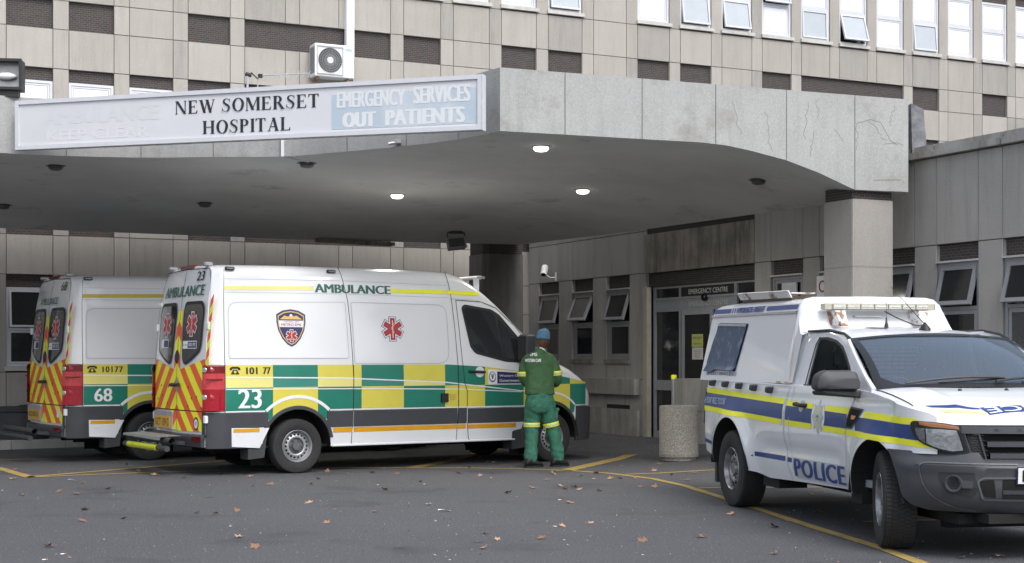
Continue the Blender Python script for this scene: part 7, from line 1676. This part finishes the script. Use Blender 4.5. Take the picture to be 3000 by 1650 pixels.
# boots
def boot(c, ang, nm='boot'):
    T = Matrix.Translation(c) @ Matrix.Rotation(ang, 4, 'Z'); q = MB(); R = []
    for y, w, h in ((-.085, .03, .05), (-.07, .042, .10), (-.03, .046, .15), (.02, .044, .12), (.06, .042, .085), (.11, .045, .066), (.16, .038, .052), (.185, .02, .03)):
        R.append([T @ Vector((w * math.cos(a), y, max(0.004, h * .5 + h * .5 * math.sin(a)) + .02)) for a in segs(0, 2 * PI, 16)[:-1]])
    q.grid(R, close=True); q.add(R[0], [tuple(range(16))]); q.add(R[-1], [tuple(range(16))]); bo = q.build('boot', M['boot'], man, smooth=True, angle=2)
    q = MB(); q.prism([(-.038, -.088), (.038, -.088), (.042, .03), (.046, .13), (.02, .188), (-.02, .188), (-.046, .13), (-.042, .03)], T, .026); q.build('sole', M['black'], bo)
gL = ground_z = 0
boot((W(1335, 0)[0], -.10, .0), math.radians(-62)); boot((W(1401, 0)[0], .07, .0), math.radians(-60))
ph = MB(); ph.obox(Matrix.Translation((W(1362, 0)[0], .40, 1.16)) @ Matrix.Rotation(.9, 4, 'X'), .15, .015, .21); 
cb_ = ph.build('clipboard', M['dkgrey']); cb_.location = (px_(1366), PY, 0); tag(cb_, 'dark clipboard held in front of the paramedic, hidden by the body', 'clipboard')
# ------------------------------------------------------------------ fallen leaves and litter
rl = random.Random(21)
LM = [pm('dry leaf brown', (.31, .18, .11), .75, var=.35, vs=30), pm('dry leaf tan', (.43, .27, .17), .75, var=.3, vs=30), pm('dry leaf dark', (.24, .13, .08), .8, var=.3, vs=30)]
def leaf_mesh(k):
    n = 15; outl = []; r_ = random.Random(k)
    for i in range(n):
        a = 2 * PI * i / n; r = (1.0 if i % 3 == 0 else (.55 if i % 3 == 1 else .70)) * r_.uniform(.8, 1.1); 
        if abs(a - PI) < .3: r *= .6
        outl.append((r * math.cos(a), r * math.sin(a) * .8))
    q = MB(); cz = r_.uniform(.08, .25); cr = [(x, y, .32 * abs(y) ** 1.5 + .28 * (x * r_.uniform(.3, 1.1)) ** 2 + r_.uniform(0, .10)) for x, y in outl]; mid = [(x * .5, y * .5, .08 + .1 * abs(y) + r_.uniform(-.03, .05)) for x, y in outl]
    q.add([(0, 0, cz * .4)] + mid + cr, [(0, 1 + i, 1 + (i + 1) % n) for i in range(n)] + [(1 + i, 1 + n + i, 1 + n + (i + 1) % n, 1 + (i + 1) % n) for i in range(n)])
    q.tube([(-.5, 0, .05), (-1.0, .05, .12), (-1.35, .12, .06)], .03, 4); return q
protos = []
for k in range(6):
    o = leaf_mesh(k).build('leaf', LM[k % 3], smooth=True, angle=.9); me = o.data; bpy.data.objects.remove(o); protos.append(me)
leafpos = []
def LP(c0x, c0y, pts, big=1.0):
    for x, y in pts: leafpos.append((c0x * .85867 + x / 3, c0y * .85867 + y / 3, big))
LP(0, 1100, [(110, 715), (95, 785), (955, 677), (1045, 724), (1163, 755), (1385, 780), (630, 816), (817, 860), (447, 881), (168, 908), (640, 1018), (940, 1084), (1490, 1042), (1630, 1048), (1790, 1030), (1887, 768), (1910, 840), (2038, 829), (2350, 826), (2400, 785), (2470, 729), (2465, 1118), (1800, 1226), (1928, 1304), (370, 1297), (1300, 655), (625, 1104), (575, 897), (2335, 967), (1675, 748)])
LP(1000, 1100, [(50, 746), (318, 708), (420, 746), (235, 738), (540, 783), (600, 805), (333, 867), (970, 700), (878, 743), (1045, 760), (1145, 742), (1225, 680), (1105, 655), (785, 620), (1255, 630), (690, 632), (925, 632), (250, 675), (1598, 747), (1805, 766), (1558, 793), (1445, 856), (1655, 838), (1760, 846), (1690, 862), (1795, 866), (1940, 877), (2105, 782), (2490, 755), (2400, 675), (2363, 848), (2210, 780), (1920, 745), (2025, 785), (658, 979), (248, 1033), (1725, 965), (1670, 1142), (1255, 893), (1088, 1198), (1178, 1245), (1508, 1235), (1075, 1311), (1880, 1122), (2272, 1252), (2115, 688), (2360, 722), (2255, 845), (1360, 660), (1060, 620), (870, 630), (2345, 708), (1905, 786)])
LP(2000, 1100, [(90, 738), (35, 793), (360, 1052), (690, 1148), (785, 1104), (975, 903), (845, 838), (1010, 1040), (1330, 1035), (138, 1224), (692, 1352), (2110, 1382), (2400, 1370)])
zones = {}
for i, (x, y, b_) in enumerate(leafpos):
    if not 0 <= x <= 2576 or y > 1417: continue
    p = gpt(x, y); me = protos[i % 6]; o = bpy.data.objects.new('dry_leaf', me); COL.objects.link(o); s = rl.uniform(.042, .068); o.location = p + Vector((0, 0, .008)); o.scale = (s, s, s * rl.uniform(.5, 1.1)); o.rotation_euler = (rl.uniform(-.35, .35), rl.uniform(-.35, .35), rl.uniform(0, 6.28))
    if y > 1245: zn = ('dry brown leaf on the open asphalt near the bottom of the photo' if x < 1750 else 'dry brown leaf on the asphalt beside or under the pickup', 'leaves scattered on the forecourt')
    elif x < 800: zn = ('dry brown leaf on the asphalt behind the ambulances', 'leaves scattered on the forecourt')
    elif x < 1330: zn = ('dry brown leaf on the asphalt alongside the front ambulance', 'leaves scattered on the forecourt')
    else: zn = ('dry brown leaf on the asphalt between the paramedic and the pickup', 'leaves scattered on the forecourt')
    tag(o, zn[0], 'leaf', zn[1] if False else 'leaves: ' + zn[0][20:])
# cigarette ends
M['filt'] = pm('cigarette filter', (.55, .25, .08), .8)
for x, y in [(152, 1396), (106, 1410), (1097, 1312), (949, 1221), (1404, 1259), (1400, 1326)]:
    p = gpt(x, min(y, 1415)); a = rl.uniform(0, 3); d = Vector((math.cos(a), math.sin(a), 0)); q = MB(); q.tube([p + Vector((0, 0, .006)), p + d * .026 + Vector((0, 0, .006))], .004, 6); o = q.build('cigarette_end', M['decalw']); tag(o, 'white cigarette end with orange filter lying on the asphalt', 'cigarette end', 'cigarette ends on the asphalt')
    q = MB(); q.tube([p + d * .026 + Vector((0, 0, .006)), p + d * .040 + Vector((0, 0, .006))], .0048, 6); q.build('filter', M['filt'], o)
def scrap(x, y, L, w, lab, mt='decalw', name='paper_scrap'):
    p = gpt(x, y); q = MB(); q.grid([[(p.x + L * (t - .5), p.y + w * (s - .5) + .01 * math.sin(t * 6), p.z + .010 + .006 * math.sin(t * 4 + s)) for s in (0, .5, 1)] for t in segs(0, 1, 8)]); o = q.build(name, M[mt]); tag(o, lab, 'paper scrap')
scrap(1118, 1286, .125, .05, 'narrow white paper strip lying alone on the open asphalt'); scrap(181, 1209, .09, .04, 'white paper scrap near the end of the yellow bay line'); scrap(1250, 1165, .14, .07, 'pale crumpled paper scrap among leaves under the front ambulance'); scrap(1072, 1221, .06, .03, 'tiny white paper scrap among leaves alongside the front ambulance'); scrap(2517, 1402, .06, .05, 'crumpled pale scrap at the bottom right corner')
# fine grit and crumbs: uncountable
q = MB()
for k in range(900):
    y = 918 + (1417 - 918) * rl.random() ** .8; y = max(y, 1110); x = rl.uniform(0, 2576); p = gpt(x, y); s = rl.uniform(.004, .011) * (1 if rl.random() < .9 else 1.8); a = rl.uniform(0, 6.28); c_, s_ = math.cos(a) * s, math.sin(a) * s
    q.add([(p.x + c_, p.y + s_, p.z + .004), (p.x - s_ * .5, p.y + c_ * .5, p.z + .010), (p.x - c_, p.y - s_, p.z + .004), (p.x + s_ * .5, p.y - c_ * .5, p.z + .004)], [(0, 1, 2, 3)], k % 3)
o = q.build('litter', [pm('pale crumbs', (.48, .46, .43), .8), LM[0], pm('grey grit', (.22, .22, .22), .9)], merge=0); tag(o, 'fine pale crumbs and grit scattered over the asphalt', 'litter', kind='stuff')
# ------------------------------------------------------------------ surroundings behind the camera (seen only in reflections)
hl = MB(); rnd = random.Random(11); P0 = []; P1 = []; P2 = []
for k in range(49):
    a = PI + PI * k / 48; r = 150; h = 13 + 8 * math.sin(k * .35 + .6) + 5 * math.sin(k * .83) + rnd.uniform(-.8, .8)
    P0.append((r * math.cos(a), r * math.sin(a), -.2)); P1.append((r * 1.1 * math.cos(a), r * 1.1 * math.sin(a), h * .7)); P2.append((r * 1.35 * math.cos(a), r * 1.35 * math.sin(a), h))
hl.grid([P0, P1, P2]); o = hl.build('hills', pm('scrub hillside', (.10, .11, .075), .95, var=.35, vs=.05), smooth=True, angle=2); tag(o, kind='structure')
# ------------------------------------------------------------------ light, sky, camera
w = bpy.data.worlds.new('World'); SC.world = w; w.use_nodes = True; nt = w.node_tree; bg = nt.nodes['Background']
sky = nt.nodes.new('ShaderNodeTexSky'); sky.sky_type = 'NISHITA'; sky.sun_disc = False
EL, AZ = math.radians(52), math.radians(150)      # sun high, behind and to the right of the camera
sky.sun_elevation = EL; sky.sun_rotation = AZ; sky.air_density = 1.0; sky.dust_density = 3.0; sky.ozone_density = 1.0
hs = nt.nodes.new('ShaderNodeHueSaturation'); hs.inputs['Saturation'].default_value = .48; nt.links.new(sky.outputs[0], hs.inputs['Color'])
nt.links.new(hs.outputs[0], bg.inputs['Color']); bg.inputs['Strength'].default_value = .15
ld = bpy.data.lights.new('sun', 'SUN'); ld.energy = .95; ld.angle = math.radians(28); ld.color = (1, .98, .95); lo = bpy.data.objects.new('sun', ld); COL.objects.link(lo)
sv = Vector((math.sin(AZ) * math.cos(EL), math.cos(AZ) * math.cos(EL), math.sin(EL))); lo.rotation_euler = sv.to_track_quat('Z', 'Y').to_euler(); lo.location = sv * 60
cd = bpy.data.cameras.new('camera'); cam = bpy.data.objects.new('camera', cd); COL.objects.link(cam); SC.camera = cam
cam.location = (0, 0, 1.5); cam.rotation_euler = (PI / 2, 0, 0); cd.sensor_width = 36; cd.lens = 3750 / 2576 * 36; cd.shift_y = (900 - 708.5) / 2576; cd.clip_end = 1500; cd.clip_start = .1
vs_ = SC.view_settings; vs_.view_transform = 'Standard'; vs_.look = 'None'; vs_.gamma = 1; vs_.use_curve_mapping = False; vs_.exposure = 0.80
SC.cycles.max_bounces = 8
